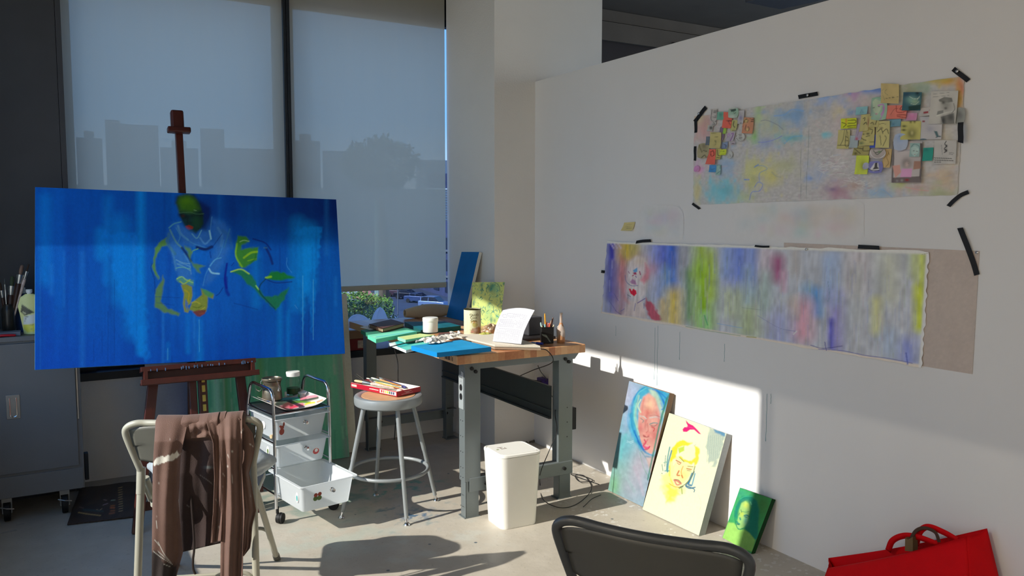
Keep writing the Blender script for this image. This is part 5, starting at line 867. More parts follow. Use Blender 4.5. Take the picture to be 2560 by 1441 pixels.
op = MB().prism([(px0, LY0+.004, .745), (px0, LY0+.004, .56), (px0, LY0+.056, .56), (px0, LY0+.056, .728), (px0, LY0+.030, .732), (px0, LY0+.028, .752)], (-.0015, 0, 0)).build('outlet_plate', m_plate, legs[0], smooth=0)
q = MB()
for z in (.668, .622): q.prism([(px0-.0016, LY0+.030+.014*math.cos(a)*1.0, z+.017*math.sin(a)) for a in [k*PI/4+PI/8 for k in range(8)]], (-.002, 0, 0))
for k in range(5): q.box(px0-.0022, px0-.0012, LY0+.012+k*.008, LY0+.016+k*.008, .716, .722)
q.cyl((px0-.0022, LY0+.03, .70), (px0-.0012, LY0+.03, .70), .002, .002, 6); q.build('outlet_socket', m_dark, op, smooth=0)
# black adapter clipped to the outside of the right leg
tag(MB().box(LX1+.046, LX1+.076, LY0+.005, LY0+.045, .37, .49).build('power_adapter', m_dark, smooth=0, bevel=.004), 'black power adapter fixed to the outer side of the right bench leg', 'adapter')

# ---- stool
SX, SY = 1.52, 3.848
m_st = mat('stool_grey_enamel', (150, 156, 158), .35, var=.04, scale=6, metal=.25)
m_tan = mat('hardboard_disc', (208, 158, 118), .5, var=.1, scale=20)
t = thing('stool', 'grey metal stool with a round seat and foot ring beside the trolley', 'stool', (SX, SY, 0))
MB().lathe([(.150, .556), (.165, .557), (.172, .563), (.175, .575), (.175, .595), (.172, .605), (.164, .609), (.142, .606), (.138, .603), (0, .603)], (SX, SY, 0), 48).build('seat_rim', m_st, t)
MB().lathe([(0, .600), (.137, .600), (.137, .6065), (0, .6065)], (SX, SY, 0), 48).build('seat_disc', m_tan, t)
RING_Z = .215
for k, (fx, fy) in enumerate([(1.511, 3.598), (1.262, 3.852), (1.533, 4.083), (1.785, 3.845)]):
    dd = nrm(V3(fx-SX, fy-SY, 0)); top = V3(SX, SY, .575)+dd*.128; bot = V3(fx, fy, .0)
    p = lambda s: bot+(top-bot)*s
    lg = MB().tube([p(.055), p(.5), p(1)], [.0105, .0105, .0105], 14).tube([p(.5), p(.99)], .0118, 14).build('leg', m_st, t)
    MB().tube([p(.02), p(.06)], .0075, 12).lathe([(.016, 0), (.017, .003), (.014, .008), (.008, .014), (0, .016)], bot, 16).build('foot_glide', m_chr, lg)
ring = [V3(SX+.200*math.cos(2*PI*k/56), SY+.200*math.sin(2*PI*k/56), RING_Z) for k in range(56)]
MB().tube(ring, .0095, 12, closed=True).build('foot_ring', m_st, t)

# ---- waste bin
m_bin = mat('white_plastic', (240, 240, 234), .3, var=.01, bump=.03, bscale=400)
def rrect(c, w, d, r, yaw, z, n=6):
    out = []; cx_, cy_ = c; ca, sa = math.cos(yaw), math.sin(yaw)
    for (sx_, sy_, a0) in ((1, 1, 0), (-1, 1, 90), (-1, -1, 180), (1, -1, 270)):
        for k in range(n+1):
            a = math.radians(a0+90*k/n); x = sx_*(w/2-r)+r*math.cos(a); y = sy_*(d/2-r)+r*math.sin(a); out.append(V3(cx_+x*ca-y*sa, cy_+x*sa+y*ca, z))
    return out
def loft(mb, rings, cap0=True, cap1=True):
    n = len(rings[0]); k = len(mb.v); mb.v += [tuple(p) for r in rings for p in r]
    for i in range(len(rings)-1):
        for j in range(n): mb.f.append((k+i*n+j, k+i*n+(j+1) % n, k+(i+1)*n+(j+1) % n, k+(i+1)*n+j))
    if cap0: mb.f.append(tuple(k+j for j in range(n))[::-1])
    if cap1: mb.f.append(tuple(k+(len(rings)-1)*n+j for j in range(n)))
    return mb
BC = (1.985, 3.385); BYW = math.radians(-3); BH = .372
t = thing('waste_bin', 'white rectangular plastic bin with a lid in front of the bench legs', 'bin', (*BC, 0))
loft(MB(), [rrect(BC, .196, .178, .034, BYW, 0), rrect(BC, .200, .184, .037, BYW, .006), rrect(BC, .231, .216, .040, BYW, BH-.018), rrect(BC, .233, .218, .040, BYW, BH-.014)]).build('bin_body', m_bin, t)
loft(MB(), [rrect(BC, .228, .213, .038, BYW, BH-.0135), rrect(BC, .234, .219, .040, BYW, BH-.011), rrect(BC, .232, .217, .039, BYW, BH-.002), rrect(BC, .214, .196, .030, BYW, BH), rrect(BC, .211, .193, .030, BYW, BH-.004), rrect(BC, .206, .188, .028, BYW, BH-.004), rrect(BC, .203, .185, .028, BYW, BH+.001)]).build('lid', m_bin, t)
m_prn = mat('printed_label', (150, 140, 132), .5, var=.5, scale=160)
ca, sa = math.cos(BYW), math.sin(BYW)
def bl(x, y): return V3(BC[0]+x*ca-y*sa, BC[1]+x*sa+y*ca, 0)
q = MB()
for (x, y, w, h_) in [(-.052, .032, .030, .005), (-.052, .018, .005, .016), (-.040, .006, .030, .005), (-.030, .018, .005, .010)]:
    c = bl(x, y)+V3(0, 0, BH+.0015); q.obox(c, V3(ca, sa, 0)*w/2, V3(-sa, ca, 0)*h_/2, V3(0, 0, .0005))
q.build('printed_label', m_prn, t, smooth=0)
m_grn = mat('green_sticker', (120, 142, 66), .5, var=.3, scale=90)
q = MB(); c = bl(-.076, .004)+V3(0, 0, BH+.0015); q.ellipsoid(c, V3(ca, sa, 0)*.008, V3(-sa, ca, 0)*.005, V3(0, 0, .0006), 12, 4); q.build('lid_sticker', m_grn, t)
# ---- folding chairs
def tube_flat(path, r): return MB().tube(path, r, 14)
def folding_chair(label, TLp, TRp, m_f, m_b, up_z=.775, seat=True):
    TLp = V3(*TLp, 0); TRp = V3(*TRp, 0); C0 = (TLp+TRp)/2; s = nrm(TRp-TLp); f = V3(-s[1], s[0], 0)
    P = lambda a, b, z: C0+s*a+f*b+V3(0, 0, z)
    t = thing('folding_chair', label, 'chair', C0+f*.25)
    # back frame: inverted U whose sides run in to the pivots
    top = []
    for a in np.linspace(-.16, .16, 9): top.append(P(a, .0-.020*(1-(a/.16)**2), up_z))
    path = [P(-.196, .052, .585), P(-.222, .022, .69)]+[P(-.232, .010, .742), P(-.218, .004, up_z-.010), P(-.19, 0, up_z)]+top+[P(.19, 0, up_z), P(.218, .004, up_z-.010), P(.232, .010, .742)]+[P(.222, .022, .69), P(.196, .052, .585)]
    tube_flat(bez(path, 4), .0125).build('back_frame', m_f, t)
    # curved back panel
    Pn = np.zeros((14, 26, 3)); 
    for i in range(14):
        for j in range(26):
            u = j/25*2-1; v = i/13; hw = .218-.014*v-.010*v*v; z = up_z-.008-.135*v-.018*v*(1-u*u)
            e = .018*(abs(u)**6)*(1 if v < .5 else .3)
            Pn[i, j] = P(u*hw, .006+.026*v-.034*(1-u*u), z-e*(0 if v > .5 else 1))
    MB().grid(Pn).build('back_panel', m_b, t, smooth=60, solid=.0025)
    for sg in (-1, 1):
        piv = P(sg*.196, .056, .585); rear = P(sg*.212, -.03, 0.0)
        lg = tube_flat([piv+(rear-piv)*k for k in (0, .25, .5, .75, .985)], .0135)
        lg = lg.build('leg', m_f, t); MB().tube([piv+V3(0, 0, .012), piv+(rear-piv)*.14], .0155, 14).build('leg_collar', m_f, lg)
        MB().cyl(rear+V3(0, 0, .0), rear+V3(0, 0, .028), .0165, .0155, 16).build('rubber_foot', m_b, lg)
        p2 = P(sg*.186, .075, .55); ft = P(sg*.212, .575, 0.0); lg2 = tube_flat([p2+(ft-p2)*k for k in (0, .3, .6, .97)], .0125).build('leg', m_f, t)
        MB().cyl(ft+V3(0, 0, 0), ft+(p2-ft)*.055, .0155, .0150, 16).build('rubber_foot', m_b, lg2)
        MB().tube([P(sg*.192, .06, .53), P(sg*.188, .12, .45), P(sg*.185, .2, .43)], .006, 8).build('hinge_bracket', m_f, t)
    # seat
    st = []; 
    for z, k in ((.418, .97), (.424, 1.0), (.440, 1.0), (.446, .985)):
        c = C0+f*.285; yaw = math.atan2(s[1], s[0]); st.append(rrect((c[0], c[1]), .385*k, .37*k, .05, yaw, z))
    mb = loft(MB(), st); mb.build('seat', m_f, t)
    MB().tube(fillet([P(-.206, -.012, .13), P(-.19, -.008, .20), P(.19, -.008, .20), P(.206, -.012, .13)], .06), .0075, 10).build('stretcher', m_f, t)
    MB().tube(fillet([P(-.208, .46, .13), P(-.19, .43, .20), P(.19, .43, .20), P(.208, .46, .13)], .06), .0075, 10).build('stretcher', m_f, t)
    return t, P, s, f, C0
m_cf = mat('chair_beige_enamel', (176, 174, 158), .35, var=.04, scale=5, metal=.1)
m_cb = mat('chair_back_steel', (98, 98, 90), .45, var=.05, scale=5)
m_df = mat('charcoal_enamel', (74, 78, 82), .32, var=.05, scale=5, metal=.2)
m_db = mat('charcoal_back_steel', (78, 79, 78), .42, var=.06, scale=5, metal=.1)
t1, P1, s1, f1, C1 = folding_chair('beige metal folding chair with a brown cloth over its back, in front of the easel', (.258, 3.128), (.649, 2.980), m_cf, m_cb)
t2, P2, s2, f2, C2 = folding_chair('charcoal grey folding chair in the foreground, cut off by the frame', (1.078, 1.578), (1.300, 1.238), m_df, m_db)
# brown garment over chair 1, made of overlapping hanging panels
m_cl = mat('brown_work_cloth', (120, 90, 78), .75, var=.06, scale=30, bump=.25, bscale=420, attr=True, sheen=.15)
IJ = (1.05, 1.0, .98)
def hang(xl, xr, y0, y1, off, nfold, amp, over=True, seed=0, hw=(100, 56), ybot=None, hold=0, tops=.037):
    """xl, xr: functions of photo y giving the panel's edges; hangs 'off' metres in front of the chair-back plane"""
    h, w = hw; G = np.zeros((h, w, 3)); R = random.Random(seed); ph = [R.random()*6 for _ in range(4)]
    nrmv = V3(f1[0], f1[1], 0); k0 = 8 if over else 0
    for i in range(h):
        v = max(0, (i-k0))/(h-1-k0)
        for j in range(w):
            u = j/(w-1); ye = y1 if ybot is None else ybot(u); y = y0(u)+(ye-y0(u))*v; x = xl(y)*(1-u)+xr(y)*u
            a = amp*min(1, .25+v*2.2)*(math.sin(nfold*2*PI*u+ph[0]+.7*math.sin(3*v+ph[1]))+.35*math.sin(2.3*nfold*2*PI*u+ph[2]+2*v))+.004*math.sin(9*v+ph[3]+4*u)
            p = plane(x, y, C1-nrmv*((max(off, tops-.16*max(0, v-hold)) if hold else (off if v > .12 else tops+(off-tops)*v/.12))+a), nrmv)
            if i < k0:
                q = (k0-i)/k0; ang = q*PI*.95; p = p+nrmv*(.021*(1-math.cos(ang))+.02)*min(1, q*3)+V3(0, 0, .016*math.sin(ang)-.09*max(0, q-.55))
            G[i, j] = p
    return G
I = lambda pts: (lambda y: float(np.interp(y, [p[1] for p in pts], [p[0] for p in pts])))
def z34(l): return [(340+x/3.423, 1020+y/3.423) for x, y in l]
panels = []
# centre (deepest): dark middle
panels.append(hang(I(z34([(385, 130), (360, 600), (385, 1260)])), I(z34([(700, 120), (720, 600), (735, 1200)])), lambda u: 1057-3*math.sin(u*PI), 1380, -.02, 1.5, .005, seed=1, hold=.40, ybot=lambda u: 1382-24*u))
# left leg of the cloth
panels.append(hang(I(z34([(168, 125), (145, 500), (140, 1000), (134, 1500)])), I(z34([(445, 125), (380, 420), (362, 800), (385, 1080), (400, 1240), (330, 1500)])), lambda u: 1056, 1462, .088, .8, .013, seed=2, hw=(170, 90)))
# waistband across the middle
panels.append(hang(I(z34([(450, 130), (470, 260)])), I(z34([(700, 110), (730, 300), (740, 420)])), lambda u: 1056-8*u, 1098, .042, 2.2, .003, seed=3, hw=(24, 40), ybot=lambda u: 1097-6*u+(12*max(0, u-.7)/.3)))
# fold hanging right of the middle
panels.append(hang(I(z34([(600, 120), (660, 300), (672, 600), (660, 900), (638, 1160)])), I(z34([(760, 110), (760, 500), (740, 900), (728, 1140)])), lambda u: 1052-6*u, 1356, .060, 1.1, .008, seed=4, ybot=lambda u: 1359-6*u))
# right leg
panels.append(hang(I(z34([(700, 110), (724, 500), (728, 900), (722, 1500)])), I(z34([(910, 110), (905, 500), (930, 900), (915, 1200), (912, 1500)])), lambda u: 1050-5*u, 1462, .076, 1.4, .012, seed=5))
# far right lobe with rippling edge
panels.append(hang(I(z34([(860, 100), (870, 500), (900, 900), (905, 1300)])), I(z34([(935, 130), (1000, 220), (1018, 350), (1000, 440), (968, 560), (985, 640), (1005, 760), (1026, 880), (990, 1020), (985, 1120), (975, 1200), (920, 1270)])), lambda u: 1046+8*u, 1391, .040, 1.0, .008, seed=6))
t = thing('work_garment', 'paint-stained brown cloth garment draped over the back of the beige folding chair', 'garment', C1+V3(0, 0, .2))
mb = MB(); cols = []
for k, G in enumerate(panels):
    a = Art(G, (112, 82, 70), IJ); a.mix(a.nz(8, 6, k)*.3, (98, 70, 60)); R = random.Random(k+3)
    if k == 1:
        a.poly(z34([(155, 470), (165, 440), (240, 415), (330, 385), (345, 370), (380, 400), (340, 440), (250, 470), (160, 492)]), (226, 218, 204), .97, 1, wob=3)
        a.poly(z34([(130, 1230), (200, 1250), (250, 1320), (370, 1350), (330, 1500), (100, 1500)]), (28, 22, 22), .9, 5, wob=5)
        for l in [[(190, 1150), (240, 1250), (300, 1330)], [(150, 1230), (230, 1290), (310, 1340)], [(160, 1130), (200, 1180)], [(175, 970), (180, 1030)], [(190, 1230), (280, 1310)], [(240, 1340), (290, 1360)]]: a.curve(z34(l), 1.8, (200, 194, 184), .85)
    for i in range(16): a.blob(R.uniform(380, 640), R.uniform(1060, 1430), R.uniform(.6, 1.8), R.uniform(.6, 2.4), (196, 184, 172), .8)
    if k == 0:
        a.mix(np.clip((a.Y-1090)/14, 0, 1), (54, 36, 33))  # shadow on the middle panel put into its cloth colour
        a.curve(z34([(540, 570), (600, 610), (650, 650)]), 1.5, (150, 140, 132), .6); a.blob(*z34([(620, 510)])[0], 9, 3, (120, 130, 130), .7); a.curve(z34([(430, 830), (460, 850)]), 2, (150, 140, 134), .6)
    if k in (4, 5):
        for l in [[(810, 380), (840, 365)], [(820, 580), (825, 650)], [(880, 295), (960, 305), (1000, 330)], [(785, 400), (795, 420)], [(920, 180), (900, 215)], [(740, 560), (760, 590)]]: a.curve(z34(l), 1.8, (200, 190, 178), .8)
    if k == 3: a.curve(z34([(735, 450), (730, 520), (760, 600)]), 1.3, (190, 176, 160), .7); a.curve(z34([(680, 780), (700, 820)]), 1.5, (180, 166, 150), .7); a.stroke(z34([(722, 560), (722, 1140)]), 1.2, (72, 48, 42), .7)
    if k == 2: a.stroke(z34([(520, 262), (640, 250)]), 2, (150, 116, 96), .7)
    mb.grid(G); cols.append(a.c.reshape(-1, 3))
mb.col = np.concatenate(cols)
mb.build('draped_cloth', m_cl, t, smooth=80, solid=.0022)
m_cord = mat('dark_drawstring', (44, 34, 32), .7)
nn = V3(f1[0], f1[1], 0)
MB().tube(bez([plane(*z34([(x, y)])[0], C1-nn*(.006), nn) for x, y in [(465, 500), (475, 800), (498, 1160), (488, 1300), (490, 1380), (512, 1440), (505, 1500)]], 5), .0042, 8).build('drawstring', m_cord, t)
# crumpled clear plastic bag on the seat
m_bag = mat('translucent_bag', (190, 200, 206), .3, trans=.25, var=.1, scale=20, bump=.6, bscale=22)
t = MB(); c = C1+f1*.27+V3(0, 0, .535); t.ellipsoid(c, s1*.235, f1*.15, V3(0, 0, .085), 40, 24, .07, 5)
t.v = [(x, y, max(z, .4465)) for x, y, z in t.v]
tag(t.build('plastic_bag', m_bag, smooth=60), 'crumpled pale plastic bag lying on the beige chair seat', 'bag')
# ================================================================ trolley
def plastic(name, c, transp, transl=.5, rough=.35):
    m, nt, b = NT(name); N = nt.nodes.new; L = nt.links.new
    b.inputs['Base Color'].default_value = (*lin(c), 1); b.inputs['Roughness'].default_value = rough
    tl = N('ShaderNodeBsdfTranslucent'); tl.inputs[0].default_value = (*lin(c), 1); tp = N('ShaderNodeBsdfTransparent'); tp.inputs[0].default_value = (.96, .98, 1, 1)
    a = N('ShaderNodeMixShader'); q = N('ShaderNodeMixShader'); a.inputs[0].default_value = transl
    nz = N('ShaderNodeTexNoise'); nz.inputs['Scale'].default_value = 6; r = N('ShaderNodeMapRange'); L(nz.outputs[0], r.inputs[0]); r.inputs[3].default_value = transp*.9; r.inputs[4].default_value = transp*1.1; L(r.outputs[0], q.inputs[0])
    L(b.outputs[0], a.inputs[1]); L(tl.outputs[0], a.inputs[2]); L(a.outputs[0], q.inputs[1]); L(tp.outputs[0], q.inputs[2]); L(q.outputs[0], nt.nodes['Material Output'].inputs[0]); return m
m_dr1 = plastic('frosted_plastic', (246, 250, 252), .14, .55)
TY = math.radians(10); TU = V3(math.cos(TY), math.sin(TY), 0); TV = V3(-math.sin(TY), math.cos(TY), 0); TO = V3(.962, 3.945, 0); ZZ = V3(0, 0, 1)
tp_ = lambda a, b, z: TO+TU*a+TV*b+ZZ*z
TW, TD = .298, .33
t = thing('rolling_trolley', 'chrome trolley with three frosted drawers, the lowest pulled out, beside the easel', 'trolley', tp_(TW/2, TD/2, 0))
for a in (0, TW):
    path = fillet([tp_(a, 0, .075), tp_(a, .002, .50), tp_(a, .012, .665), tp_(a, TD-.05, .672), tp_(a, TD, .52), tp_(a, TD, .075)], .05, 7)
    MB().tube(path, .0085, 12).build('side_loop', m_chr, t)
fr = MB()
for z in (.545, .405, .275, .145):
    for b in ((0, TD) if z in (.545, .145) else (TD,)): fr.tube([tp_(0, b, z), tp_(TW, b, z)], .0055, 8)
    for a in (0.0, TW): fr.tube([tp_(a, 0, z), tp_(a, TD, z)], .005, 8)
fr.build('cross_bars', m_chr, t)
m_tray = mat('dark_tray', (52, 54, 58), .3, metal=.4)
MB().obox(tp_(TW/2, TD/2, .548), TU*(TW/2-.006), TV*(TD/2-.004), ZZ*.003).build('top_tray', m_tray, t, smooth=0)
for (a, b, yw) in ((.005, .0, -.7), (TW-.0, .0, .9), (0, TD, .3), (TW, TD, -.5)):
    c = tp_(a, b, .026)+V3(.012, -.006, 0); dx = V3(math.cos(yw), math.sin(yw), 0); w_ = MB().cyl(c-dx*.015, c-dx*.003, .025, .025, 22).cyl(c+dx*.003, c+dx*.015, .025, .025, 22).build('caster_wheel', m_rub, t)
    MB().cyl(c-dx*.004, c+dx*.004, .027, .027, 22).tube([tp_(a, b, .05), tp_(a, b, .085)], .0075, 10).build('caster_hood', m_rub, w_)
def drawer(z1, z0, pull, fill=None):
    b0 = -.03-pull; b1 = b0+.36; wt, wb = TW-.004, TW-.055; n = 5
    def rg_(w, ba, bb, z): 
        c = tp_(TW/2, (ba+bb)/2, 0); return rrect((c[0], c[1]), w, bb-ba, .018, TY, z)
    rings = [rg_(wb, b0+.035, b1-.03, z0), rg_(wb+.004, b0+.033, b1-.028, z0+.004), rg_(wt-.022, b0+.010, b1-.012, z1-.008), rg_(wt-.018, b0+.008, b1-.010, z1-.004), rg_(wt+.012, b0-.006, b1+.004, z1-.004), rg_(wt+.012, b0-.006, b1+.004, z1)]
    o = loft(MB(), rings, True, False).build('drawer', m_dr1, t, smooth=50, solid=.0018)
    fm = tp_(TW/2+.02, b0+.016, (z0+z1)/2+.018)
    MB().lathe([(.011, 0), (.012, .003), (.008, .006), (.006, .014), (.010, .018), (.009, .021), (0, .022)], fm, 18, -TV).build('knob', m_chr, o)
    return o, b0
d1, b1_ = drawer(.522, .408, -.025); d2, b2_ = drawer(.392, .272, -.022); d3, b3_ = drawer(.252, .118, .245)
# stickers on the drawers
def sticker(name, dr, a, b0, z, shape, parts, z0, z1):
    for i, (poly, mm) in enumerate(parts):
        pts = [tp_(a+x, b0+.012+.020*(1-(z+y-z0)/(z1-z0))-.0022-.0006*i, z+y) for x, y in poly]; q = MB().prism(pts, -TV*.0006); q.build(name, mm, dr, smooth=0)
circ = lambda cx_, cy_, rx, ry, n=16: [(cx_+rx*math.cos(2*PI*k/n), cy_+ry*math.sin(2*PI*k/n)) for k in range(n)]
m_sr = mat('red_brown_sticker', (150, 62, 48), .5, var=.3, scale=120); m_sw = mat('white_sticker', (236, 232, 226), .5); m_sg = mat('green_sticker_print', (90, 116, 64), .5, var=.3, scale=140); m_so = mat('red_sticker_print', (190, 70, 70), .5, var=.3, scale=120); m_sb = mat('teal_sticker_print', (70, 160, 160), .5)
sticker('sticker', d1, .045, b1_, .452, 0, [(circ(0, 0, .013, .017), m_sr), (circ(.0, .022, .010, .010), m_sr), (circ(.008, .038, .005, .012), m_sr), (circ(-.010, .030, .006, .005), m_sr)], .408, .522)
sticker('sticker', d2, .225, b2_, .322, 0, [(circ(0, 0, .020, .019), m_sw), (circ(0, -.001, .017, .016), m_so), (circ(.001, .004, .009, .009), m_sw)], .272, .392)
sticker('sticker', d3, .085, b3_, .185, 0, [(circ(0, -.010, .012, .012), m_sg), (circ(.020, -.010, .012, .012), m_sg), (circ(0, .008, .010, .010), m_sr), (circ(.020, .010, .010, .010), m_sr)], .118, .252)
def side_sticker(dr, b, z, rx, rz, inner, z0, z1, top_w=TW-.022, bot_w=TW-.055):
    k = (z-z0)/(z1-z0); a = (TW-(bot_w+(top_w-bot_w)*k))/2-.0028
    q = MB().prism([tp_(a, b+rx*math.cos(x), z+rz*math.sin(x)) for x in [2*PI*i/18 for i in range(18)]], -TU*.0006); q.build('sticker', m_sw, dr, smooth=0)
    q = MB().prism([tp_(a-.0009, b+rx*.55*math.cos(x), z-rz*.15+rz*.55*math.sin(x)) for x in [2*PI*i/14 for i in range(14)]], -TU*.0006); q.build('sticker_print', inner, dr, smooth=0)
side_sticker(d1, .17, .462, .020, .020, m_sw, .408, .522); side_sticker(d2, .12, .34, .016, .022, m_sg, .272, .392); side_sticker(d3, b3_+.075, .182, .013, .026, m_sb, .118, .252)
# tubes lying in the top drawer, seen through the plastic
m_tu = [mat('tube_tan', (206, 180, 140), .5), mat('tube_lime', (196, 208, 90), .5), mat('tube_dark', (70, 66, 60), .5)]
for (a, b, ang, k, L_) in [(.05, .06, .2, 0, .08), (.11, .04, -.2, 0, .07), (.17, .05, .5, 1, .05), (.215, .06, -.5, 2, .06)]:
    dd = TU*math.cos(ang)+TV*math.sin(ang); p = tp_(a, b+.02, .421); o = MB().tube([p-dd*L_/2, p, p+dd*L_/2*.8, p+dd*L_/2], [.010, .009, .008, .004], 12).build('paint_tube', m_tu[k]); tag(o, ['pale tan paint tube lying left in the top trolley drawer', 'pale tan paint tube near the middle of the top trolley drawer', 'lime paint tube lying in the top trolley drawer', 'dark paint tube at the right of the top trolley drawer'][0 if a < .1 else 1 if k == 0 else k+1], 'paint tube')
# paper palette sheets sagging across the tray
def sag(z, dz, a0, a1, b0, b1, lift, base, paint, name, label, ill=(1., 1., .98), hw=(60, 60)):
    h, w = hw; P = np.zeros((h, w, 3))
    for i in range(h):
        for j in range(w):
            u = j/(w-1); v = i/(h-1); e = abs(2*u-1); P[i, j] = tp_(a0+(a1-a0)*u, b1+(b0-b1)*v, z+lift*e**3+dz*math.sin(5*v+2*u))
    a = Art(P, base, ill); paint(a); mb, rim, n = panel(P, .0012, flat=False); rc = np.array([a.c[i, j] for i, j in rim]); fc = a.c.reshape(-1, 3); mb.col = np.concatenate([fc, rc, rc, fc])
    o = mb.build(name, m_paper, smooth=60); return tag(o, label, 'palette')
sag(.5545, .0004, .012, TW-.012, .01, TD-.02, .034, (226, 222, 214), lambda a: a.jit(.06, 5, 5, 1), 'paper_sheet', 'curling white paper lining the trolley top under the palette')
def pp(a):
    T = lambda l: [(580+x/6.55, 900+y/6.55) for x, y in l]
    for l, w, c in [([(770, 650), (850, 640), (1000, 640), (1080, 635)], 8, (60, 178, 190)), ([(860, 670), (900, 680)], 4, (60, 178, 200)), ([(740, 710), (860, 690), (1000, 670), (1200, 640)], 8, (40, 66, 50)), ([(700, 740), (900, 720), (1100, 690), (1400, 620)], 7, (44, 60, 44)), ([(1000, 700), (1130, 690), (1280, 700)], 5, (90, 140, 40)), ([(1200, 730), (1270, 710), (1350, 700)], 4, (226, 220, 40)), ([(780, 790), (900, 770), (1000, 760), (1150, 740)], 9, (222, 100, 116)), ([(850, 760), (930, 720), (980, 750)], 9, (92, 40, 34)), ([(960, 790), (1060, 760)], 6, (236, 70, 100)), ([(1130, 640), (1250, 610), (1380, 590)], 6, (230, 130, 146)), ([(1000, 640), (1100, 650)], 5, (90, 190, 150)), ([(450, 660), (560, 680), (640, 660)], 5, (90, 120, 180)), ([(1400, 690), (1480, 660)], 4, (220, 150, 110))]: a.curve(T(l), w, c, .95)
sag(.560, .0004, .03, TW-.016, .0, TD-.06, .028, (226, 214, 204), pp, 'paper_palette', 'paper palette smeared with wet teal, green, pink and yellow paint on the trolley top', hw=(90, 110))
# metal canister, glass jar, cup, cap
m_can = mat('dull_steel_canister', (132, 124, 108), .38, metal=.75, var=.2, scale=30)
def spot(px, py, z): return pl(px, py, 2, z)
c = spot(684, 998, .575)+V3(0, .03, 0); c[2] = .568
t_ = thing('brush_canister', 'dull metal brush-washing canister with wire clips on the trolley top', 'canister', c)
MB().lathe([(.048, 0), (.052, .003), (.050, .03), (.047, .062), (.0455, .064), (.044, .082), (.047, .090), (.047, .096), (.044, .098)], c, 40).build('canister_body', m_can, t_)
MB().lathe([(.0475, .098), (.052, .101), (.0525, .110), (.050, .113), (.046, .1125), (.044, .108), (.018, .107), (.016, .110), (0, .110)], c, 40).build('canister_lid', m_can, t_)
for ang in (math.radians(190), math.radians(-75)):
    e = V3(math.cos(ang), math.sin(ang), 0); s_ = V3(-e[1], e[0], 0)
    MB().tube(bez([c+e*.052+V3(0, 0, .108), c+e*.060+V3(0, 0, .095), c+e*.058+s_*.006+V3(0, 0, .07), c+e*.066+V3(0, 0, .052), c+e*.080+V3(0, 0, .058), c+e*.088+V3(0, 0, .070)], 5), .0018, 8).tube(bez([c+e*.050+s_*.010+V3(0, 0, .09), c+e*.054+s_*.014+V3(0, 0, .065), c+e*.052+s_*.004+V3(0, 0, .05)], 5), .0014, 8).build('wire_clip', m_chr, t_)
m_gl = mat('clear_glass', (240, 248, 246), .03, trans=1, ior=1.3, var=0)
c = spot(735, 985, .575)+V3(.005, .03, 0); c[2] = .566
t_ = thing('glass_jar', 'clear glass jar with a white cap standing behind the metal canister on the trolley', 'jar', c)
MB().lathe([(.036, 0), (.038, .004), (.0385, .05), (.037, .085), (.032, .097), (.032, .106), (.030, .106), (.0302, .097), (.035, .084), (.0365, .05), (.036, .006), (.0, .005)], c, 36).build('jar_body', m_gl, t_)
MB().lathe([(.034, .100), (.0365, .101), (.0368, .122), (.0350, .1245), (0, .125)], c, 36).build('jar_cap', m_bin, t_)
m_liq = mat('murky_green_thinner', (96, 120, 84), .1, trans=.6, ior=1.33)
MB().lathe([(.034, .007), (.0345, .036), (0, .036)], c, 30).build('thinner', m_liq, t_)
m_cupc = plastic('clear_cup_plastic', (220, 226, 226), .5)
c = spot(757, 990, .575)+V3(-.002, .0, 0); c[2] = .5675
t_ = thing('paint_cup', 'small clear plastic cup with green paint on the palette', 'cup', c)
MB().lathe([(.016, 0), (.017, .002), (.021, .024), (.0235, .025), (.0235, .027), (.0205, .027), (.0165, .003), (0, .003)], c, 28).build('cup_body', m_cupc, t_)
m_gp = mat('green_paint', (50, 120, 60), .3, var=.3, scale=60)
MB().ellipsoid(c+V3(-.004, 0, .012), (.014, 0, 0), (0, .013, 0), (0, 0, .008), 20, 10, .12, 2).ellipsoid(c+V3(-.018, -.004, .010), (.007, 0, .004), (0, .005, 0), (-.003, 0, .008), 14, 8, .2, 3).build('paint_blob', m_gp, t_)
c = spot(714, 990, .57); c[2] = .566
tag(MB().lathe([(.0065, 0), (.007, .001), (.007, .009), (.0045, .011), (.0045, .014), (.0055, .0145), (.0055, .024), (.004, .026), (0, .026)], c, 18).build('dropper_bottle', m_bin), 'tiny white-capped bottle between the canister and the glass jar', 'bottle')
# ================================================================ on the stool
ZS = .6105
cA, cB_, cC = pl(994, 993, 2, ZS), pl(1051, 975, 2, ZS), pl(876, 969, 2, ZS)
eu = nrm(cC-cA); ev0 = cB_-cA; ev = nrm(ev0-eu*np.dot(ev0, eu)); LU = np.linalg.norm(cC-cA)*.98; LV = .165
cA = cA+eu*.004+V3(0, 0, 0); bp_ = lambda a, b, z: cA+eu*a+ev*b+ZZ*z
m_red = mat('crimson_card', (176, 26, 48), .4, var=.06); m_wcd = mat('white_card', (234, 228, 216), .6)
t_ = thing('paint_box', 'open crimson cardboard paint box full of brushes on the stool', 'box', bp_(LU/2, LV/2, 0))
hb = .026
def slab(mb, a0, a1, b0, b1, z0, z1): return mb.obox(bp_((a0+a1)/2, (b0+b1)/2, (z0+z1)/2), eu*(a1-a0)/2, ev*(b1-b0)/2, ZZ*(z1-z0)/2)
m_ = MB(); slab(m_, 0, LU, 0, .0022, 0, hb); slab(m_, 0, LU, LV-.0022, LV, 0, hb); slab(m_, 0, .0022, 0, LV, 0, hb); slab(m_, LU-.0022, LU, 0, LV, 0, hb); m_.build('box_wall', m_red, t_, smooth=0)
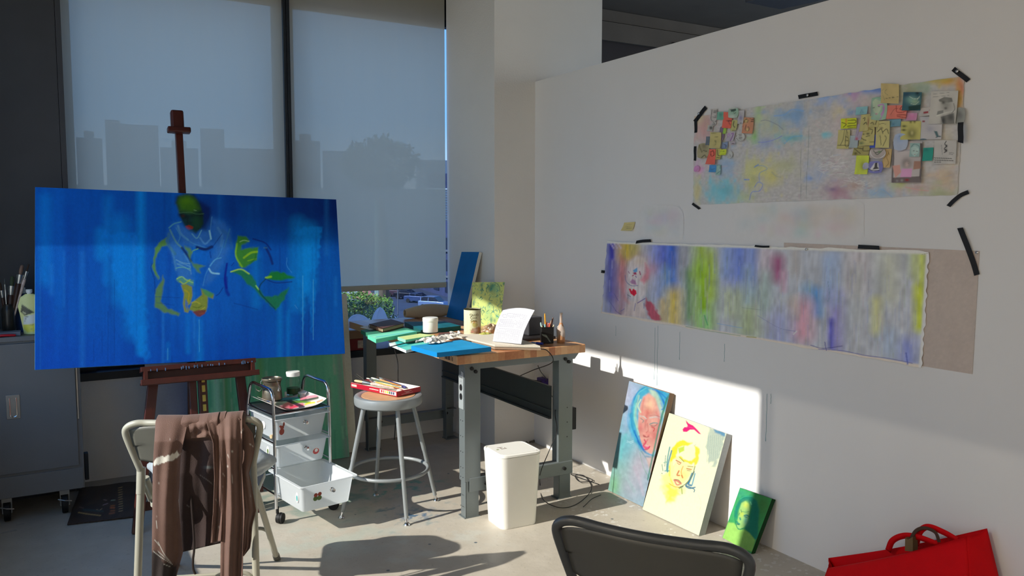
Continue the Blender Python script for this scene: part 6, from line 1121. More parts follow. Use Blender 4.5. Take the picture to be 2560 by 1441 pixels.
m_ = MB(); slab(m_, .0022, LU-.0022, .0022, LV-.0022, .0005, .003); slab(m_, .0022, LU-.0022, LV-.0035, LV-.0022, .003, hb+.001); slab(m_, .0022, LU-.0022, .0022, .0035, .003, hb+.0005); m_.build('box_lining', m_wcd, t_, smooth=0)
m_ = MB(); slab(m_, .006, .13, -.0006, .0002, .004, hb-.004); m_.build('swatch_label', m_wcd, t_, smooth=0)
for i, c in enumerate([(60, 66, 110), (70, 84, 120), (70, 120, 60), (236, 226, 60), (216, 190, 90), (190, 110, 90), (170, 40, 50)]):
    mm = mat('swatch_ink', c, .5, var=.02); m_ = MB(); slab(m_, .020+i*.015, .030+i*.015, -.0012, -.0004, .007, hb-.006); m_.build('swatch', mm, t_, smooth=0)
m_ = MB(); R = random.Random(3)
x = .140
while x < .205: w_ = R.uniform(.002, .005); slab(m_, x, x+w_, -.0008, .0, .012, .012+R.uniform(.003, .006)); x += w_+.0014
m_.build('box_lettering', m_wcd, t_, smooth=0)
m_ = MB()
for k in range(7): slab(m_, LU-.012-k*.006, LU-.008-k*.006, -.0008, 0, .008, .020)
m_.build('box_logo', m_wcd, t_, smooth=0)
m_ = MB(); 
for (z, b0, b1) in ((.017, .05, .10), (.012, .06, .085), (.007, .03, .11)): m_.obox(bp_(-.0004, (b0+b1)/2, z), eu*.0004, ev*(b1-b0)/2, ZZ*.0007)
m_.build('box_lettering', m_wcd, t_, smooth=0)
# brushes
m_brs = mat('cream_bristle', (226, 210, 160), .8, var=.15, scale=200); m_fer = mat('ferrule_metal', (176, 180, 180), .25, metal=.9); m_bw = mat('bristle_white', (230, 226, 214), .8); m_bd = mat('dark_bristle', (70, 50, 36), .8)
hand = [mat('handle_spattered', (214, 190, 176), .6, var=.35, scale=90), mat('handle_orange', (206, 134, 60), .4), mat('handle_dark', (60, 36, 26), .4), mat('handle_green', (96, 120, 92), .5), mat('handle_navy', (40, 44, 90), .35), mat('handle_yellow', (216, 176, 70), .4), mat('handle_red', (150, 40, 40), .4)]
def brush(tip, end, r, hm, bm, label, grp, flat=.5, head=.045, cat='brush', name='paint_brush'):
    tip = V3(*tip); end = V3(*end); d = nrm(end-tip); L_ = np.linalg.norm(end-tip); o3 = thing(name, label, cat, (tip+end)/2, grp)
    MB().tube([tip+d*s_ for s_ in (0, head*.12, head*.5, head, head*1.05)], [r*.35, r*1.0, r*1.25, r*1.0, r*.95], 14, flat=flat).build('bristles', bm, o3)
    MB().tube([tip+d*head*.98, tip+d*head*1.35, tip+d*head*1.9], [r*1.08, r*1.04, r*.72], 14).build('ferrule', m_fer, o3)
    MB().tube([tip+d*(head*1.85), tip+d*(head*1.85+.02), tip+d*(head*1.85+(L_-head*1.85)*.5), tip+d*L_*.985, end], [r*.70, r*.95, r*.72, r*.45, r*.2], 12).build('handle', hm, o3)
    return o3
G_ = 'paint brushes in the crimson box'
def P3(px, py, b, z):   # point in box plane at photo px
    d = ray(px, py); n = ev; p0 = bp_(0, b, 0); return CAMP+d*(((p0-CAMP)@n)/(d@n))
def Pz(px, py, z): return pl(px, py, 2, ZS+z)
brush(Pz(886, 952, .043), Pz(985, 971, .018), .0105, hand[0], m_brs, 'thick cream-bristled brush with a spattered handle, nearest in the crimson box', G_, head=.052)
brush(Pz(916, 946, .050), Pz(1000, 966, .016), .005, hand[3], m_bw, 'thin brush with a green spattered handle behind the thick brush', G_, head=.02)
brush(Pz(928, 945, .047), Pz(1003, 965.5, .020), .0065, hand[1], m_bw, 'orange-handled brush with pale bristles in the crimson box', G_, head=.03)
brush(Pz(941, 943, .044), Pz(1010, 960, .016), .005, hand[2], m_bd, 'dark-handled brush at the back of the crimson box', G_, head=.02)
brush(Pz(950, 946, .034), Pz(1012, 966, .014), .0045, hand[4], m_bd, 'navy-tipped brush ending near the middle of the crimson box', G_, head=.02)
brush(Pz(925, 952, .034), Pz(998, 971, .014), .0045, hand[5], m_bw, 'yellow-handled brush lying under the orange one', G_, head=.02)
brush(Pz(945, 958, .016), Pz(1008, 976, .010), .0045, hand[6], m_bd, 'red-handled brush low in the crimson box', G_, head=.02)
m_wire = mat('loose_bristle_wire', (150, 146, 136), .5)
tag(MB().tube([Pz(887, 938, .06), Pz(905, 950, .03)], .0008, 5).tube([Pz(892, 936, .062), Pz(910, 950, .03)], .0008, 5).build('loose_wires', m_wire), 'two thin stray wires rising from the crimson box', 'wire')
m_tub = mat('crumpled_tube', (210, 206, 200), .4, metal=.3, bump=.5, bscale=30)
for (px, py, c, lb) in [(1010, 968, (60, 60, 120), 'crumpled blue-black paint tube in the crimson box'), (1022, 966, (206, 190, 170), 'cream paint tube near the front corner of the crimson box'), (998, 977, (226, 214, 196), 'pale crumpled tube beside the swatch label in the crimson box')]:
    p = Pz(px, py, .012); o = MB().ellipsoid(p, eu*.018, ev*.008, ZZ*.007, 18, 10, .1, int(px)).build('paint_tube', mat('tube_skin', c, .4, bump=.4, bscale=60)); tag(o, lb, 'paint tube')
# ================================================================ bench top
ZB = BZ+.0008
def slabq(name, label, cat, q, z0, z1, m_or_art, group=None, bevel=.0015, colour=None):
    """flat board from photo corners (tl,tr,br,bl order seen from above) at height z1"""
    c = [pl(*k, 2, z1) for k in q]; return c
def board(name, label, c, z0, z1, col, side=None, paint=None, hw=(30, 30), ill=(.95, .95, .92), cat='canvas', under=None):
    c = [V3(k[0], k[1], z1) for k in c]; P = quadP(c, *hw); a = Art(P, col, ill)
    if paint: paint(a)
    mb, rim, n = panel(P, z1-z0); rc = np.array([a.c[i, j] for i, j in rim]); rc = np.ones_like(rc)*a.C(side) if side is not None else rc
    mb.col = np.concatenate([a.c.reshape(-1, 3), rc, rc]); o = mb.build(name, m_canv, smooth=0); return tag(o, label, cat)
# blue canvas overhanging the front left corner
c = [V3(1.628, 3.775, 0), V3(1.90, 3.80, 0), V3(1.965, 3.565, 0), V3(1.640, 3.470, 0)]
c = [pl(1028, 865, 2, .878), pl(1154, 850, 2, .878), pl(1228, 868, 2, .878), pl(1092.5, 882.5, 2, .878)]
board('painted_canvas', 'bright blue canvas lying flat on the front left corner of the bench', c, .8555, .878, (32, 150, 205), side=(20, 130, 195), paint=lambda a: a.jit(.12, 6, 6, 2))
board('painted_canvas', 'white and turquoise striped board under the left edge of the flat blue canvas', [pl(972, 859, 2, .853), pl(1045, 843, 2, .853), pl(1100, 858, 2, .853), pl(1015, 877, 2, .853)], BZ+.0006, .8548, (60, 176, 176), side=(222, 236, 232), paint=lambda a: (a.poly([(1000, 870), (1070, 850), (1110, 860), (1015, 882)], (110, 214, 196), .9, 1.5), a.poly([(965, 855), (985, 851), (992, 865), (975, 866)], (226, 236, 232), .9, 1.5)))
m_bl = mat('mint', (120, 200, 160), .5)
board('painted_canvas', 'dark green canvas at the bottom of the stack on the rear left of the bench', [pl(902, 826, 2, .862), pl(985, 812, 2, .862), pl(1052, 830, 2, .862), pl(945, 845, 2, .862)], BZ+.0006, .862, (52, 116, 92), side=(48, 108, 84), ill=(.8, .8, .8))
board('painted_canvas', 'mint green board with a turquoise stripe in front of the dark green canvas', [pl(919, 838, 2, .884), pl(1018, 825, 2, .884), pl(1042, 829, 2, .884), pl(940, 849, 2, .884)], .8635, .884, (120, 216, 178), side=(96, 196, 160), paint=lambda a: (a.poly([(925, 842), (1030, 827), (1045, 830), (935, 846)], (146, 230, 196), .9, 1), a.stroke([(940, 843), (1040, 829)], 1.6, (70, 190, 190))))
board('painted_canvas', 'pale yellow-green board lying beside the mint board', [pl(994, 843, 2, .880), pl(1050, 834.5, 2, .880), pl(1088, 838, 2, .880), pl(1014, 850, 2, .880)], .8635-.0225+.0225, .880, (206, 226, 150), side=(140, 206, 170), paint=lambda a: a.jit(.05, 4, 4, 2))
board('painted_canvas', 'deep teal canvas lying flat at the back of the bench', [pl(1011, 805, 2, .868), pl(1112, 804, 2, .868), pl(1152, 815, 2, .868), pl(1052, 826, 2, .868)], BZ+.0006, .868, (20, 92, 104), side=(26, 84, 84), ill=(.8, .8, .8), paint=lambda a: a.jit(.2, 6, 10, 2))
# spiral sketchbook
c = [pl(923, 811, 2, .885), pl(980, 803, 2, .885), pl(1011, 808, 2, .885), pl(956, 822, 2, .885)]
c[1] = c[0]+(c[2]-c[3]); t_ = thing('spiral_sketchbook', 'brown spiral-bound sketchbook with a thick page block on the rear left stack', 'book', (c[0]+c[2])/2-V3(0, 0, .023))
m_bc = mat('brown_book_cover', (88, 52, 40), .6); m_pg = mat('page_block', (196, 180, 146), .8, var=.2, scale=200, stretch=(.1, .1, 8))
dz = V3(0, 0, .003); MB().prism([p-dz*7.5 for p in c], dz).prism([p-dz for p in c], dz).build('book_cover', m_bc, t_, smooth=0)
ctr = sum(c)/4; MB().prism([ctr+(p-ctr)*.96-dz*6.5 for p in c], dz*5.5).build('page_block', m_pg, t_, smooth=0)
mb = MB(); e0, e1 = c[0], c[3]
for k in range(13):
    q = e0+(e1-e0)*(k+.5)/13-dz*3.5; d_ = nrm(e1-e0); o_ = nrm(e0-c[1]); mb.tube([q+o_*.011*math.cos(x)+V3(0, 0, .012*math.sin(x)) for x in [2*PI*i/12 for i in range(12)]], .0016, 6, closed=True)
mb.build('spiral_binding', m_bc, t_)
c = [pl(900, 819, 2, .864), pl(930, 812, 2, .864), pl(955, 821, 2, .864), pl(925, 826, 2, .864)]
tag(MB().prism([p for p in c], (0, 0, .0012)).build('paper_sheet', m_wcd, smooth=0), 'white paper sheet sticking out under the spiral sketchbook', 'paper')
# tub, tin
c = spot(1077, 833, BZ+.004)+V3(.0, .02, 0); c[2] = BZ+.0225 if False else .8705
c = pl(1076, 830, 2, .882); c[2] = .8815
t_ = thing('plastic_tub', 'white round screw-top tub standing on the pale yellow-green board', 'tub', c)
rt = 19.3*np.linalg.norm(c-CAMP)/FPX
MB().lathe([(rt*.93, 0), (rt*.96, .003), (rt*.96, .060), (rt*.93, .061)], c, 40).build('tub_body', m_bin, t_); MB().lathe([(rt*.97, .058), (rt*1.0, .060), (rt*1.0, .078), (rt*.96, .081), (0, .0815)], c, 40).build('tub_lid', m_bin, t_)
m_tin = mat('tin_label_cream', (214, 214, 176), .35, metal=.1, var=.04)
c = pl(1181, 838, 2, BZ); c[2] = BZ+.0005; rt = 21.3*np.linalg.norm(c-CAMP)/FPX; HT = .152
t_ = thing('oats_tin', 'tall cream oats tin with a printed label standing in front of the lime painting', 'tin', c)
ca0 = math.atan2(-c[1], -c[0]); TP = np.zeros((90, 120, 3))
for i in range(90):
    for j in range(120):
        th = ca0-PI/2*.98+PI*.98*(j/119); TP[i, j] = c+V3(rt*math.cos(th), rt*math.sin(th), .003+(HT-.006)*(1-i/89))
A = Art(TP, (222, 222, 180), (1.0, .98, .92)); T = lambda l: [(1150+x/16.02, 760+y/16.02) for x, y in l]
A.poly(T([(430, 760), (440, 700), (560, 660), (690, 700), (690, 760), (600, 720), (500, 730), (440, 790)]), (196, 168, 90), .9, .6); A.blob(*T([(575, 755)])[0], 3, 2.5, (226, 156, 60), .9); A.blob(*T([(545, 790)])[0], 1.6, 1.6, (150, 90, 30)); A.poly(T([(480, 780), (680, 770), (720, 850), (640, 940), (560, 950), (500, 880)]), (196, 186, 90), .8, 1.5)
A.poly(T([(410, 1050), (560, 980), (760, 900), (820, 960), (820, 1180), (700, 1180), (520, 1160), (430, 1120)]), (170, 130, 96), .85, 1.5, wob=1.5); A.blob(*T([(760, 1010)])[0], 2.4, 5, (200, 130, 50), .9); A.blob(*T([(470, 1145)])[0], 3, 2, (110, 50, 40), .9); A.blob(*T([(640, 1060)])[0], 5, 4, (226, 206, 186), .7); A.blob(*T([(500, 1120)])[0], 4, 2, (226, 150, 130), .7)
A.curve(T([(560, 1200), (700, 1230), (800, 1230)]), 3, (180, 160, 130), .7); A.stroke(T([(440, 1300), (560, 1320), (700, 1330)]), 2, (170, 156, 110), .8); A.stroke(T([(290, 400), (290, 1130)]), .8, (186, 184, 140), .9); A.stroke(T([(180, 1130), (290, 1130)]), .8, (186, 184, 140), .9)
for k in range(10): A.stroke(T([(190, 430+k*66), (270, 430+k*66)]), .7, (190, 188, 150), .7)
A.curve(T([(665, 450), (700, 400), (740, 450), (700, 490), (665, 450)]), .9, (110, 104, 70), .9)
mb = MB().grid(TP); mb.col = A.c.reshape(-1, 3); mb.build('printed_label', mat('tin_print', (200, 200, 200), .35, attr=True, var=.02), t_, smooth=80)
MB().lathe([(rt*.985, 0), (rt*.998, .002), (rt*.992, .004), (rt*.992, HT-.004), (rt*1.0, HT-.002), (rt*.99, HT), (rt*.95, HT), (rt*.95, .004), (0, .004)], c, 48).build('tin_body', m_tin, t_)
MB().lathe([(rt*1.004, HT-.004), (rt*1.02, HT-.002), (rt*1.01, HT+.001), (rt*.97, HT+.001), (rt*.97, HT-.004)], c, 48).build('tin_rim', mat('tin_rim_dark', (84, 76, 50), .3, metal=.8), t_)
def curved_text(body, size, ctr, r, th0, z, m, parent, name='lettering'):
    cu = bpy.data.curves.new('t', 'FONT'); cu.body = body; cu.size = size; cu.align_x = 'CENTER'; ob = bpy.data.objects.new('t', cu); COL.objects.link(ob); bpy.context.view_layer.update()
    me = bpy.data.meshes.new_from_object(ob.evaluated_get(bpy.context.evaluated_depsgraph_get())); V = []
    for v in me.vertices: th = th0+v.co.x/r; V.append(V3(ctr[0]+r*math.cos(th), ctr[1]+r*math.sin(th), z+v.co.y))
    mb = MB().add(V, [tuple(p.vertices) for p in me.polygons]); COL.objects.unlink(ob); bpy.data.objects.remove(ob); return mb.build(name, m, parent, smooth=0)
m_let = mat('olive_lettering', (112, 104, 66), .5)
for k, w in enumerate(('Quick', 'Cook', 'Oats')): curved_text(w, .019, c, rt+.0012, ca0+.14-(.0 if k == 0 else -.02), c[2]+HT-.036-k*.0165, m_let, t_)
# lime painting standing at the back right of the bench
c = [pl(1181, 706, 1, 4.53), pl(1262, 705, 1, 4.45), None, None]; _a = pl(1178, 815, 1, 4.45); _b = pl(1250, 830, 1, 4.37); c[3] = V3(_a[0], 4.45, BZ+.001); c[2] = V3(_b[0], 4.37, BZ+.001)
c[0][2] = c[1][2] = 1.108
def py_(a):
    T = lambda l: [(1180+x/10.29, 690+y/10.29) for x, y in l]; R = random.Random(4); D = (52, 128, 118)
    for x, y, rx, ry, s in [(250, 240, 4, 6, .8), (260, 350, 2, 5, .8), (530, 250, 8, 8, .9), (480, 340, 7, 8, .7), (620, 330, 9, 14, .6), (820, 200, 3, 6, .9), (460, 710, 5, 4, .8), (40, 720, 2.4, 6, .8), (490, 1130, 3, 8, .8), (580, 1150, 4, 6, .7), (640, 1050, 3, 6, .6), (560, 540, 8, 4, .4), (400, 1060, 8, 10, .35), (440, 900, 5, 10, .4)]: a.blob(*T([(x, y)])[0], rx, ry, D if s > .6 else (120, 196, 150), s, n=.9, seed=int(x))
    for i in range(150):
        x, y = R.uniform(10, 820), R.uniform(170, 1240); d = R.uniform(-1.2, 1.2); l = R.uniform(15, 60); s = .85 if x > 200 else .5
        a.curve(T([(x, y), (x+l*math.sin(d)*.6, y+l*.6), (x+l*math.sin(d*1.6), y+l)]), R.uniform(.7, 1.8), R.choice([D, (80, 140, 100), (84, 170, 160), (130, 200, 150)]), s)
    for l in [[(560, 160), (640, 200), (700, 280), (720, 400)], [(380, 220), (430, 260), (380, 330), (370, 420)], [(470, 540), (440, 620), (520, 640)], [(720, 560), (740, 680), (780, 640)], [(680, 850), (720, 930), (700, 960)], [(290, 960), (330, 925)], [(240, 900), (270, 1010)], [(550, 790), (560, 940)], [(340, 800), (345, 880)]]: a.curve(T(l), 1.6, D, .8)
P = quadP(c, 110, 80); A = Art(P, (216, 232, 140), (1.0, 1.0, .96)); py_(A)
t_ = thing('painted_canvas', 'small upright lime canvas with teal squiggles standing at the back of the bench', 'painting', (c[2]+c[3])/2)
art_object('canvas_face', A, .016, m_canv, t_, side=(96, 120, 70)); n_ = nrm(np.cross(P[0, -1]-P[0, 0], P[-1, 0]-P[0, 0])); ctr = P.reshape(-1, 3).mean(0)+n_*.019
MB().obox(ctr, (c[1]-c[0])*.42, n_*.004, (c[0]-c[3])*.44).build('stretcher_bar', m_raw, t_, smooth=0)
# long narrow dark blue canvas leaning on the pier side
c0 = pl(1119, 800, 2, BZ+.002); c0 = V3(2.262, 4.69, BZ+.002); c1 = V3(2.395, 4.545, BZ+.002); d_ = None
tl = pl(1154, 630, 0, 2.492); tr = pl(1198, 630.5, 0, 2.500)
bl_ = pl(1116, 800, 1, 4.95); bl_[2] = BZ+.002; br_ = pl(1158, 806, 1, 4.69); br_[2] = BZ+.002
P = quadP([tl, tr, br_, bl_], 90, 30); A = Art(P, (0, 66, 112), (.32, .34, .36)); A.jit(.08, 10, 5, 3)
t_ = thing('painted_canvas', 'tall narrow dark blue canvas leaning in the corner at the back of the bench', 'painting', (bl_+br_)/2)
art_object('canvas_face', A, .022, m_canv, t_, side=(136, 138, 134)); n_ = nrm(np.cross(P[0, -1]-P[0, 0], P[-1, 0]-P[0, 0]))
# open sketchbook / drawing board
zb = .862
q = [pl(1120, 838, 2, zb), pl(1246, 850, 2, zb), pl(1352, 869, 2, zb), pl(1236, 866, 2, zb)]
q = [V3(1.955, 4.02, zb), V3(2.245, 3.83, zb-.004), V3(2.215, 3.47, zb-.004), V3(2.005, 3.60, zb)]
q = [pl(1126, 838, 2, zb), pl(1262, 836, 2, zb), pl(1352, 867.5, 2, zb-.004), pl(1237, 865, 2, zb)]
t_ = thing('open_sketchbook', 'open grey hardback sketchbook lying across the bench with its edge towards the camera', 'book', sum(q)/4-V3(0, 0, .02))
MB().prism([p-V3(0, 0, .006) for p in q], (0, 0, .004)).build('book_cover', mat('grey_board', (176, 170, 156), .7), t_, smooth=0)
ctr = sum(q)/4; MB().prism([ctr+(p-ctr)*.985-V3(0, 0, .002) for p in q], (0, 0, .006)).build('page_block', mat('grey_pages', (214, 206, 190), .8, var=.1, scale=200), t_, smooth=0)
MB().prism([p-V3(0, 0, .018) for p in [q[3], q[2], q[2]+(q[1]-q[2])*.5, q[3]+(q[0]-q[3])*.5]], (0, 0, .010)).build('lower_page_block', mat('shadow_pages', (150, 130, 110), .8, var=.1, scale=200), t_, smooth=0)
# printed booklet page curling upright
zc = zb+.006; b0 = pl(1232, 854, 2, zc); b1 = pl(1303, 861, 2, zc); H, Wn = 110, 80; P = np.zeros((H, Wn, 3)); inn = nrm(np.cross(b1-b0, ZZ)); inn = inn if inn[1] > 0 else -inn
tl = (1269, 773); tr = (1337, 778)
for i in range(H):
    v = i/(H-1)
    for j in range(Wn):
        u = j/(Wn-1); bx = b0+(b1-b0)*u
        lx = np.interp(v, [0, .1, .25, .5, .75, 1], [1269, 1257, 1250, 1240.5, 1235, 1232]); ly = np.interp(v, [0, .1, .25, .5, .75, 1], [773, 776, 789, 812, 834, 854])
        rx = np.interp(v, [0, .2, .4, .6, .8, 1], [1337, 1328, 1319, 1311, 1306, 1303]); ry = np.interp(v, [0, .2, .4, .6, .8, 1], [776, 792, 810, 828, 846, 861])
        px = lx*(1-u)+rx*u; py = ly*(1-u)+ry*u-4*math.sin(PI*u)*(1-v)
        off = .035*(1-v)**1.2+.012*math.sin(PI*u)*(1-v)
        P[i, j] = plane(px, py, b0+inn*off, inn)
A = Art(P, (240, 241, 247), (1.6, 1.6, 1.52)); R = random.Random(2)
for k in range(22):
    v0 = .2+k*.034; 
    for s_ in range(12):
        u0 = .08+s_*.068; i_ = min(int(v0*H), H-2); j0 = int(u0*Wn); j1 = min(int((u0+.055)*Wn), Wn-1)
        if R.random() < .88 and k not in (4, 11): A.c[i_, j0:j1] = A.c[i_, j0:j1]*.55
t_ = MB().grid(P); t_.col = A.c.reshape(-1, 3); o = t_.build('printed_page', m_paper, smooth=80, solid=.0006); tag(o, 'printed white page curling upright out of the open sketchbook', 'paper')
# dark speaker and black case behind the page
c = pl(1322, 838, 2, BZ); sp = V3(2.385, 3.84, 0)
tag(MB().box(2.335, 2.425, 3.80, 3.90, BZ+.018, BZ+.122).build('small_speaker', mat('charcoal_plastic', (66, 66, 70), .45), smooth=0, bevel=.006), 'dark grey box-shaped speaker standing behind the curling page', 'speaker')
tag(MB().box(2.25, 2.47, 3.725, 3.93, BZ+.0005, BZ+.0175).build('black_case', mat('black_case', (38, 34, 34), .5), smooth=0, bevel=.006), 'flat black case lying under the dark speaker', 'case')
# mesh pen cup
cc = (pl(1352, 858, 2, BZ)+pl(1391, 858, 2, BZ))/2+V3(0, .0, 0); yw = math.radians(-26); cx0, cy0 = cc[0]-.004, cc[1]+.012
t_ = thing('pen_cup', 'black square mesh pen cup with a marbled smear on the bench', 'pen cup', (cx0, cy0, BZ))
m_cup = mat('black_mesh', (30, 31, 32), .4, var=.25, scale=18, stretch=(1, 1, .5))
rr = [rrect((cx0, cy0), w_, w_, .006, yw, z) for w_, z in ((.062, BZ+.0005), (.066, BZ+.003), (.070, BZ+.088), (.072, BZ+.090), (.067, BZ+.090), (.063, BZ+.005))]
loft(MB(), rr, True, True).build('cup_body', m_cup, t_, smooth=30)
m_sm = mat('grey_smear', (120, 130, 122), .5, var=.5, scale=60)
fdir = V3(-math.cos(yw+PI/2), -math.sin(yw+PI/2), 0); sdir = V3(math.cos(yw), math.sin(yw), 0); ctrf = V3(cx0, cy0, BZ+.05)+fdir*.0348
MB().prism([ctrf+sdir*x+ZZ*z for x, z in [(-.032, .004), (-.008, -.002), (.0, -.012), (.012, -.03), (.018, -.042), (.010, -.040), (-.004, -.018), (-.030, -.004)]], fdir*.0006).build('smear', m_sm, t_, smooth=0)
mb = MB()
penm = lambda c: mat('pen_barrel', c, .35)
Gp = 'pens and brushes in the black pen cup'
def pen(dx, dy, lean, h, r, c, label, tipc=None, name='pen', cat='pen'):
    b = V3(cx0+dx*.5, cy0+dy*.5, BZ+.007); tpx = V3(cx0+dx+lean[0], cy0+dy+lean[1], BZ+h); o3 = MB().tube([b, b+(tpx-b)*.93, tpx], [r, r, r*.6], 12).build(name, penm(c)); tag(o3, label, cat, Gp); return o3
pen(-.008, 0, (-.004, .002), .160, .0042, (226, 160, 50), 'yellow-orange pencil, tallest in the pen cup', name='pencil', cat='pencil')
pen(-.024, .006, (-.012, 0), .112, .005, (170, 200, 200), 'pale blue-grey marker leaning left in the pen cup')
pen(-.012, -.012, (-.010, -.002), .104, .005, (140, 190, 190), 'pale teal marker at the front of the pen cup')
pen(.004, .006, (-.001, 0), .112, .0045, (206, 120, 120), 'pink pen in the middle of the pen cup')
pen(.010, -.010, (.002, 0), .108, .005, (214, 96, 70), 'orange-red pen in the pen cup')
pen(.014, .010, (.004, .002), .104, .0045, (224, 170, 180), 'light pink pen right of the orange-red pen')
pen(-.028, -.006, (-.010, -.004), .096, .004, (206, 200, 160), 'cream pen at the left rim of the pen cup')
pen(.020, .0, (.022, .004), .135, .0045, (88, 58, 44), 'dark brown brush leaning right in the pen cup', name='brush', cat='brush')
pen(.024, .008, (.016, .008), .118, .004, (150, 110, 80), 'tan brush leaning right in the pen cup', name='brush', cat='brush')
pen(.022, -.014, (.012, -.004), .098, .0045, (190, 180, 150), 'beige pen at the right rim of the pen cup')
# tape-wrapped bottle in a wooden stand
bc = V3(2.408, 3.575, BZ+.0005); bc = pl(1406, 857, 2, BZ); bc = V3(bc[0]-.002, bc[1]+.012, BZ+.0005)
t_ = thing('wrapped_bottle', 'slender bottle in crumpled clear wrap beside the pen cup', 'bottle', bc)
MB().lathe([(.020, 0), (.022, .004), (.0225, .03), (.021, .055), (.015, .085), (.0075, .108), (.006, .150), (.0075, .158), (.0085, .160), (0, .160)], bc, 24).build('bottle_body', mat('tan_bottle', (192, 140, 100), .35, var=.2, scale=25), t_)
mb = MB().ellipsoid(bc+V3(0, 0, .052), (.0245, 0, 0), (0, .0245, 0), (0, 0, .05), 30, 16, .07, 4); mb.v = [(x, y, max(z, BZ+.001)) for x, y, z in mb.v]
mb.lathe([(.008, .10), (.0078, .12), (.0068, .15), (.010, .158), (.008, .162)], bc, 14); mb.build('clear_wrap', plastic('crinkled_wrap', (226, 226, 222), .45, .3, .15), t_, smooth=25)
# markers by the sketchbook
pa = pl(1312, 857, 2, BZ+.012); pb = pl(1328, 862, 2, BZ+.012)
tag(MB().tube([pa, pa+(pb-pa)*.7, pb], [.011, .0115, .010], 16).build('stub_brush', mat('pale_grey_bristle', (196, 192, 176), .7)), 'stubby pale brush end lying at the front of the bench by the sketchbook', 'brush')
pa = pl(1329, 857, 2, BZ+.009); pb = pl(1357, 860, 2, BZ+.009)
t_ = thing('marker', 'blue marker lying on the front edge of the bench below the pen cup', 'marker', (pa+pb)/2)
MB().tube([pa, pb], [.0055, .0055], 14).build('barrel', mat('pale_blue_barrel', (150, 170, 214), .3), t_); MB().tube([pa+(pb-pa)*.45, pb], [.0068, .0064], 14).build('cap', mat('blue_cap', (34, 60, 180), .3), t_)
# crumpled packets between tin and page
m_foil = mat('crumpled_foil', (190, 160, 130), .35, metal=.5, bump=.6, bscale=40); m_gw = mat('yellow_green_wrapper', (178, 178, 90), .45, bump=.4, bscale=40)
p = pl(1228, 832, 2, BZ+.02); tag(MB().ellipsoid(V3(p[0], p[1], BZ+.034), (.048, -.01, 0), (0, .03, 0), (0, 0, .033), 26, 16, .14, 7).build('foil_packet', m_foil, smooth=0), 'crumpled coppery foil packet behind the curling page', 'packet')
p = pl(1213, 842, 2, BZ+.012); tag(MB().ellipsoid(V3(p[0], p[1], BZ+.0175), (.040, -.006, 0), (0, .024, 0), (0, 0, .017), 26, 14, .10, 9).build('snack_packet', m_gw, smooth=0), 'flattened yellow-green packet right of the oats tin', 'packet')
# crumpled tissue on the blue canvas
m_tis = mat('tissue', (236, 232, 222), .85, bump=.2, bscale=60)
G = np.zeros((34, 60, 3)); ta = pl(1058, 862, 2, .879); tb = pl(1150, 838, 2, .879); dx_ = tb-ta; dy_ = nrm(V3(-dx_[1], dx_[0], 0))
na, nb, nc = vnoise(34, 60, 7, 12, 3), vnoise(34, 60, 11, 20, 4), vnoise(34, 60, 5, 9, 6)
for i in range(34):
    for j in range(60):
        u = j/59; v = i/33*2-1; wd = .055*(.45+1.0*math.sin(PI*min(1, u*1.15+.1))**.8)*(1-.5*u); G[i, j] = ta+dx_*(u+.05*(nc[i, j]-.5))+dy_*(v*wd+.03*(nb[i, j]-.5))+V3(0, 0, .003+.050*abs(na[i, j]-.35)*(1-v*v*.7)*(1-.45*u)+.010*nb[i, j]*(1-v*v))
tag(MB().grid(G).build('tissue', m_tis, smooth=20, solid=.001), 'crumpled white tissue lying on the flat bright blue canvas', 'tissue')
# loose sheets and slats in the middle of the bench
m_sl = [mat('sheet_white', (226, 222, 214), .7), mat('card_grey', (150, 140, 130), .7), mat('slat_brown', (110, 70, 60), .6)]
for (q4, z, k, lb) in [([(1094, 838), (1118, 834), (1152, 843), (1128, 846)], .858, 0, 'white sketch pad between the tub and the tin'), ([(1095, 832), (1150, 830), (1158, 840), (1100, 842)], .850, 2, 'brown card tucked under the white sketch pad'), ([(1124, 829), (1128, 828), (1160, 838), (1157, 839.5)], .864, 0, 'narrow white strip lying beside the oats tin'), ([(1190, 846), (1230, 842), (1250, 850), (1205, 856)], .8445, 1, 'grey card under the oats tin and packets')]:
    c = [pl(*k_, 2, z) for k_ in q4]
    if k == 1: continue
    tag(MB().prism([p-V3(0, 0, .006 if k == 0 else .003) for p in c], (0, 0, .006 if k == 0 else .003)).build('paper_pad' if k == 0 else 'card', m_sl[k], smooth=0), lb, 'paper')
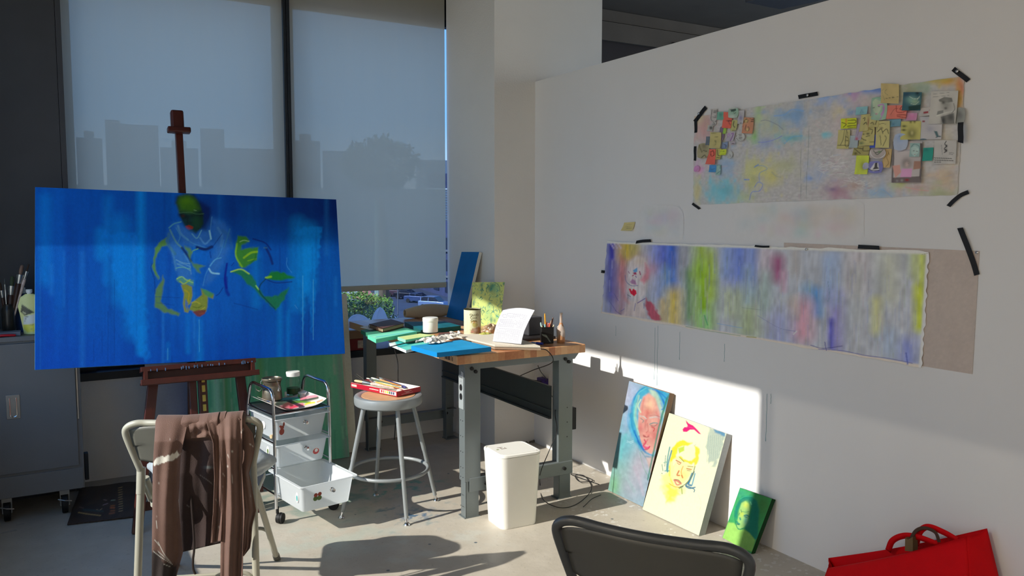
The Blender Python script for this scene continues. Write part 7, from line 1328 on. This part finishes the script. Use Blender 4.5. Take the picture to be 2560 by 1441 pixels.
# ================================================================ window ledge behind the bench
m_kr = mat('cardboard', (150, 116, 84), .8, var=.08); m_rb = mat('red_carton', (130, 30, 28), .5); m_wl = mat('pale_label', (190, 170, 150), .6, var=.3, scale=50)
t_ = thing('carton', 'dark red carton with a pale label on the window ledge left of the bench', 'box', (1.83, 5.18, .631))
MB().box(1.745, 1.875, 5.137, 5.215, .6305, .708).build('carton_body', m_rb, t_, smooth=0, bevel=.002)
MB().box(1.815, 1.870, 5.1355, 5.137, .645, .697).build('pale_label', m_wl, t_, smooth=0)
tag(MB().box(1.755, 1.90, 5.135, 5.22, .7095, .765).build('cardboard_box', m_kr, smooth=0, bevel=.002), 'brown cardboard box on top of the dark red carton', 'box')
m_wb = plastic('white_thin_bag', (236, 240, 248), .01, .75)
def tuft(cx_, cy_, z0, w_, h_, lean, seed, label):
    R = np.random.RandomState(seed); H_, W_2 = 26, 34; P = np.zeros((H_, W_2, 3))
    for i in range(H_):
        v = i/(H_-1)
        for j in range(W_2):
            a = 2*PI*j/W_2; r = math.sin(min(1, v*1.02)*PI*.5)**.7 if v < 1 else 1; rr_ = max(.01, (1-(1-v)**2.2)**.5)*(1+.07*math.sin(5*a+seed)+.05*math.sin(9*a+3*v))
            P[i, j] = (cx_+w_/2*rr_*math.cos(a)+lean*(1-v), cy_+.028*rr_*math.sin(a), z0+h_*(1-v)*(1+.04*math.sin(3*a)))
    tag(MB().grid(P, wrap=True).build('thin_bag', m_wb, smooth=50), label, 'bag', 'pale thin bags behind the bench')
tuft(1.845, 5.168, .768, .17, .10, -.02, 1, 'pale crumpled bag slumped on the cardboard box')
tuft(1.985, 5.16, .632, .16, .27, .0, 4, 'taller pale bag standing on the window ledge right of the cardboard box')
m_rc = mat('raw_canvas_roll', (206, 190, 162), .85, bump=.3, bscale=160)
G = np.zeros((26, 50, 3))
for i in range(26):
    for j in range(50):
        u = j/49; a = i/25*2*PI*1.35; r = .024+.010*math.sin(PI*u)-.0035*i/25+.016*max(0, .55-abs(u-.38))*1.1
        G[i, j] = (2.10+.40*u, 5.005+r*math.cos(a)*.9, .842+.034+r*1.02*math.sin(a)+.012*math.sin(PI*u)*(1 if math.sin(a) > 0 else 0))
G[..., 2] = np.maximum(G[..., 2], .842)
tag(MB().grid(G).build('canvas_roll', m_rc, smooth=60, solid=.002), 'loose roll of raw beige canvas at the very back of the bench', 'canvas roll')
# ================================================================ on the cabinet
ZC = .9305
m_jr = mat('dark_jar', (40, 38, 34), .3, var=.3, scale=30)
t_ = thing('brush_jar', 'dark tall jar of brushes on the steel cabinet', 'jar', (-.145, 4.72, ZC))
MB().lathe([(.026, 0), (.028, .003), (.029, .12), (.027, .13), (.022, .14), (.022, .15), (.020, .15), (.020, .01), (0, .01)], (-.145, 4.72, ZC), 28).build('jar_body', m_jr, t_)
Gb = 'brushes in the dark jar on the cabinet'
def ub(dx, dy, ln, h, r, bm, hm, lb, head=.05):
    b = V3(-.145+dx*.5, 4.72+dy*.4, ZC+.03); t2 = V3(-.145+dx+ln, 4.72+dy, ZC+h); brush(t2, b, r, hm, bm, lb, Gb, flat=.45, head=head)
m_pk = mat('pinkish_bristle', (150, 118, 100), .8); m_gb = mat('green_stained_bristle', (74, 86, 62), .8)
ub(.010, 0, .060, .345, .017, m_pk, hand[2], 'brush with a broad pinkish head, tallest in the jar on the cabinet', .05); ub(-.004, .01, .03, .29, .018, m_gb, hand[2], 'broad green-stained brush in the jar on the cabinet', .05)
ub(.014, -.008, .085, .35, .008, m_bd, hand[0], 'spattered brush leaning right in the jar on the cabinet', .04); ub(-.012, -.006, -.015, .26, .008, m_bd, hand[2], 'dark short brush leaning left in the jar on the cabinet', .04); ub(-.008, -.012, .0, .28, .004, m_fer, m_chr, 'thin metal palette knife upright in the jar on the cabinet', .03)
m_bb = mat('blue_bottle', (66, 96, 150), .25, trans=.2)
c = V3(-.085, 4.80, ZC); t_ = thing('spray_bottle', 'blue plastic bottle with a white cap behind the yellow pouch on the cabinet', 'bottle', c)
MB().lathe([(.030, 0), (.032, .004), (.032, .10), (.030, .15), (.018, .185), (.014, .19), (.014, .20)], c, 28).build('bottle_body', m_bb, t_); MB().lathe([(.0165, .196), (.017, .198), (.0165, .225), (0, .226)], c, 24).build('bottle_cap', m_bin, t_)
c = V3(-.035, 4.68, ZC); t_ = thing('refill_pouch', 'yellow and white refill pouch with a spout leaning on the cabinet top', 'pouch', c)
P = np.zeros((40, 26, 3))
for i in range(40):
    for j in range(26):
        u = j/25*2-1; v = i/39; hw_ = np.interp(v, [0, .08, .3, .5, 1], [.016, .040, .055, .050, .042]); P[i, j] = (c[0]-.012*(1-v)-.004+u*hw_, c[1]-.022*(1-u*u)*(.3+.9*v)-.004, c[2]+.001+.20*(1-v))
A = Art(P, (146, 146, 96), (.30, .30, .30)); T = lambda l: [(x/7.58, 660+y/7.58) for x, y in l]
A.poly(T([(415, 770), (650, 920), (540, 960), (470, 985), (390, 910)]), (34, 34, 28), .95, .8); A.poly(T([(430, 900), (500, 940), (480, 960), (425, 920)]), (140, 140, 110), .8, .6); A.poly(T([(450, 1000), (660, 950), (660, 1150), (440, 1150)]), (140, 142, 140), .9, 1); A.poly(T([(440, 1160), (660, 1130), (660, 1290), (520, 1300), (450, 1230)]), (150, 140, 50), .95, 1)
for l in [[(470, 1010), (640, 985)], [(470, 1045), (560, 1030)], [(470, 1080), (520, 1075)], [(470, 1110), (520, 1108)], [(480, 1170), (640, 1160)], [(480, 1250), (610, 1240)], [(470, 1290), (640, 1285)]]: A.stroke(T(l), 1, (50, 50, 50), .8)
mb, rim, n_ = panel(P, .012, flat=False); rc = np.array([A.c[i, j] for i, j in rim]); fc = A.c.reshape(-1, 3); mb.col = np.concatenate([fc, rc, rc, fc]); mb.build('pouch_body', mat('pouch_film', (200, 200, 200), .35, attr=True), t_, smooth=60)
MB().lathe([(.010, .196), (.010, .206), (.014, .207), (.0145, .222), (.013, .224), (0, .224)], c+V3(-.016, 0, 0), 22).build('spout_cap', m_bin, t_)
tag(MB().box(-.20, -.095, 4.625, 4.70, ZC+.0002, ZC+.020).build('paper_pad', mat('grey_pad', (120, 124, 134), .7), smooth=0, bevel=.002), 'grey pad lying at the front edge of the cabinet top', 'pad')
tag(MB().tube(bez([(-.20, 4.616, ZC+.006), (-.16, 4.613, ZC+.008), (-.115, 4.615, ZC+.005)], 6), [.006]*12+[.004], 10, flat=1).build('red_pen', mat('red_plastic', (190, 26, 40), .35)), 'red pen lying on the front edge of the cabinet top', 'pen')
# ================================================================ floor items
# woven bag / rug under the cabinet edge
q = [pl(168, 1312, 2, .006), pl(345, 1292, 2, .006), pl(385, 1200, 2, .006), pl(200, 1222, 2, .006)]
P = quadP([q[3], q[2], q[1], q[0]], 60, 90); P[..., 2] += .006*vnoise(60, 90, 5, 8, 3)
A = Art(P, (24, 18, 15), (.25, .25, .25)); T = lambda l: [(170+x/10.3, 1180+y/10.3) for x, y in l]; A.mix(A.nz(10, 14, 3)*.7, (40, 28, 20))
for k in range(11): A.stroke(T([(1310-k*2+5, 1020-k*60), (1410-k*2, 1000-k*60)]), 1.6, (112, 92, 64), .9)
for l, w, c in [([(1100, 880), (1200, 870)], 2.6, (96, 56, 28)), ([(1100, 930), (1190, 930)], 4, (104, 52, 26)), ([(1100, 1010), (1200, 1000)], 3, (92, 52, 32)), ([(1070, 1080), (1190, 1060)], 4, (84, 50, 36)), ([(1110, 740), (1210, 730)], 2, (92, 100, 84)), ([(270, 1050), (500, 1090), (840, 1130)], 2.4, (104, 84, 50)), ([(740, 970), (800, 1000), (880, 950)], 1.6, (110, 92, 70)), ([(400, 980), (900, 1020)], 5, (26, 36, 36)), ([(920, 720), (1000, 740)], 1.5, (100, 86, 90)), ([(900, 860), (1020, 820)], 1.5, (96, 80, 86)), ([(300, 910), (400, 940)], 1.5, (70, 50, 50))]: A.curve(T(l), w, c, .9)
mb, rim, n_ = panel(P, .005, flat=False); rc = np.array([A.c[i, j] for i, j in rim]); fc = A.c.reshape(-1, 3); mb.col = np.concatenate([fc, rc, rc, fc]); tag(mb.build('woven_mat', m_art, smooth=60), 'dark patterned woven mat on the floor between the cabinet and the easel', 'mat')
m_scr = mat('paper_scrap', (170, 166, 160), .7)
for (x, y, w_, lb) in [(22, 1330, .035, 'white paper scrap on the floor, left of the front caster'), (50, 1312, .02, 'small torn paper scrap beside the front caster')]:
    p = pl(x, y, 2, .001); tag(MB().prism([p+V3(-w_, -w_*.3, 0), p+V3(w_, -w_*.1, 0), p+V3(w_*.8, w_*.5, 0), p+V3(-w_*.7, w_*.2, 0)], (0, 0, .0008)).build('paper_scrap', m_scr, smooth=0), lb, 'scrap')
# socket box on the pier foot and its cables
m_pur = mat('purple_plastic', (58, 38, 120), .45)
pc = V3(XP-.02, 4.40, .43); t_ = thing('charger', 'purple plug-in charger on the partition behind the bench leg', 'charger', (XP, pc[1], .40))
MB().box(XP-.045, XP-.0005, 4.375, 4.455, .405, .468).build('charger_body', m_pur, t_, smooth=0, bevel=.006)
MB().box(XP-.004, XP-.0002, 4.36, 4.475, .37, .50).build('socket_plate', m_bin, t_, smooth=0, bevel=.002)
m_cbl = mat('black_cable', (22, 22, 24), .5)
def cable(pts, r, label, n=8): tag(MB().tube(bez(pts, n), r, 8).build('cable', m_cbl), label, 'cable')
cable([(2.19, 3.488, .842), (2.25, 3.478, .828), (2.30, 3.50, .76), (2.36, 3.8, .66), (2.45, 4.1, .56), (2.72, 4.38, .47), (2.80, 4.40, .45)], .0025, 'black cable hanging from the bench edge to the purple charger')
cable([pl(1345, 915, 1, 3.8), pl(1352, 930, 1, 3.95), pl(1366, 950, 0, XP-.05), V3(XP-.046, 4.41, .43)], .0025, 'second black cable running up from the purple charger')
cable([V3(XP-.03, 4.38, .41), pl(1385, 1000, 1, 3.8), pl(1388, 1040, 1, 3.48), pl(1392, 1080, 1, 3.47), pl(1372, 1130, 1, 3.45), pl(1352, 1180, 1, 3.45), pl(1350, 1210, 2, .009), pl(1358, 1250, 2, .0065), pl(1400, 1270, 2, .0065), pl(1440, 1262, 2, .0065), pl(1472, 1236, 2, .0065), pl(1478, 1215, 2, .0065), pl(1460, 1190, 2, .0065), pl(1438, 1190, 2, .0065), pl(1450, 1205, 2, .011), pl(1482, 1203, 2, .0065), pl(1470, 1195, 2, .011), pl(1440, 1186, 2, .0065), pl(1430, 1188, 2, .0065), pl(1498, 1212, 2, .0065)], .0022, 'long black cable falling behind the bin and coiling on the floor by the partition')
cable([pl(1502, 1238, 2, .004), pl(1480, 1248, 2, .004), pl(1465, 1262, 2, .004), pl(1458, 1268, 2, .004)], .0018, 'short thin cable end on the floor near the tall portrait')
# adapter strap hanging against the tall portrait
pa = pl(1557, 1020, 0, 2.772); m_adp = mat('dark_green_black', (18, 40, 40), .5)
cable([pl(985, 868, 2, .862)+V3(-.03, -.0, .0), pl(1008, 862, 2, .862)+V3(-.02, -.01, .004), pl(1060, 850, 2, .885)+V3(0, -.01, .008)], .0028, 'black cable arching across the boards on the bench')
cable([pl(986, 872, 1, 3.93), pl(994, 905, 1, 3.93), pl(995, 940, 1, 3.93), pl(995, 1000, 1, 4.3), pl(989, 1060, 1, 4.42), pl(986, 1100, 1, 4.42)], .0028, 'black cable hanging down from the bench edge behind the stool')
# ---- red shopping bag against the partition
m_rbag = mat('red_nonwoven', (212, 0, 12), .7, bump=.2, bscale=300, var=.05, spec=.2)
bagp = lambda px, py, x: pl(px, py, 0, x)
t_ = thing('shopping_bag', 'bright red fabric shopping bag slumped against the partition at the lower right', 'bag', (2.7, 1.75, 0))
def sheet(cor, hw, bul, m, name, par, sd=1):
    P = quadP(cor, *hw); h, w = hw; v = np.linspace(0, 1, h)[:, None]; u = np.linspace(0, 1, w)[None, :]
    P[..., 0] -= bul*np.sin(PI*u)*np.sin(PI*np.clip(v*.8+.1, 0, 1))+.004*(vnoise(h, w, 4, 6, sd)-.5); P[..., 2] = np.maximum(P[..., 2], .002)
    P[0, :, 2] -= .010*np.sin(PI*u[0])
    return MB().grid(P).build(name, m, par, smooth=70, solid=.0018)
b_tl, b_tr = bagp(2071, 1396, 2.78), bagp(2467, 1322, 2.815); b_br = V3(2.80, 1.38, .003); b_bl = V3(2.74, 2.02, .003)
f_tl, f_tr = bagp(2070, 1421, 2.66), bagp(2418, 1342, 2.74); f_br = V3(2.56, 1.40, .003); f_bl = V3(2.52, 2.00, .003)
sheet([b_tl, b_tr, b_br, b_bl], (24, 40), .004, m_rbag, 'back_panel', t_, 2); sheet([f_tl, f_tr, f_br, f_bl], (24, 40), .02, m_rbag, 'front_panel', t_, 3)
sheet([f_tr, b_tr, b_br, f_br], (20, 12), .012, m_rbag, 'side_gusset', t_, 4); sheet([b_tl, f_tl, f_bl, b_bl], (20, 12), -.012, m_rbag, 'side_gusset', t_, 5)
def strap(pts, w_, m, name='handle'):
    pa = [V3(*q_) for q_ in bez(pts, 8)]; L1_, L2_ = [], []
    for i, p in enumerate(pa):
        d = nrm(pa[min(i+1, len(pa)-1)]-pa[max(i-1, 0)]); sd = nrm(np.cross(d, V3(1, .15, .1))); L1_.append(p+sd*w_/2); L2_.append(p-sd*w_/2)
    return MB().grid(np.array([L1_, L2_])).build(name, m, t_, smooth=80, solid=.0022)
strap([bagp(2220, 1378, 2.765), bagp(2232, 1352, 2.75), bagp(2262, 1340, 2.74), bagp(2300, 1345, 2.74), bagp(2345, 1362, 2.75)], .022, m_rbag)
strap([bagp(2395, 1352, 2.76), bagp(2360, 1332, 2.75), bagp(2322, 1318, 2.74), bagp(2300, 1330, 2.745), bagp(2290, 1362, 2.76)], .022, m_rbag)
m_brb = mat('brown_paper_bag', (110, 88, 58), .8); t2_ = thing('brown_bag', 'brown paper bag with loop handles inside the red shopping bag', 'bag', (2.70, 1.8, .02))
mb = MB().prism([bagp(2262, 1378, 2.72), bagp(2263, 1345, 2.72), bagp(2270, 1350, 2.72), bagp(2282, 1343, 2.72), bagp(2282, 1380, 2.72)], (.03, 0, 0)); mb.build('bag_body', m_brb, t2_, smooth=0)
pa = [bagp(2276, 1350, 2.735), bagp(2290, 1328, 2.735), bagp(2312, 1321, 2.735), bagp(2338, 1332, 2.735), bagp(2348, 1356, 2.74)]
MB().tube(bez(pa, 7), .0065, 8, flat=.5).build('handle', mat('dark_brown_handle', (72, 48, 36), .7), t2_)
# ================================================================ outside
GZ = -11.0
m_road = mat('asphalt', (60, 66, 84), .8, var=.15, scale=.2); m_walk = mat('pavement', (98, 100, 108), .8, var=.1, scale=.5)  # street's shade is put into the dark blue-grey road colour
def dirp(px, py, dist): d = ray(px, py); return CAMP+d*dist/np.linalg.norm(d[:2])
struct(MB().box(-200, 500, 14, 900, GZ-.5, GZ).build('trim_9', m_road, smooth=0))
# row of parked cars along the kerb
m_win = mat('car_glass', (30, 36, 50), .1); m_tyre = mat('tyre', (16, 16, 18), .7)
def car(px, py, yaw, c, label, suv=False):
    p = pl(px, py, 2, GZ); k = 1.0; t = thing('parked_car', label, 'car', p, 'cars parked along the street'); m = mat('car_paint', c, .3, metal=.3)
    u = V3(math.cos(yaw), math.sin(yaw), 0); v = V3(-u[1], u[0], 0); pr = [(-2.2, .35), (-2.25, .85), (-2.1, 1.0), (-1.1, 1.05), (1.6 if suv else 1.1, 1.05), (2.15, .95), (2.2, .4), (1.9, .3), (-1.9, .3)]
    if suv: pr = [(-2.2, .4), (-2.25, 1.0), (-2.1, 1.1), (1.0, 1.1), (2.1, 1.0), (2.2, .45), (1.9, .35), (-1.9, .35)]
    MB().prism([p+u*a-v*.88+ZZ*z for a, z in pr], v*1.76).build('body', m, t, smooth=0, bevel=.06)
    cp = [(-2.0, 1.08), (-1.8, 1.62), (-1.2, 1.72), (.5, 1.70), (1.25, 1.08)] if suv else [(-1.6, 1.03), (-1.0, 1.42), (.3, 1.44), (1.1, 1.03)]
    cb = MB().prism([p+u*a-v*.78+ZZ*z for a, z in cp], v*1.56).build('cabin', m_win, t, smooth=0, bevel=.05)
    top = [q_ for q_ in cp if q_[1] > 1.35]; MB().prism([p+u*a-v*.72+ZZ*(z+.01) for a, z in top]+[p+u*a-v*.72+ZZ*(z+.06) for a, z in top[::-1]], v*1.44).build('roof', m, t, smooth=0)
    for a in (-1.4, 1.35):
        for s_ in (-.9, .7): MB().cyl(p+u*a+v*s_+ZZ*.33, p+u*a+v*(s_+.2)+ZZ*.33, .34, .34, 20).build('wheel', m_tyre, t)
    # pillars
    mb = MB()
    for a, b in ([(-1.9, -1.75), (-.6, -.5)] if suv else [(-1.2, -1.1), (-.2, -.1)]): mb.prism([p+u*a-v*.80+ZZ*1.08, p+u*b-v*.80+ZZ*1.08, p+u*(b+.05)-v*.78+ZZ*(cp[1][1]-.02), p+u*(a+.05)-v*.78+ZZ*(cp[1][1]-.02)], v*1.6)
    mb.build('pillar', m, t, smooth=0)
cars = [(1086, 772, (110, 130, 168), 'silver-blue estate car parked nearest, seen through the gap under the right blind', True), (1047, 757, (60, 76, 116), 'small dark car with a bright windscreen parked second in the street', False), (1020, 748, (26, 28, 40), 'black car parked third along the street', False), (1000, 742, (70, 50, 60), 'dark red car parked fourth along the street', False), (975, 737, (30, 50, 80), 'dark blue car parked farthest along the street', False)]
for (px, py, c, lb, s_) in cars: car(px, py, math.radians(-58), c, lb, s_)
car(948, 815, math.radians(15), (190, 200, 215), 'pale car roof close below the window, behind the bench stack', False)
# building on the right of the street with window rows
m_bd1 = mat('shaded_brick', (52, 58, 92), .85, var=.15, scale=.6); m_wnd = mat('dark_windows', (24, 28, 48), .3); m_lou = mat('white_louvre', (206, 214, 216), .6)
p = dirp(1150, 700, 125)
t = thing('street_building', 'dark blue shaded building along the right side of the street', 'building', (p[0], p[1], GZ))
d0 = nrm(V3(p[0], p[1], 0)); al = V3(math.sin(math.radians(8)), math.cos(math.radians(8)), 0); ac = V3(al[1], -al[0], 0)
q0 = pl(1098, 742, 2, GZ); b0_ = V3(q0[0]+1.0, q0[1], GZ)
MB().obox(b0_+al*30+ac*12+ZZ*6.2, al*34, ac*12, ZZ*6.2).build('wall', m_bd1, t, smooth=0)
for k in range(9):
    for j in range(3): MB().obox(b0_+al*(-2+k*6.5)+ZZ*(1.6+j*3.6), al*1.5, ac*.12, ZZ*.9).build('window', m_wnd, t, smooth=0)
for k in range(2): MB().obox(b0_+al*29-ac*.3+ZZ*(3.4+k*4.2), al*33, ac*.3, ZZ*.12).build('string_course', m_walk, t, smooth=0)
# louvred white tower seen through the side slit
pt = dirp(1116, 500, 190); t = thing('louvred_tower', 'white louvred tower seen through the narrow slit beside the blind', 'building', (pt[0], pt[1], GZ))
uu = nrm(np.cross(ZZ, nrm(V3(pt[0], pt[1], 0)))); zt = lambda py, D=190: 1.5-(py-552)*D/FPX*1.02
MB().obox(V3(pt[0], pt[1], (zt(476)+GZ)/2), uu*5, nrm(V3(pt[0], pt[1], 0))*3, ZZ*(zt(476)-GZ)/2).build('wall', m_lou, t, smooth=0)
mb = MB(); 
for k in range(16): mb.obox(V3(pt[0], pt[1], zt(480+k*6.0))-nrm(V3(pt[0], pt[1], 0))*3.1, uu*5, nrm(V3(pt[0], pt[1], 0))*.12, ZZ*.14)
mb.build('louvres', m_walk, t, smooth=0)
MB().obox(V3(pt[0], pt[1], (zt(440)+zt(476))/2), uu*4.2, nrm(V3(pt[0], pt[1], 0))*2, ZZ*(zt(440)-zt(476))/2).build('roof_block', m_bd1, t, smooth=0)
# red-roofed houses and pale block at left
m_tile = mat('red_roof', (176, 108, 96), .8, var=.15, scale=1.5); m_hw = mat('house_wall', (150, 128, 124), .8); m_pale = mat('pale_facade', (176, 170, 172), .8, var=.08, scale=1)
def house(px, py, D, w_, h_, rh, label, mr=m_tile, mw=m_hw, dpt=5):
    p = dirp(px, py, D); f_ = nrm(V3(p[0], p[1], 0)); s_ = V3(f_[1], -f_[0], 0); t = thing('house', label, 'house', (p[0], p[1], GZ)); zt_ = p[2]
    MB().obox(V3(p[0], p[1], (zt_-rh+GZ)/2), s_*w_/2, f_*dpt/2, ZZ*(zt_-rh-GZ)/2).build('wall', mw, t, smooth=0)
    a = V3(p[0], p[1], zt_-rh); MB().prism([a-s_*w_*.54-f_*dpt*.55, a+s_*w_*.54-f_*dpt*.55, a+s_*w_*.40-f_*0+ZZ*rh, a-s_*w_*.40+ZZ*rh], V3(0, 0, .2)).prism([a-s_*w_*.54+f_*dpt*.55, a+s_*w_*.54+f_*dpt*.55, a+s_*w_*.40+ZZ*rh, a-s_*w_*.40+ZZ*rh], V3(0, 0, .2)).build('roof', mr, t, smooth=0)
    for k in range(2): MB().obox(V3(p[0], p[1], zt_-rh-1.4)-f_*(dpt/2+.05)+s_*(-w_/4+k*w_/2), s_*.5, f_*.1, ZZ*.6).build('window', m_wnd, t, smooth=0)
house(912, 737, 118, 3.2, 6, 1.0, 'nearest red-roofed house left of the street'); house(898, 731, 126, 4.2, 7, .9, 'red-roofed house standing behind the nearest one'); house(868, 728, 120, 3.2, 7, .4, 'pale flat house at the left edge of the gap under the blind', m_pale, m_pale, 4)
# distant skyline, seen faintly through the blinds
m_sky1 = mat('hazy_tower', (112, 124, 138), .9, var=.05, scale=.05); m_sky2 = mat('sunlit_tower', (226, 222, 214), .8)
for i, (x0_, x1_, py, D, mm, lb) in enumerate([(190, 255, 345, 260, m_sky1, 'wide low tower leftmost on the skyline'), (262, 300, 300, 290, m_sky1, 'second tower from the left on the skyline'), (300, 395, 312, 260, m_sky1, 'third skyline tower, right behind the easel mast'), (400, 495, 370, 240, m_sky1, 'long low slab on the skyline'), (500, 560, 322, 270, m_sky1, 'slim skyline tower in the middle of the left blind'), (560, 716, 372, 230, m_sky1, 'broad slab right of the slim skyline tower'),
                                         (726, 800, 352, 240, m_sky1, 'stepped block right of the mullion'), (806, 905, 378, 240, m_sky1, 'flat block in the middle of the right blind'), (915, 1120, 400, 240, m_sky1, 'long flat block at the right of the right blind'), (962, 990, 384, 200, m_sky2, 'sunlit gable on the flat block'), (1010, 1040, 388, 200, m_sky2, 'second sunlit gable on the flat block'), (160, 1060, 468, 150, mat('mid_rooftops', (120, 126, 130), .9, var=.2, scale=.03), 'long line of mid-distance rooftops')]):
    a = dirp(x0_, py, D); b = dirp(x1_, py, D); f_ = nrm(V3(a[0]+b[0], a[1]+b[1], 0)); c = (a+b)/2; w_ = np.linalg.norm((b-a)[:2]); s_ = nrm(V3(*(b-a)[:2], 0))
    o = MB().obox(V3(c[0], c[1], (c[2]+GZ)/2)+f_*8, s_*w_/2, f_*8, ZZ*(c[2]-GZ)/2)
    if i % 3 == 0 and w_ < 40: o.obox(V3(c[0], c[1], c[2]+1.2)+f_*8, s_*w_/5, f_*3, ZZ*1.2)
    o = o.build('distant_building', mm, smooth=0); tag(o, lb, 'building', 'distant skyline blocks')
# hedge, sun and shade put into its yellow-green and dark leaves; street tree
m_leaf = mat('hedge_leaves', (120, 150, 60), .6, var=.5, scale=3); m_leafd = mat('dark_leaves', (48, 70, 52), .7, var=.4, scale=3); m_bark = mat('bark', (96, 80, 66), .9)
def leaves(c, rx, ry, rz, n, s_, seed):
    R = np.random.RandomState(seed); mb = MB(); C_ = V3(*c)
    for i in range(n):
        d = R.normal(size=3); d /= np.linalg.norm(d); r = R.uniform(.72, 1.05); p = C_+V3(d[0]*rx, d[1]*ry, d[2]*rz)*r; a = nrm(R.normal(size=3)); b = nrm(np.cross(a, R.normal(size=3))); L_ = s_*R.uniform(.6, 1.3)
        mb.add([p, p+a*L_*.5+b*L_*.28, p+a*L_, p+a*L_*.5-b*L_*.28], [(0, 1, 2, 3)])
    return mb
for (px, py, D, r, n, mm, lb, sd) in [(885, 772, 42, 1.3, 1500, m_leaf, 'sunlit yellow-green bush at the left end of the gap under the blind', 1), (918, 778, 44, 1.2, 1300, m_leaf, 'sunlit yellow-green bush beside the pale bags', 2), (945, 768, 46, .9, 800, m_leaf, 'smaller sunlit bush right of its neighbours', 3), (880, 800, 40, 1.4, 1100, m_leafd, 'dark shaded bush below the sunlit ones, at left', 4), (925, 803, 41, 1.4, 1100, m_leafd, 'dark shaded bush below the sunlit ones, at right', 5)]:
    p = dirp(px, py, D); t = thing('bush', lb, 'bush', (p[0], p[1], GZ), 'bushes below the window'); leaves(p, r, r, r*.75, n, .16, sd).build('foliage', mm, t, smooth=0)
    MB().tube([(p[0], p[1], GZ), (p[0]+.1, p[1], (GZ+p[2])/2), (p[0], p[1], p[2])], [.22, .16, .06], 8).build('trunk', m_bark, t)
for (px, D, lb) in [(947, 60, 'pale-trunked street tree above the bushes'), (958, 58, 'brown-trunked street tree beside the pale one')]:
    p = dirp(px, 745, D); t = thing('street_tree', lb, 'tree', (p[0], p[1], GZ)); MB().tube([(p[0], p[1], GZ), (p[0]+.1, p[1], 0), (p[0]-.05, p[1], 3)], [.42, .34, .2], 10).build('trunk', m_bark if px > 950 else mat('pale_bark', (120, 140, 130), .8), t)
    leaves((p[0], p[1], 5.5), 2.6, 2.6, 1.8, 1200, .4, px).build('foliage', m_leafd, t, smooth=0)
# lamp post in the street
p = pl(995, 790, 2, GZ); t = thing('street_post', 'slim pale post standing on the street', 'post', p); MB().tube([p, p+ZZ*6], .07, 10).build('pole', m_walk, t); MB().lathe([(.1, 5.9), (.16, 6.0), (.16, 6.15), (0, 6.25)], p, 12).build('cap', m_walk, t)
# ================================================================ light
w = bpy.data.worlds.new('sky'); SC.world = w; w.use_nodes = True; nt = w.node_tree; N = nt.nodes.new; L = nt.links.new
bg = nt.nodes['Background']; tc = N('ShaderNodeTexCoord'); sp = N('ShaderNodeSeparateXYZ'); L(tc.outputs['Generated'], sp.inputs[0])
cr = N('ShaderNodeValToRGB'); e = cr.color_ramp.elements; e[0].position = 0; e[0].color = (.26, .29, .32, 1); e[1].position = 1; e[1].color = (.10, .26, .62, 1)
k = e.new(.5); k.color = (.66, .70, .70, 1); k = e.new(.56); k.color = (.20, .44, .80, 1)
mr = N('ShaderNodeMapRange'); mr.inputs[1].default_value = -1; mr.inputs[2].default_value = 1; L(sp.outputs[2], mr.inputs[0]); L(mr.outputs[0], cr.inputs[0]); L(cr.outputs[0], bg.inputs[0]); bg.inputs[1].default_value = WORLD_S
sun = bpy.data.lights.new('sun', 'SUN'); sun.energy = SUN_S; sun.angle = math.radians(.6); sun.color = (1.0, .985, .95)
so = bpy.data.objects.new('sun', sun); COL.objects.link(so); az, el = math.radians(SUN_AZ), math.radians(SUN_EL)
so.rotation_euler = Vector((math.cos(az)*math.cos(el), math.sin(az)*math.cos(el), -math.sin(el))).to_track_quat('-Z', 'Y').to_euler(); so.location = (-6, 3, 6)
SC.view_settings.view_transform = 'Standard'; SC.view_settings.look = 'None'; SC.view_settings.gamma = 1; SC.view_settings.use_curve_mapping = False; SC.view_settings.exposure = EXPO
for o in bpy.data.objects:
    if '_w' in o: del o['_w']
